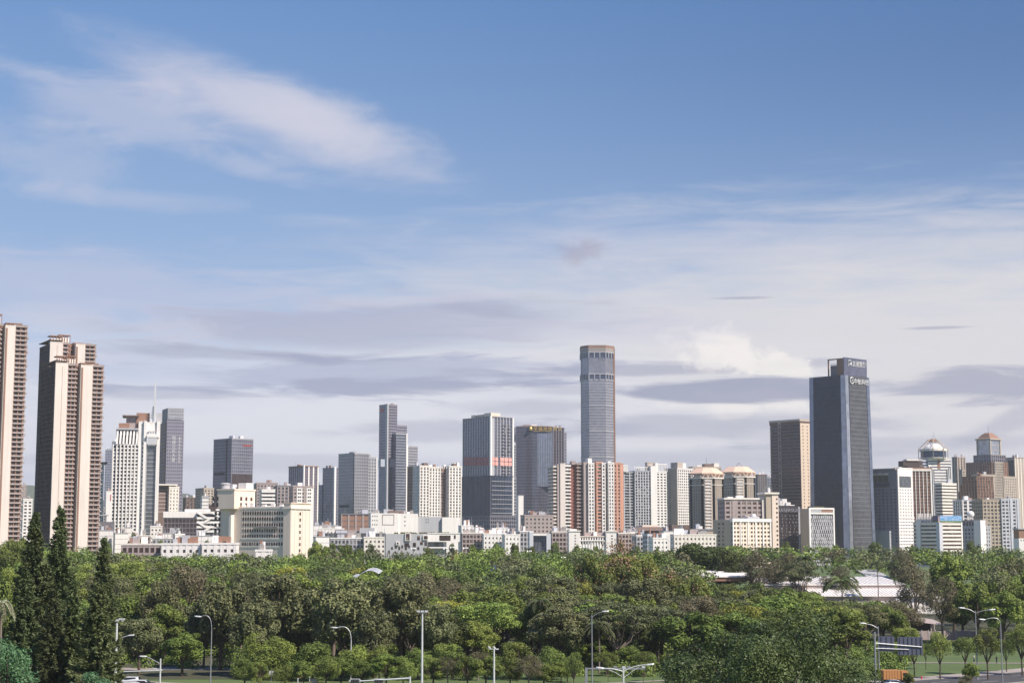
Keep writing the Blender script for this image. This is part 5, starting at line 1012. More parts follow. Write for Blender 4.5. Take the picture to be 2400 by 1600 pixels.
def quads(C, Nn, s, asp, tint, name, mat, tint2=None, T=None):
    n = len(C); r = RNG.normal(size=(n, 3)) if T is None else T
    t = np.cross(Nn, r); t /= np.linalg.norm(t, axis=1, keepdims=True)+1e-9; b = np.cross(Nn, t)
    if T is not None: t, b = b, t
    s = np.asarray(s).reshape(-1, 1) if np.ndim(s) else np.full((n, 1), s)
    V = np.stack([C-t*s*.5, C-b*s*.5*asp, C+t*s*.5, C+b*s*.5*asp], 1).reshape(-1, 3)   # diamond leaves
    me = bpy.data.meshes.new(name); me.vertices.add(4*n); me.vertices.foreach_set('co', V.ravel().astype(np.float32))
    me.loops.add(4*n); me.loops.foreach_set('vertex_index', np.arange(4*n, dtype=np.int32)); me.polygons.add(n); me.polygons.foreach_set('loop_start', np.arange(0, 4*n, 4, dtype=np.int32)); me.polygons.foreach_set('loop_total', np.full(n, 4, dtype=np.int32))
    a = me.attributes.new('tint', 'FLOAT', 'FACE'); a.data.foreach_set('value', tint.astype(np.float32)); me.materials.append(MT(mat)); me.update(); return me
def crown_pts(n, K, rc, leaf, shape='round', seed=0, R=1.0, Hh=.85):
    """unit crown: clumps over an irregular dome, leaves on and in the clumps"""
    g_ = np.random.default_rng(seed); cs = []
    while len(cs) < K:
        d = g_.normal(size=3); d /= np.linalg.norm(d); z = d[2]
        if shape == 'round' and z < -.75: continue
        if shape == 'flat' and z < -.1: continue
        k = g_.uniform(.45, .80); c = d*k*np.array([R, R, Hh]); 
        if shape == 'flat': c[2] = Hh*(.1+.55*g_.integers(0, 3)/2)*(1-.55*(c[0]**2+c[1]**2)); c[:2] *= 1.15
        if shape == 'tall': c[2] *= 1.0; c[:2] *= 1-.5*max(0, c[2])
        cs.append((c, rc*g_.uniform(.7, 1.35)))
    P = []; Q = []; T = []
    w = np.array([r**2 for c, r in cs]); w /= w.sum()
    for (c, r), wi in zip(cs, w):
        m = max(8, int(n*wi)); d = g_.normal(size=(m, 3)); d[:, 2] = d[:, 2]+.25; d /= np.linalg.norm(d, axis=1, keepdims=True)
        bump = 1+.28*np.sin(5*d[:, :1]+c[0]*9)*np.sin(5*d[:, 1:2]+c[1]*9)
        rr = r*bump*g_.uniform(.55, 1.0, (m, 1))**.45; sc = np.array([1, 1, .42 if shape == 'flat' else .82]); P.append(c+d*rr*sc)
        nn_ = d*np.array([.8, .8, 1.1])+g_.normal(size=(m, 3))*.55+np.array([0, 0, .35]); Q.append(nn_/np.linalg.norm(nn_, axis=1, keepdims=True))
        T.append(np.clip(g_.uniform(0, 1)*.5+g_.uniform(0, .6, m), 0, 1))
    return np.concatenate(P), np.concatenate(Q), np.concatenate(T)
CROWNS = {}
def make_crown(kind, var, n, K, rc, leaf, shape, mat, R=6.0, Hh=6.2, asp=.6, zc=0):
    P, Q, T = crown_pts(n, K, rc, leaf, shape, hash((len(kind), ord(kind[0]), ord(kind[-1]), var)) % 9999, 1, 1)
    P = P*np.array([R, R, Hh]); P[:, 2] += zc; s = leaf*RNG.uniform(.6, 1.35, len(P)); CROWNS.setdefault(kind, []).append((quads(P, Q, s, asp, T, 'crown', mat), trunk_mesh(kind, var, R, zc, Hh)))
def trunk_mesh(kind, var, R, zc, Hh, mat=None):
    q = Bag(); g_ = random.Random(var*7+len(kind)); pale = kind in ('brown', 'olive')
    q.tube([(0, 0, -.6), (.05, .1, 1.0), (.2*g_.uniform(-1, 1), .2, zc*.45)], [.50, .34, .27], 8)
    b = (q.v[-1][0], .2, zc*.43)
    for k in range(7):
        t = 2*math.pi*k/7+g_.uniform(-.3, .3); e = (R*.62*math.cos(t), R*.62*math.sin(t), zc+Hh*g_.uniform(-.1, .45)); mid = (e[0]*.45+g_.uniform(-.4, .4), e[1]*.45, zc*.72)
        q.tube([b, mid, e], [.22, .13, .04], 5)
        for j in range(2): q.tube([mid, (e[0]*.7+g_.uniform(-1.2, 1.2), e[1]*.7+g_.uniform(-1.2, 1.2), e[2]+g_.uniform(0, 1.2))], [.09, .03], 4)
    q.tube([b, (0, 0, zc+Hh*.5)], [.24, .06], 6)
    return q.mesh('trunk', 'palebark' if pale else 'bark')
ZC = 9.4     # crown centre of the unit tree: 15.5 m tall, 6 m crown radius
for v_ in (0, 1):
    make_crown('greygreen', v_, 14500, 38, .235, .48, 'round', 'l_greygreen', zc=ZC)
    make_crown('green', v_, 14500, 34, .24, .48, 'round', 'l_green', zc=ZC)
    make_crown('bright', v_, 11000, 40, .27, .40, 'flat', 'l_bright', zc=ZC-2.5, asp=.5)
    make_crown('dark', v_, 14500, 32, .25, .46, 'round', 'l_dark', zc=ZC)
    make_crown('brown', v_, 8500, 34, .24, .38, 'round', 'l_brown', zc=ZC, asp=.5)
    make_crown('yellow', v_, 8500, 32, .24, .40, 'flat', 'l_yellow', zc=ZC-2.5, asp=.5)
    make_crown('mottled', v_, 14500, 36, .23, .50, 'round', 'l_mottled', zc=ZC, asp=.45)
    make_crown('olive', v_, 8500, 40, .21, .40, 'flat', 'l_greygreen', zc=ZC-2.5, asp=.5)
make_crown('bluegreen', 0, 14000, 30, .30, .22, 'round', 'l_bluegreen', zc=ZC); make_crown('bamboo', 0, 11000, 60, .16, .55, 'tall', 'l_bamboo', 3.2, 6.5, .22, ZC-2.2); make_crown('bamboo', 1, 11000, 60, .16, .55, 'tall', 'l_bamboo', 3.2, 6.5, .22, ZC-2.2)
make_crown('orange', 0, 5000, 24, .28, .38, 'round', 'l_orange', zc=ZC); make_crown('street', 0, 6500, 26, .30, .42, 'round', 'l_green', Hh=4.8, zc=ZC+1.2); make_crown('street', 1, 6500, 26, .30, .42, 'round', 'l_bright', Hh=4.8, zc=ZC+1.2)
for v_ in (0, 1): make_crown('scrub', v_, 12000, 34, .27, .42, 'round', 'l_mottled' if v_ else 'l_bright', Hh=7.4, zc=8.0)
# mottled crowns carry rusty seed clusters: a second cluster mesh of their own
P, Q, T = crown_pts(900, 30, .22, .4, 'round', 77, 1, 1); SEEDS = quads(P*np.array([6.1, 6.1, 6.3])+np.array([0, 0, ZC]), Q, .5*RNG.uniform(.6, 1.3, len(P)), .7, T, 'seed_clusters', 'l_rust')
TREENAME = dict(greygreen='park_tree', green='park_tree', bright='albizia_tree', dark='fig_tree', brown='bare_tree', yellow='albizia_tree', mottled='seeding_tree', olive='albizia_tree', bluegreen='park_tree', bamboo='bamboo_clump', orange='flowering_tree', street='lawn_tree', scrub='shrub_tree')
CNT = [0]
def tree(kind, x, y, ztop, r, label, group=None, seeds=False, rot=None):
    m, tm = CROWNS[kind][CNT[0] % len(CROWNS[kind])]; CNT[0] += 1; g0 = terrain(x, y); h = ztop-g0
    flat = kind in ('bright', 'yellow', 'olive'); top = {True: 12.6, False: 15.6}[flat] if kind != 'bamboo' else 15.5
    R0 = 3.3 if kind == 'bamboo' else 6.4
    e = empty(TREENAME[kind], (x, y, g0), rot if rot is not None else RNG.uniform(0, 6.28), label, 'bamboo' if kind == 'bamboo' else 'tree', group); e.scale = (r/R0, r/R0, h/top)
    link('crown', m, e); link('trunk', tm, e)
    if seeds: link('seed_clusters', SEEDS, e)['kind'] = 'stuff'
    return e
def at(kind, u, vt, D, rpx, label, seeds=False, group=None): x = PX(u, vt, D); return tree(kind, x, D, PZ(vt, D), rpx*D/F, label, group, seeds)
TAKEN = []
def A_(kind, u, vt, D, rpx, label, seeds=False):
    at(kind, u, vt, D, rpx, label, seeds); TAKEN.append((PX(u, vt, D), D, rpx*D/F))
MAN = [
 ('greygreen', 520, 1345, 345, 78, 'large grey green tree at the left end of the big front canopy'), ('greygreen', 655, 1332, 342, 92, 'broad grey green tree with reddish twigs in the front canopy middle'), ('greygreen', 800, 1338, 338, 95, 'broad grey green tree directly below the wavy glass canopy'), ('greygreen', 940, 1342, 340, 88, 'grey green tree behind the tall triple headed mast'), ('greygreen', 1020, 1400, 335, 55, 'smaller grey green tree right of the tall triple headed mast'), ('greygreen', 600, 1400, 330, 70, 'low grey green tree above the dark road gap'), ('greygreen', 880, 1420, 326, 60, 'grey green tree between curved lamp and mast'),
 ('brown', 440, 1312, 400, 88, 'brownish grey tree behind the conifers, right of the smallest one'), ('greygreen', 380, 1345, 372, 60, 'dusty green tree just right of the tall conifers'), ('greygreen', 330, 1440, 335, 62, 'dusty green tree beside the white camera pole'), ('green', 430, 1470, 330, 62, 'deep green roadside tree left of the curved arm lamp'), ('greygreen', 480, 1400, 350, 55, 'grey green tree behind the curved arm lamp'),
 ('scrub', 640, 1478, 322, 60, 'fresh green tree at the road edge under the grey canopy'), ('scrub', 735, 1492, 320, 62, 'fresh green rounded tree left of the short curved lamp'), ('scrub', 835, 1500, 320, 60, 'fresh green tree hiding the foot of the short curved lamp'), ('scrub', 600, 1466, 326, 30, 'slim bright green sapling at the dark road gap'), ('scrub', 890, 1500, 318, 40, 'bright green loose tree right of the short curved lamp'),
 ('mottled', 1165, 1370, 372, 92, 'big glossy green tree in the centre of the wood'), ('green', 1090, 1365, 385, 60, 'green tree joining the grey canopy to the glossy centre tree'), ('mottled', 1260, 1395, 360, 70, 'green tree beside the small dark palm in the centre'), ('green', 1310, 1420, 350, 55, 'green leafy tree right of the small centre palm'), ('mottled', 1120, 1450, 345, 60, 'green tree sheltering the black hollow in the centre'), ('bright', 1300, 1370, 400, 55, 'pale yellowish green tree in the middle distance centre'), ('bright', 1245, 1330, 440, 48, 'pale green tree with yellowish tips above the centre palm'),
 ('scrub', 980, 1510, 322, 45, 'light green shrubby tree beside the triple headed mast foot'), ('scrub', 1060, 1496, 324, 55, 'light green bushy tree between the two masts'), ('brown', 1120, 1520, 320, 36, 'brownish scrub tree left of the camera mast'), ('scrub', 1215, 1492, 322, 55, 'yellow green bushy tree just right of the camera mast'), ('scrub', 1290, 1505, 322, 50, 'mid green bushy tree left of the grey gantry'), ('scrub', 1330, 1530, 316, 26, 'young tree with a thin pale trunk near the gantry'), ('street', 1420, 1522, 330, 32, 'bright young tree above the double armed lamp'), ('green', 1470, 1510, 336, 42, 'dense green young tree above the double armed lamp'), ('street', 1510, 1520, 328, 30, 'bright young tree under the big dark fig'), ('green', 1390, 1500, 345, 45, 'green tree behind the slim lamp pole with small arm'), ('bluegreen', 1480, 1485, 350, 40, 'bluish green rounded tree behind the young lawn trees'),
 ('mottled', 1385, 1292, 430, 62, 'tree with rusty seed clusters, first of the rising row below salmon flats'), ('mottled', 1440, 1288, 440, 66, 'tree with rusty seed clusters directly below the white gridded flats'), ('mottled', 1505, 1300, 430, 60, 'tree with rusty seed clusters below the tan slab'), ('mottled', 1570, 1318, 425, 58, 'tree with rusty seed clusters left of the bamboo dark hedge'), ('mottled', 1625, 1345, 415, 52, 'last of the rusty seeded trees beside the hanging hedge'), ('yellow', 1450, 1283, 520, 60, 'yellow green spreading tree beyond the rusty seeded row'),
 ('bamboo', 1440, 1380, 375, 30, 'feathery yellow green bamboo at the left of its grove'), ('bamboo', 1480, 1366, 378, 34, 'tall feathery bamboo in the grove with pale dry tips'), ('bamboo', 1530, 1376, 380, 34, 'feathery bamboo at the right of its grove'), ('bamboo', 1580, 1385, 382, 30, 'dark green bamboo leaning towards the great round fig'), ('bamboo', 1620, 1392, 380, 28, 'bamboo stand just behind the great round fig'), ('mottled', 1430, 1440, 352, 55, 'reddish flowering glossy tree above the lone palm', ), ('dark', 1500, 1450, 350, 60, 'dark green tree between the lone palm and the great fig'),
 ('dark', 1632, 1258, 600, 88, 'great dark domed tree standing above the park skyline'), ('dark', 1712, 1280, 585, 56, 'dark round tree leaning on the great domed skyline tree'), ('dark', 1560, 1285, 590, 40, 'dark low shoulder of the great domed skyline tree'),
 ('brown', 1780, 1288, 560, 62, 'thin brownish tree right of the domed skyline tree'), ('brown', 1840, 1284, 575, 58, 'thin brownish tree in front of the patterned block'), ('olive', 1870, 1305, 555, 52, 'olive spreading tree above the exhibition hall roof'), ('brown', 1960, 1318, 560, 50, 'brownish tree above the hall roof near the big palm'),
 ('brown', 2140, 1308, 470, 58, 'large pale brown tree with forked limbs beside the hall'), ('brown', 2205, 1340, 440, 52, 'pale brown tree with leaning trunk before the white wall'), ('green', 2230, 1292, 480, 66, 'large fresh green tree beside the pale brown one'), ('green', 2290, 1345, 430, 66, 'fresh green tree over the small shop roofs'), ('green', 2350, 1380, 420, 60, 'fresh green tree at the right edge above the lamps'), ('dark', 2375, 1290, 520, 52, 'dark brownish green tree at the right edge skyline'), ('brown', 2110, 1278, 600, 40, 'brownish olive tree under the white dotted slab'),
 ('dark', 1700, 1356, 500, 44, 'dark hedge like tree hiding the hall left roof edge'), ('dark', 1765, 1360, 500, 46, 'dark feathery tree under the hall left roof'), ('dark', 1830, 1364, 500, 44, 'dark feathery tree right under the hall stepped roof'), ('dark', 1880, 1385, 480, 36, 'dark tree left of the big palm before the hall'),
 ('green', 2060, 1398, 420, 42, 'dark rounded tree in front of the exhibition hall doors'), ('green', 2100, 1425, 410, 36, 'rounded tree left of the corrugated shed'), ('bright', 2120, 1462, 395, 34, 'bright tree behind the blue road sign'), 
 ('bright', 60, 1292, 330, 60, 'bright green layered tree left of the tall conifers'), ('green', 20, 1330, 300, 62, 'green tree at the left edge behind the pale palm'), ('bright', 18, 1240, 520, 46, 'bright green tree against the edge tower foot'), ('green', 60, 1240, 540, 40, 'green tree against the small white narrow block'),
 ('bright', 215, 1300, 480, 50, 'bright layered tree between the conifers below the twin towers'), ('bright', 300, 1296, 520, 56, 'bright layered tree right of the smallest conifer'), ('bright', 365, 1300, 540, 52, 'bright layered tree below the brown fronted hall'), ('bright', 330, 1325, 470, 46, 'bright layered tree in front of the smallest conifer'), ('brown', 590, 1335, 480, 42, 'rusty red tinged tree below the cream office'), ('yellow', 690, 1312, 500, 50, 'yellow green tree below the cream office right wing'), ('yellow', 640, 1345, 440, 56, 'yellow green tree just behind the big grey canopy'), ('yellow', 560, 1350, 450, 44, 'yellow green tree rising behind the left of the grey canopy'), ('yellow', 850, 1316, 520, 56, 'yellow green layered tree behind the wavy glass canopy'), ('dark', 930, 1296, 560, 34, 'dark conical bushy tree below the cubic museum'), ('dark', 760, 1318, 520, 36, 'dark tree left of the wavy glass canopy'),
 ('green', 575, 1283, 640, 40, 'rounded tree hiding the foot of the cream office'), ('green', 745, 1264, 660, 30, 'tree in front of the blank white block right of the cream office'), ('green', 820, 1262, 655, 44, 'broad tree before the long grey low block'), ('orange', 1072, 1284, 640, 18, 'orange flowering tree below the museum right wing'), ('brown', 1100, 1330, 520, 44, 'greyish brown dry tree in the middle distance'), ('brown', 1010, 1318, 560, 30, 'pinkish dry tree below the museum'),
]
for m_ in MAN: A_(m_[0], *m_[1:5], m_[5], seeds=('rusty seed' in m_[5] or 'reddish flowering' in m_[5]))
# lawn trees on the right, their trunks in full view
for (u, vt, vb, r, k, lb) in [(2141, 1490, 1577, 26, 'street', 'lawn tree mostly hidden by the blue road sign'), (2200, 1476, 1582, 34, 'street', 'bright green lawn tree with straight trunk right of the blue sign'), (2260, 1484, 1572, 32, 'street', 'mid green lawn tree between sign and first tall lamp'), (2312, 1466, 1584, 38, 'street', 'dark green leaning lawn tree between the two tall lamps'), (2356, 1490, 1566, 24, 'street', 'small lawn tree right of the second tall lamp'), (2392, 1455, 1574, 40, 'street', 'leaning lawn tree at the right photo edge'), (2168, 1500, 1560, 16, 'street', 'slender lawn tree behind the blue sign edge'), (1345, 1524, 1612, 24, 'street', 'thin trunked young tree left of the gantry'), (2110, 1500, 1566, 22, 'street', 'lawn tree with thin trunk below the blue sign'),
                          (1425, 1535, 1590, 14, 'street', 'tiny staked sapling on the lawn left of the path'), (1508, 1545, 1592, 13, 'street', 'tiny staked sapling on the lawn by the path'), (1530, 1530, 1588, 12, 'street', 'tiny staked sapling next to the great fig')]:
    D = H*F/(vb-1265); at(k, u, vt, D, r, lb)
for (u, vt, vb, r, k, lb) in [(2275, 1545, 1600, 24, 'green', 'leafy shrub at the foot of the first tall lamp'), (2262, 1578, 1612, 22, 'brown', 'yellow brown shrub at the road edge below the tall lamp'), (2130, 1572, 1604, 16, 'green', 'green shrub beside the orange truck'), (2050, 1560, 1600, 20, 'green', 'green shrub left of the orange truck'), (350, 1570, 1590, 5, 'brown', 'tiny dry shrub by the parked cars')][:4]:
    D = H*F/(vb-1265); at(k, u, vt, D, r, lb)
ROW = [(575, 'scrub', 'by the small white square sign'), (610, 'scrub', 'left of the small white square sign, lower'), (668, 'scrub', 'between the white and the red sign'), (712, 'green', 'right of the red sign'), (765, 'scrub', 'right of the beige cabinet'), (800, 'green', 'at the foot of the short curved lamp'), (850, 'scrub', 'above the left signal head'), (905, 'green', 'above the traffic signal arm'), (945, 'scrub', 'at the post of the traffic signal'), (1015, 'scrub', 'right of the triple headed mast foot'), (1050, 'brown', 'between the masts, leaf thin'), (1095, 'scrub', 'left of the camera mast foot'), (1140, 'green', 'touching the camera mast'), (1195, 'scrub', 'right of the camera mast foot'), (1240, 'brown', 'in the middle of the lawn edge'), (1275, 'scrub', 'two steps left of the thin trunked young tree'), (1315, 'green', 'beside the thin trunked young tree')]
for i, (u, k, lb) in enumerate(ROW):
    D = 303+RNG.uniform(0, 9); at(k, u, 1532+RNG.uniform(-8, 20), D, RNG.uniform(28, 46), 'low roadside shrub '+lb, group='shrubs along the road edge')
# foreground masses
def big(label, u, vt, D, rx, mat, n, K, rc, leaf, hh, seed, name='fig_tree', asp=.55):
    P, Q, T = crown_pts(n, K, rc, leaf, 'round', seed, 1, 1); x = PX(u, vt, D); zt = PZ(vt, D); zc = zt-hh*1.05
    me = quads(P*np.array([rx, rx, hh])+np.array([0, 0, zc]), Q, leaf*RNG.uniform(.6, 1.4, len(P)), asp, T, 'crown', mat)
    e = empty(name, (x, D, 0), 0, label, 'tree'); link('crown', me, e); link('trunk', trunk_mesh('big', 3, rx*.9, zc, hh), e); return e
big('great glossy fig tree filling the lower right of the park edge', 1806, 1364, 165, 14.2, 'l_gloss', 84000, 56, .195, .27, 11.5, 11)
big('bluish green leafy tree in the lower left corner', 20, 1468, 150, 3.6, 'l_bluegreen', 16000, 34, .27, .20, 5.0, 5, 'corner_tree')
big('low leafy treetop at the bottom left beneath the conifers', 205, 1560, 175, 3.2, 'l_bluegreen', 8000, 20, .27, .2, 2.6, 6, 'corner_tree')
# Norfolk pines
def pine(label, u, vt, D, rpx, seed, dens=1.0):
    g_ = np.random.default_rng(seed); x = PX(u, vt, D); zt = PZ(vt, D); Rm = 1.4*rpx*D/F; lean = g_.normal(0, .012, 2); bare = 1-dens*.55; C = []; Nn = []; T = []; tin = []; q = Bag()
    q.tube([(0, 0, -.5), (.1, 0, zt*.5), (0, .1, zt-.3)], [.42, .22, .04], 7); z = 2.0
    while z < zt-.4:
        t = 1-(z/zt); r = Rm*min(1, (t*1.5)**.8*.95+.06); nb = 8
        for k in range(nb):
            a = 2*math.pi*(k+g_.uniform(-.25, .25))/nb+z*1.7; rr = r*g_.uniform(.55, 1.15)*(1+.18*math.sin(a*2+z*.6+seed));
            if g_.uniform() < .14: continue
            d = np.array([math.cos(a), math.sin(a), 0]); z0_ = z; z_ = z+g_.uniform(-.35, .35); m = int(48*rr*dens)+8
            s = g_.uniform(.08, 1, m)**.75; sag = -.25*rr*np.sin(s*2.0)+.35*rr*s**2*.5; side = np.array([-d[1], d[0], 0]); w = g_.normal(0, .16, m)*(1.2-s)*rr**.5*1.4
            p = np.outer(s*rr, d)+np.outer(w, side); p[:, 2] = z_+sag+g_.normal(0, .20, m)+.25*s*rr*.3; C.append(p); tt = d*1.0+np.outer(w, side)*1.5+np.array([0, 0, .45])+g_.normal(0, .25, (m, 3)); T.append(tt)
            nn_ = g_.normal(0, .6, (m, 3))+np.array([0, 0, 1.0]); Nn.append(nn_/np.linalg.norm(nn_, axis=1, keepdims=True)); tin.append(np.clip(s*.8+g_.uniform(-.2, .3, m), 0, 1))
            q.tube([(0, 0, z), tuple(d*rr*.5+np.array([0, 0, z-.15*rr])), tuple(d*rr*.9+np.array([0, 0, z]))], [.05, .035, .012], 3)
        z += g_.uniform(.5, .72)
    C, Nn, T, tin = map(np.concatenate, (C, Nn, T, tin)); me = quads(C, Nn, (.66*g_.uniform(.7, 1.2, len(C))), .30, tin, 'crown', 'l_conifer', T=T)
    e = empty('norfolk_pine', (x, D, 0), 0, label, 'conifer'); link('crown', me, e); link('trunk', q.mesh('trunk', 'bark'), e)
pine('tall dark pine standing left of the open crowned one', 84, 1203, 238, 50, 1, 1.3); pine('tallest pine, its sparse open top crossing the pale tower', 142, 1183, 246, 44, 2, .8); pine('pine with a short broad top in front of the low white town', 244, 1255, 256, 36, 3, 1.1)
pine('dark slim pine in the front row below the tallest one', 127, 1376, 222, 34, 4, 1.2); pine('dark pine in the middle of the front conifer row', 172, 1362, 226, 34, 5, 1.2); pine('broad bushy pine closing the conifer row by the white pole', 232, 1352, 218, 46, 6, 1.2); pine('shadowed pine deep behind the first tall conifer', 60, 1330, 232, 44, 7, 1.2)
# palms
def palm(label, u, vt, D, rpx, n=16, mat='l_palm', seed=0, droop=1.0):
    g_ = np.random.default_rng(seed); x = PX(u, vt, D); zt = PZ(vt, D)-rpx*D/F*.35; L_ = rpx*D/F*1.15; C = []; Nn = []; T = []; q = Bag()
    q.tube([(0, 0, -.5), (.15, 0, zt*.5), (0, 0, zt)], [.22, .16, .14], 7)
    for k in range(n):
        a = 2*math.pi*k/n+g_.uniform(-.2, .2); up = g_.uniform(.1, 1.0); d = np.array([math.cos(a), math.sin(a), 0]); side = np.array([-d[1], d[0], 0]); m = 34; s = np.linspace(.08, 1, m)
        ctr = np.outer(s*L_*(1-.3*up), d); ctr[:, 2] = zt+L_*(up*.75*s*1.5-(.75*droop+.35*up)*s**2)
        q.tube([tuple(c) for c in ctr[::8]], .04, 3)
        for sg in (-1, 1):
            o = np.outer(np.full(m, sg*.17*L_), side)*np.sin(np.pi*np.clip(s, .05, .97))[:, None]**.5; o[:, 2] -= .08*L_; C.append(ctr+o*.55); T.append(np.tile(side*sg+d*.7+np.array([0, 0, -.5]), (m, 1))); Nn.append(np.tile(np.array([0, 0, 1.0])+side*sg*.5, (m, 1))+g_.normal(0, .2, (m, 3)))
    C, Nn, T = map(np.concatenate, (C, Nn, T)); Nn /= np.linalg.norm(Nn, axis=1, keepdims=True); me = quads(C, Nn, .30*L_, .16, g_.uniform(0, 1, len(C)), 'fronds', mat, T=T)
    e = empty('palm_tree', (x, D, terrain(x, D)), 0, label, 'palm'); link('fronds', me, e); link('trunk', q.mesh('trunk', 'palebark'), e)
palm('dark palm whose crown crosses the exhibition hall roof', 1972, 1345, 400, 46, 20, seed=1); palm('small far palm left of the exhibition hall roof', 1888, 1312, 520, 26, seed=2); palm('lone palm with pale trunk left of the great fig', 1403, 1452, 338, 36, 18, seed=3); palm('small feathery palm in the centre of the wood', 1265, 1398, 356, 32, seed=4)
palm('small palm half sunk in trees at the hall left end', 2056, 1330, 540, 18, seed=5); palm('pale drooping palm at the left photo edge', 4, 1400, 205, 32, 22, 'l_palepalm', 6, 1.6)
# ---------------------------------------------------------------- the rest of the wood
SKY = [(-50, 1242), (40, 1242), (90, 1246), (150, 1262), (210, 1282), (280, 1292), (380, 1296), (520, 1298), (620, 1300), (720, 1292), (760, 1272), (900, 1292), (1000, 1294), (1080, 1284), (1200, 1278), (1330, 1276), (1470, 1279), (1560, 1278), (1760, 1276), (1860, 1277), (2030, 1275), (2110, 1271), (2300, 1273), (2460, 1274)]
def lim(u): return float(np.interp(u, [a for a, b in SKY], [b for a, b in SKY]))
MARK = [(70, 'balconied edge tower'), (250, 'twin balconied towers'), (345, 'white spired tower'), (440, 'grey lettered tower'), (530, 'zigzag car park'), (650, 'cream office block'), (745, 'striped twin slabs'), (880, 'pale glass slab'), (950, 'stacked glass tower'), (1030, 'white mall'), (1090, 'paired white flats'), (1205, 'ribbed banner tower'), (1300, 'rounded hotel'), (1380, 'tallest skyscraper'), (1465, 'salmon flats'), (1560, 'white gridded flats'), (1625, 'tan flanked slab'), (1700, 'first orange roof'), (1800, 'grid fronted office'), (1880, 'dark hotel'), (1960, 'patterned block'), (2045, 'dark teal skyscraper'), (2140, 'dotted slab'), (2235, 'domed tower'), (2330, 'radar dome'), (9999, 'long office')]
ADJ = dict(greygreen='grey green round', green='mid green round', bright='bright green layered', dark='dark green dense', brown='thin brownish', yellow='yellow green layered', mottled='glossy mottled green', olive='dull olive layered')
P_ = []; g_ = np.random.default_rng(21); y = 344.0
while y < 690:
    sp = 12.5+(y-344)*.010; xw = y*.345; x = -xw+g_.uniform(0, sp)
    while x < xw:
        P_.append((x+g_.uniform(-3, 3), y+g_.uniform(-3.5, 3.5))); x += sp*g_.uniform(.85, 1.2)
    y += sp*.86
fill = []
for (x, y) in P_:
    u = CX+x/y*F*math.cos(TILT)*1.0075
    if u > 2030 and y < 425: continue
    if 1640 < u < 2250 and 525 < y < 605: continue
    if 2110 < u < 2230 and 440 < y < 525: continue
    if u < 280 and y < 300: continue
    if 225 < u < 700 and y < 372 and g_.uniform() < .75: continue
    if any((x-a)**2+(y-b)**2 < (.62*r+2.5)**2 for a, b, r in TAKEN): continue
    k = ['green', 'greygreen', 'olive', 'brown', 'dark', 'bright', 'yellow', 'mottled'][int(g_.choice(8, p=[.27, .13, .20, .05, .15, .09, .04, .07]))]
    h = g_.uniform(15, 21); zl = PZ(lim(u)-5+g_.uniform(0, 10), y); ml = 1e9
    if 1640 < u < 2250 and y < 530: ml = PZ(1404 if u > 1880 else 1372, y)
    zt = min(terrain(x, y)+h, zl, ml)
    if y < 400 and u < 2030: zt = min(zt, terrain(x, y)+g_.uniform(12, 15.5))
    fill.append((y, x, u, zt, g_.uniform(6.6, 8.6), k))
fill.sort()
NIND = 190
hs = sorted(f_[3]-terrain(f_[1], f_[0]) for f_ in fill[:NIND]); hm_ = hs[len(hs)//2]
labs = {}
info = []
for (y, x, u, zt, r, k) in fill[:NIND]:
    row = 'in the wood front' if y < 385 else ('in the second rank' if y < 430 else ('midway back' if y < 480 else 'far back'))
    mk = [n_ for lim_, n_ in MARK if u < lim_][0]; h = zt-terrain(x, y)
    sz = 'tall' if h > hm_ else 'low'
    lb = f"{sz} {ADJ[k]} tree {row} below the {mk}"; labs.setdefault(lb, []).append(u); info.append(lb)
for (y, x, u, zt, r, k), lb in zip(fill[:NIND], info):
    us_ = sorted(labs[lb]); 
    if len(us_) > 1: i = us_.index(u); n_ = len(us_); lb2 = ('leftmost ' if i == 0 else ('rightmost ' if i == n_-1 else ['', 'second ', 'third ', 'fourth ', 'fifth ', 'sixth ', 'seventh '][min(i, 6)]))+lb
    else: lb2 = lb
    tree(k, x, y, zt, r, lb2, 'trees of the park wood')
# undergrowth beneath the trunks, nobody could count it
uC, uN, uT = [], [], []
for k in range(520):
    yy = 332+110*(k/520)**1.3+RNG.uniform(-4, 4); xx = RNG.uniform(-.33, .24)*yy; uu = CX+xx/yy*F
    if 230 < uu < 620 and yy < 350: continue
    if uu < 250: continue
    rr = RNG.uniform(1.8, 3.6); m = int(150*rr); d = RNG.normal(size=(m, 3)); d /= np.linalg.norm(d, axis=1, keepdims=True); d[:, 2] = np.abs(d[:, 2]); uC.append(np.array([xx, yy, terrain(xx, yy)-.2])+d*np.array([rr, rr, rr*1.1])*RNG.uniform(.6, 1, (m, 1))); uN.append(d+RNG.normal(size=(m, 3))*.4); uT.append(RNG.uniform(0, .8, m))
uC, uN, uT = map(np.concatenate, (uC, uN, uT)); o = link('undergrowth', quads(uC, uN/np.linalg.norm(uN, axis=1, keepdims=True), .5*RNG.uniform(.6, 1.3, len(uC)), .6, uT, 'undergrowth', 'l_green'), kind='stuff'); o['label'] = 'dark leafy undergrowth filling the ground beneath the park trees'; o['category'] = 'undergrowth'
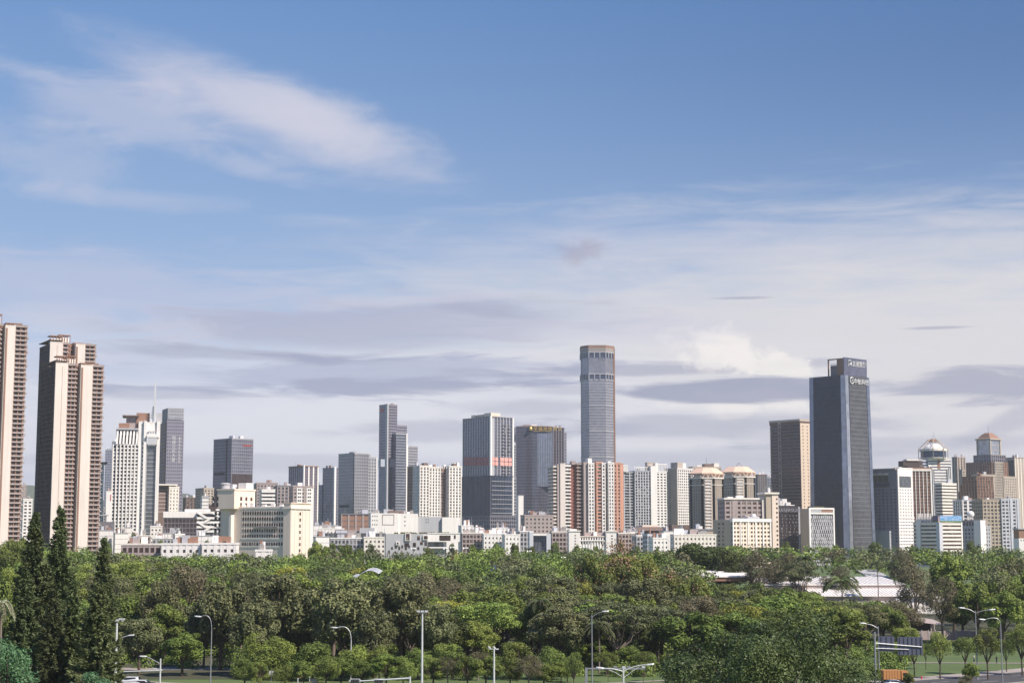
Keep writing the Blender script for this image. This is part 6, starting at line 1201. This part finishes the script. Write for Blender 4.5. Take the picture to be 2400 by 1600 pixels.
# the far rest, one mass: low-detail crowns merged
gg = np.random.default_rng(5); base_far = []
for mt in ('l_green', 'l_greygreen', 'l_bright', 'l_brown', 'l_dark'): base_far.append((mt, []))
for (y, x, u, zt, r, k) in fill[NIND:]:
    i = {'green': 0, 'greygreen': 1, 'olive': 1, 'bright': 2, 'yellow': 2, 'brown': 3, 'dark': 4, 'mottled': 0}[k]; base_far[i][1].append((x, y, zt, r))
AllC, AllN, AllS, AllT, AllM = [], [], [], [], []
for i, (mt, lst) in enumerate(base_far):
    for (x, y, zt, r) in lst:
        P, Q, T = crown_pts(620, 22, .27, .5, 'flat' if i in (2,) else 'round', int(gg.integers(0, 50)), 1, 1); g0 = terrain(x, y); h = zt-g0; hh = min(5.5, h*.42)
        keep = P[:, 2] > -.25; P, Q, T = P[keep], Q[keep], T[keep]; a = gg.uniform(0, 6.28); ca, sa = math.cos(a), math.sin(a); P = P@np.array([[ca, sa, 0], [-sa, ca, 0], [0, 0, 1]]); AllC.append(P*np.array([r, r, hh])+np.array([x, y, zt-hh*.95])); AllN.append(Q); AllT.append(T*.8+gg.uniform(-.1, .3)); AllM.append(np.full(len(P), i)); AllS.append(gg.uniform(.55, 1.1, len(P)))
C, Nn, T, M_, S_ = map(np.concatenate, (AllC, AllN, AllT, AllM, AllS)); me = quads(C, Nn, S_, .62, np.clip(T, 0, 1), 'woodland', 'l_green')
for mt in ('l_greygreen', 'l_bright', 'l_brown', 'l_dark'): me.materials.append(MT(mt))
me.polygons.foreach_set('material_index', M_.astype(np.int32)); o = link('woodland', me, kind='stuff'); o['label'] = 'far part of the park wood running up to the low white town'; o['category'] = 'woodland'
# small trees among the low town
for i, (u, vt, D, r, k, lb) in enumerate([(312, 1243, 770, 16, 'dark', 'dark tree before the reddish low block under the spire'), (335, 1249, 765, 14, 'green', 'green tree between low white blocks under the spire pylon'), (375, 1262, 745, 20, 'green', 'rounded tree behind the long brown fronted hall'), (455, 1259, 745, 22, 'green', 'rounded tree behind the white hall, left of the cream office'), (480, 1262, 735, 18, 'dark', 'dark tree close to the cream office end tower'), (462, 1282, 690, 9, 'brown', 'thin tree standing before the long white halls'), (455, 1290, 690, 9, 'green', 'small tree in front of the long white hall'), (1245, 1268, 700, 16, 'dark', 'dark tree at the foot of the white portal'), (1540, 1276, 715, 12, 'green', 'tree in front of the small white villa block'), (885, 1278, 700, 14, 'brown', 'brownish tree beside the cream low block'), (1350, 1272, 700, 14, 'green', 'tree at the foot of the chateau left tower'), (2140, 1266, 800, 14, 'dark', 'dark tree at the foot of the striped office'), (2275, 1263, 800, 20, 'dark', 'dark tree hiding the foot of the radar dome block'), (2050, 1258, 800, 22, 'dark', 'dark tree hiding the foot of the teal skyscraper')]):
    at(k, u, vt, D, r, lb)

for (u, vt, r, k) in [(250, 1262, 16, 'green'), (345, 1268, 18, 'dark'), (405, 1266, 14, 'green'), (430, 1262, 16, 'green'), (505, 1266, 14, 'dark'), (775, 1262, 20, 'green'), (870, 1270, 16, 'dark'), (1005, 1272, 20, 'green'), (1060, 1270, 16, 'dark'), (1110, 1266, 18, 'green'), (1165, 1268, 16, 'green'), (1205, 1262, 14, 'dark'), (1300, 1266, 18, 'green'), (1400, 1268, 16, 'green'), (1455, 1264, 14, 'dark'), (1495, 1268, 14, 'green'), (1840, 1266, 20, 'green'), (1960, 1266, 18, 'green')]:
    mk = [n_ for lim_, n_ in MARK if u < lim_][0]
    at(k, u, vt, 860, r, '%s %s tree before the low houses under the %s' % ('broad' if r >= 18 else ('medium' if r == 16 else 'slim'), 'deep green' if k == 'dark' else 'fresh green', mk), group='trees before the low houses')
# ---------------------------------------------------------------- street furniture, vehicles, people
class Th:
    """thing at (u, D) whose parts are drawn in metres: x right, y away, z up from the ground"""
    def __init__(s, name, label, cat, u, D, v=1500, group=None, rz=0):
        s.x, s.y = PX(u, v, D), D; s.g = terrain(s.x, D); s.b = {}; s.a = (name, label, cat, group, rz)
    def X(s, u, v=1500, dy=0): return PX(u, v, s.y+dy)-s.x
    def Z(s, v, dy=0): return PZ(v, s.y+dy)-s.g
    def bag(s, part, mat, i=0): return s.b.setdefault((part, mat, i), Bag())
    def done(s):
        n, l, c, g_, rz = s.a; e = empty(n, (s.x, s.y, s.g), rz, l, c, g_)
        for (part, mat, i), q in s.b.items():
            o = link(part, q.mesh(part, mat), e)
            if part in STUFF: o['kind'] = 'stuff'
        return e
def bez(p0, p1, p2, n=8): p0, p1, p2 = map(Vector, (p0, p1, p2)); return [tuple(p0*(1-t)**2+p1*2*t*(1-t)+p2*t*t) for t in [k/n for k in range(n+1)]]
def lamp_head(t, x, z, sx=1, i=0, tilt=.15):
    q = t.bag('lamp_head', 'metalwhite', i); L_ = 1.25; k = len(q.v)
    for (a, w, h) in ((0, .10, .06), (.35, .20, .10), (1.0, .20, .07), (1.25, .08, .04)):
        q.v += [(x+sx*a, -w, z+a*tilt-h), (x+sx*a, w, z+a*tilt-h), (x+sx*a, w*.7, z+a*tilt+h), (x+sx*a, -w*.7, z+a*tilt+h)]
    for j in range(3):
        for e in range(4): q.f.append((k+j*4+e, k+j*4+(e+1) % 4, k+j*4+4+(e+1) % 4, k+j*4+4+e))
    q.f += [(k+3, k+2, k+1, k), (k+12, k+13, k+14, k+15)]
    t.bag('lens', 'lampglobe', i).box(x+sx*.35, x+sx*1.05, -.13, .13, z+.02+tilt*.3-.13, z+tilt*.5-.05)
def arm_lamp(label, u, vt, D, uarm, varm, curved=True, mat='metalgrey', second=None, group=None):
    t = Th('street_lamp', label, 'street lamp', u, D, vt, group); zt = t.Z(vt); xa = t.X(uarm, varm); za = t.Z(varm); s = 1 if xa > 0 else -1
    t.bag('pole', mat).tube([(0, 0, -.2), (0, 0, zt*.5), (0, 0, zt)], [.13, .11, .085], 8); t.bag('base', mat).box(-.25, .25, -.25, .25, 0, .35)
    if curved: t.bag('arm', mat).tube(bez((0, 0, zt), (.02*s, 0, max(za, zt)+.9), (xa-s*.9, 0, za), 8), .07, 6)
    else: t.bag('arm', mat).tube(bez((0, 0, zt-.5), (xa*.35, 0, za-.1), (xa-s*.9, 0, za-.1), 6), .06, 6)
    lamp_head(t, xa-s*1.0, za, s, 0, .1)
    if second: xb = t.X(*second); zb = t.Z(second[1]); s2 = 1 if xb > 0 else -1; t.bag('arm', mat, 1).tube(bez((0, 0, zt-.5), (xb*.35, 0, zb-.1), (xb-s2*.9, 0, zb), 6), .06, 6); lamp_head(t, xb-s2, zb, s2, 1, .1)
    return t.done()
arm_lamp('curved arm street lamp standing in front of the dark gap in the trees', 496, 1474, 292, 459, 1444)
arm_lamp('short looking curved street lamp rising from the green roadside trees', 823, 1500, 318, 779, 1470, mat='metalwhite')
arm_lamp('slim lamp pole with a small raised arm left of the lone palm', 1387, 1440, 300, 1424, 1432, False)
arm_lamp('tall street lamp with two thin arms, first on the right lawn', 2286, 1430, 322, 2250, 1424, False, second=(2330, 1428))
arm_lamp('street lamp with one curved arm, nearest the right photo edge', 2345, 1462, 306, 2297, 1451)
arm_lamp('street lamp peeping from behind the great fig over the blue sign', 2058, 1466, 312, 2018, 1460, False)
arm_lamp('lamp arm sticking out of the pines beside the white camera pole', 272, 1500, 300, 312, 1488, False, 'metalwhite')
# white camera pole on the left
t = Th('camera_pole', 'thick white pole with a cluster of cameras beside the conifers', 'camera pole', 274, 255, 1455); zt = t.Z(1455)
t.bag('pole', 'metalwhite').tube([(0, 0, -.2), (0, 0, zt)], [.26, .17], 10)
for k, (x, z) in enumerate(((.1, .15), (.55, .35), (.95, .30), (.7, .05))): q = t.bag('camera', 'metalwhite', k); q.box(x-.22, x+.28, -.35+.15*k, -.05+.15*k, zt+z-.12, zt+z+.14); t.bag('camera_lens', 'darkmetal', k).box(x+.28, x+.33, -.28+.15*k, -.12+.15*k, zt+z-.06, zt+z+.08)
t.bag('bracket', 'metalwhite').tube([(0, 0, zt), (1.1, 0, zt+.05)], .05, 5); t.done()
# tall triple headed mast
t = Th('light_mast', 'tall white mast with three white flood heads above the grey canopy', 'light mast', 990, 262, 1430); zt = t.Z(1433)
t.bag('pole', 'metalwhite').tube([(0, 0, -.2), (0, 0, zt)], [.22, .13], 10); t.bag('crossbar', 'metalwhite').box(-.75, .75, -.08, .08, zt-.18, zt-.05)
for k, x in enumerate((-.62, 0, .62)): q = t.bag('flood_head', 'metalwhite', k); q.box(x-.24, x+.24, -.3, .3, zt-.02, zt+.22); t.bag('bracket', 'terracotta', k).box(x-.14, x+.14, -.1, .1, zt-.38, zt-.2)
t.done()
t = Th('camera_mast', 'white mast with two cameras and a lightning rod above the shrubs', 'camera mast', 1158, 255, 1516); zt = t.Z(1519)
t.bag('pole', 'metalwhite').tube([(0, 0, -.2), (0, 0, zt)], [.19, .13], 10); t.bag('crossbar', 'metalwhite').box(-.85, .72, -.05, .05, zt-.1, zt+.02); t.bag('lightning_rod', 'metalgrey').tube([(0, 0, zt), (0, 0, zt+.85)], .02, 4)
for k, x in enumerate((-.78, -.02)): q = t.bag('camera', 'metalwhite', k); q.lathe(x, 0, [(.05, zt+.36), (.17, zt+.30), (.17, zt+.12), (.10, zt+.04)], 8); q.tube([(x, 0, zt+.25), (x+.25, -.05, zt+.03)], .05, 5)
t.bag('camera', 'metalwhite', 3).box(.35, .7, -.1, .1, zt-.16, zt-.1); t.done()
def signal_head(t, x, z, i, back=True):
    t.bag('signal_head', 'darkmetal', i).box(x-.62, x+.62, -.12, .12, z-.2, z+.2); fr = t.bag('head_frame', 'metalwhite', i)
    fr.tube([(x-.62, .14, z+.28), (x+.62, .14, z+.28), (x+.9, .14, z), (x+.62, .14, z-.28), (x-.62, .14, z-.28), (x-.9, .14, z), (x-.62, .14, z+.28)], .05, 4)
    for j in (-1, 0, 1): t.bag('visor', 'darkmetal', i*3+j+1).lathe(x+j*.4, -.2, [(.15, z-.14), (.15, z+.14)], 8)
t = Th('traffic_signal', 'white traffic signal arm with two framed signal heads at the bottom', 'traffic signal', 961, 240, 1588); zt = t.Z(1584)
t.bag('pole', 'metalwhite').tube([(0, 0, -.2), (0, 0, zt)], [.16, .13], 8); xe = t.X(826, 1596); ze = t.Z(1596); t.bag('arm', 'metalwhite').tube([(0, 0, t.Z(1588)), (xe, 0, ze)], [.12, .09], 8)
for i, u in enumerate((832, 888)): x = t.X(u, 1593); signal_head(t, x, t.Z(1595), i)
t.done()
t = Th('signal_gantry', 'white post with straight signal arm and curved lamp arm above the cars', 'signal gantry', 376, 272, 1560); zt = t.Z(1542); zb = t.Z(1570)
t.bag('pole', 'metalwhite').tube([(0, 0, -.2), (0, 0, zt)], [.17, .12], 8); t.bag('arm', 'metalwhite').tube([(.3, 0, zb), (t.X(282, 1573), 0, t.Z(1573))], [.11, .09], 7); t.bag('lamp_arm', 'metalgrey').tube(bez((0, 0, t.Z(1555)), (-1.3, 0, t.Z(1544)), (t.X(342, 1536), 0, t.Z(1537)), 7), .06, 6); lamp_head(t, t.X(344, 1536), t.Z(1537), -1, 0, .05)
t.bag('camera', 'metalwhite').box(-1.2, -.6, -.12, .12, zb+.2, zb+.4); t.done()
t = Th('signal_gantry', 'grey square gantry with small cameras beside the double armed lamp', 'signal gantry', 1374, 262, 1566); zt = t.Z(1565)
t.bag('post', 'metalgrey').box(-.2, .2, -.2, .2, 0, zt+.1); t.bag('arm', 'metalgrey').box(.22, t.X(1512, 1566), -.12, .12, zt-.15, zt+.07)
for k, u in enumerate((1442, 1462, 1474, 1508)): x = t.X(u, 1566); t.bag('camera', 'metalwhite' if k in (1, 3) else 'metalgrey', k).box(x-.28, x+.28, -.16, .16, zt+.1, zt+.33)
t.done()
t = Th('double_arm_lamp', 'white lamp post with two long upswept arms and braces on the lawn', 'street lamp', 1461, 246, 1570); zt = t.Z(1567)
t.bag('pole', 'metalwhite').tube([(0, 0, -.2), (0, 0, zt)], [.15, .12], 8)
for i, (u, v) in enumerate(((1396, 1563), (1534, 1555))):
    x, z = t.X(u, v), t.Z(v); s = 1 if x > 0 else -1; t.bag('arm', 'metalwhite', i).tube(bez((0, 0, zt-.35), (x*.35, 0, z-.15 if i else z-.1), (x*.72, 0, z-.12), 7), .07, 6); t.bag('brace', 'metalwhite', i).tube(bez((0, 0, zt-1.3), (x*.22, 0, zt-.5), (x*.52, 0, z-.35), 6), .045, 5); lamp_head(t, x-s*1.3, z-.1, s, i, .12)
t.bag('finial', 'metalwhite').box(-.1, .35, -.1, .1, zt, zt+.16); t.done()
# back of the blue road sign
t = Th('road_sign', 'two bluish road sign panels seen from behind with ribbed backs', 'road sign', 2058, 300, 1500); q = t.bag('arm', 'metalwhite')
t.bag('pole', 'metalgrey').tube([(-.6, 0, -.2), (-.6, 0, t.Z(1480))], [.2, .16], 8); q.tube([(-.6, 0, t.Z(1506)), (t.X(2160, 1515), 0, t.Z(1515))], [.12, .09], 7); q.tube([(-.6, 0, t.Z(1518)), (t.X(2130, 1521), 0, t.Z(1521))], [.09, .07], 7)
plain('signback', (.10, .11, .17), .5, .3)
for i, (u0, u1, v0, v1, nr) in enumerate(((2060, 2096, 1490, 1526, 3), (2104, 2163, 1492, 1534, 6))):
    x0, x1, z0, z1 = t.X(u0), t.X(u1), t.Z(v1), t.Z(v0); t.bag('sign_panel', 'signback', i).box(x0, x1, .15, .22, z0, z1)
    for k in range(nr): x = x0+(x1-x0)*(k+.5)/nr; t.bag('back_rib', 'darkmetal', i*10+k).box(x-.05, x+.05, .05, .148, z0+.1, z1-.1)
t.done()
# small signs and kiosk in the dark gap
t = Th('small_sign', 'small white square sign on a post in the dark road gap', 'sign', 636, 316, 1580); t.bag('post', 'metalgrey').tube([(0, 0, -.1), (0, 0, 2.2)], .05, 5); t.bag('board', 'metalwhite').box(-.42, .42, -.06, -.01, 1.35, 2.2); t.done()
t = Th('small_sign', 'red round topped sign on a white post in the dark road gap', 'sign', 698, 312, 1590); t.bag('post', 'metalwhite').tube([(0, 0, -.1), (0, 0, 2.0)], .12, 6); t.bag('board', 'signred').box(-.45, .45, -.1, -.04, 1.25, 1.75); t.done()
t = Th('kiosk_box', 'white pole and beige cabinet under the short curved lamp', 'cabinet', 737, 306, 1592); t.bag('cabinet', 'beige').box(-.6, .6, 0, .8, 0, 1.6); t.bag('post', 'metalwhite').tube([(-.9, 0, 0), (-.9, 0, 1.9)], .09, 6); t.bag('door_panel', 'lightgrey').box(-.5, .5, -.03, -.005, .2, 1.4); t.done()
t = Th('fire_hydrant', 'small red fire hydrant on the pavement right of the truck', 'hydrant', 2160, 322, 1583); q = t.bag('body', 'signred'); q.lathe(0, 0, [(.16, 0), (.16, .1), (.11, .12), (.11, .5), (.14, .52), (.13, .62), (.04, .72)], 8); t.bag('outlet', 'signred').box(-.22, .22, -.05, .05, .34, .44); t.done()
# park lamps with globes glimpsed in the wood
for i, (u, v) in enumerate(((968, 1287), (1044, 1287), (1060, 1284), (1090, 1286), (1240, 1293), (1320, 1308))):
    lb = ['white globe park lamp before the cubic museum base', 'first white globe park lamp left of the orange tree', 'second white globe park lamp touching the orange tree', 'white globe park lamp right of the orange tree', 'white globe park lamp in the trees below the portal', 'white globe park lamp in trees below the chateau'][i]
    t = Th('park_lamp', lb, 'park lamp', u, 610, v); zt = t.Z(v); t.bag('pole', 'darkmetal').tube([(0, 0, 0), (0, 0, zt)], .09, 5)
    for k in range(5): a = 1.257*k; t.bag('globe', 'lampglobe', k).sphere((.75*math.cos(a), .75*math.sin(a), zt+(.1 if k % 2 else .35)), .30, 7)
    t.bag('arm', 'darkmetal').tube([(-.75, 0, zt), (.75, 0, zt)], .05, 4); t.done()
# vehicles
def car(label, u, D, body, rz, v=1585, tail=True, suv=False):
    t = Th('car', label, 'car', u, D, v, None, rz); hh = 1.62 if suv else 1.44
    prof = [(-2.2, .38), (-2.25, .75), (-2.1, .98), (-1.6, 1.02), (-1.0, hh-.02), (.35, hh), (1.1, 1.0), (2.05, .86), (2.2, .62), (2.2, .36)]
    if suv: prof[3] = (-2.1, 1.1); prof[4] = (-1.85, hh-.04)
    q = t.bag('body', body); k = len(q.v); n = len(prof)
    for s_ in (-1, 1):
        for (x, z) in prof: w = .90 if z < 1.05 else .72; q.v.append((x, s_*w, z))
    q.f += [tuple(k+i for i in range(n)), tuple(k+n+i for i in reversed(range(n)))]+[(k+i, k+n+i, k+n+(i+1) % n, k+(i+1) % n) for i in range(n)]
    r0 = -1.75 if suv else -1.35
    for i, s_ in enumerate((-1, 1)): g2 = t.bag('side_window', 'carglass', i); k = len(g2.v); g2.v += [(r0, s_*.885, 1.06), (.85, s_*.885, 1.06), (.3, s_*.765, hh-.09), (r0+.35, s_*.765, hh-.09)]; g2.f.append((k, k+1, k+2, k+3)); g2.v += [(a*1.0, b*.985, c) for a, b, c in g2.v[k:k+4]]; g2.f.append((k+7, k+6, k+5, k+4))
    ws = t.bag('windscreen', 'carglass'); ws.v += [(1.08, -.72, 1.03), (1.08, .72, 1.03), (.42, .62, hh-.02), (.42, -.62, hh-.02)]; ws.f.append((0, 1, 2, 3)); ws.v = [(a+.03, b, c+.02) for a, b, c in ws.v]
    rw = t.bag('rear_window', 'carglass'); x0, x1 = (-2.12, -1.9) if suv else (-1.62, -1.06); rw.v += [(x0-.02, -.7, 1.08), (x0-.02, .7, 1.08), (x1, .62, hh-.06), (x1, -.62, hh-.06)]; rw.f.append((3, 2, 1, 0)); rw.v = [(a-.03, b, c+.02) for a, b, c in rw.v]
    for i, (x, y) in enumerate(((-1.35, -.86), (-1.35, .86), (1.4, -.86), (1.4, .86))):
        w = t.bag('wheel', 'rubber', i); k = len(w.v); m = 12
        for yy in (y-.12, y+.12): w.v += [(x+.34*math.cos(2*math.pi*j/m), yy, .34+.34*math.sin(2*math.pi*j/m)) for j in range(m)]
        w.f += [tuple(k+j for j in range(m)), tuple(k+m+j for j in reversed(range(m)))]+[(k+j, k+(j+1) % m, k+m+(j+1) % m, k+m+j) for j in range(m)]
    for i, y in enumerate((-.68, .68)): t.bag('tail_light', 'taillight', i).box(-2.29, -2.2, y-.18, y+.18, .72, .9); t.bag('headlight', 'lampglobe', i).box(2.12, 2.22, y-.2, y+.2, .62, .76)
    e = t.done()
    for o in e.children:
        if o.name.startswith('body'):
            m_ = o.modifiers.new('bevel', 'BEVEL'); m_.width = .09; m_.segments = 2
    e.location.z = .06; return e
car('white car with a pale roof waiting beside the signal gantry post', 302, 309, 'carwhite', rad(178), 1582, suv=True); car('white saloon half hidden behind the dark car with red tail lights', 330, 304, 'carwhite', rad(176), 1588); car('dark maroon car with glowing red tail lights under the signal arm', 336, 297, 'cardark', rad(172), 1595, suv=True); car('dark blue car roof at the bottom edge right of the gantry post', 405, 288, 'cardark', rad(176), 1600)
car('white car in front of the orange truck at the bottom', 2098, 304, 'carwhite', rad(10), 1592)
t = Th('truck', 'orange truck with yellow cab partly hidden by the great fig', 'truck', 2096, 313, 1580, rz=rad(8))
t.bag('cargo_box', 'truckorange').box(-2.6, .9, -1.1, 1.1, .9, 2.6); t.bag('chassis', 'darkmetal').box(-2.6, 2.6, -.9, .9, .5, .88); q = t.bag('cab', 'truckorange'); q.frustum([(1.1, -1.05), (2.7, -1.05), (2.7, 1.05), (1.1, 1.05)], [(1.1, -.95), (2.35, -.95), (2.35, .95), (1.1, .95)], .75, 2.45); t.bag('side_window', 'carglass').box(1.4, 2.2, -1.06, -.99, 1.5, 2.1)
for k in range(7): x = -2.5+k*.55; t.bag('side_rib', 'truckorange', k).box(x, x+.08, -1.16, -1.1, .95, 2.55)
for k, (x, y) in enumerate(((-1.8, -1), (-1.8, 1), (1.9, -1), (1.9, 1))):
    w = t.bag('wheel', 'rubber', k); kk = len(w.v); m = 12
    for yy in (y-.15, y+.15): w.v += [(x+.45*math.cos(2*math.pi*j/m), yy, .45+.45*math.sin(2*math.pi*j/m)) for j in range(m)]
    w.f += [tuple(kk+j for j in range(m)), tuple(kk+m+j for j in reversed(range(m)))]+[(kk+j, kk+(j+1) % m, kk+m+(j+1) % m, kk+m+j) for j in range(m)]
t.done()
# people: one skinned body each, tapering limbs
def person(label, u, D, v, top, legs, rz=0, stride=.14):
    x = PX(u, v, D); J = [((0, 0, .93), .13), ((0, 0, 1.12), .125), ((0, 0, 1.38), .15), ((0, 0, 1.50), .055), ((0, -.02, 1.60), .085), ((0, -.02, 1.71), .075), ((.19, 0, 1.40), .06), ((.25, .03, 1.15), .045), ((.24, -.06, .92), .035), ((.24, -.09, .83), .03),
         ((-.19, 0, 1.40), .06), ((-.25, -.03, 1.15), .045), ((-.23, -.12, .93), .035), ((-.23, -.15, .84), .03), ((.10, 0, .86), .095), ((.11, -stride*.5, .48), .062), ((.11, -stride*.3, .09), .045), ((.12, -stride*.3-.16, .03), .035), ((-.10, 0, .86), .095), ((-.11, stride*.4, .48), .062), ((-.11, stride, .09), .045), ((-.12, stride-.16, .03), .035)]
    E = [(0, 1), (1, 2), (2, 3), (3, 4), (4, 5), (2, 6), (6, 7), (7, 8), (8, 9), (2, 10), (10, 11), (11, 12), (12, 13), (0, 14), (14, 15), (15, 16), (16, 17), (0, 18), (18, 19), (19, 20), (20, 21)]
    me = bpy.data.meshes.new('body'); me.from_pydata([j[0] for j in J], E, [])
    e = empty('person', (x, D, terrain(x, D)+.1), rz, label, 'person'); o = link('body', me, e); m = o.modifiers.new('s', 'SKIN')
    for i, (p, r) in enumerate(J): me.skin_vertices[0].data[i].radius = (r, r*.85)
    me.skin_vertices[0].data[0].use_root = True; o.modifiers.new('sub', 'SUBSURF').levels = 2; o.modifiers['sub'].render_levels = 2; me.materials.append(MT('skin'))
    q = Bag(); q.lathe(0, 0, [(.155, .90), (.165, 1.0), (.17, 1.2), (.21, 1.38), (.17, 1.47), (.07, 1.5)], 12); q.v = [(a, b*.72, c) for a, b, c in q.v]
    for s_ in (-1, 1): q.tube([(s_*.17, 0, 1.43), (s_*.24, 0, 1.2)], [.085, .07], 6)
    link('shirt', q.mesh('shirt', top), e); q = Bag(); q.lathe(0, 0, [(.15, .80), (.165, .9), (.16, .99)], 12); q.v = [(a, b*.75, c) for a, b, c in q.v]
    q.tube([(.10, 0, .86), (.11, -stride*.5, .48), (.11, -stride*.3, .12)], [.11, .085, .07], 8); q.tube([(-.10, 0, .86), (-.11, stride*.4, .48), (-.11, stride, .12)], [.11, .085, .07], 8); link('trousers', q.mesh('trousers', legs), e)
    q = Bag(); q.sphere((0, .015, 1.70), .105, 10, 1.05); link('hair', q.mesh('hair', 'hair'), e)
person('person in a blue grey shirt standing on the path behind the cars', 349, 350, 1562, 'clothdark', 'clothdark', .4); person('person in dark clothes walking on the lawn between the tall lamps', 2336, 362, 1548, 'clothdark', 'clothdark', 2.0); person('person in a white top walking on the lawn by the first tall lamp', 2283, 366, 1545, 'clothwhite', 'clothdark', 1.2)
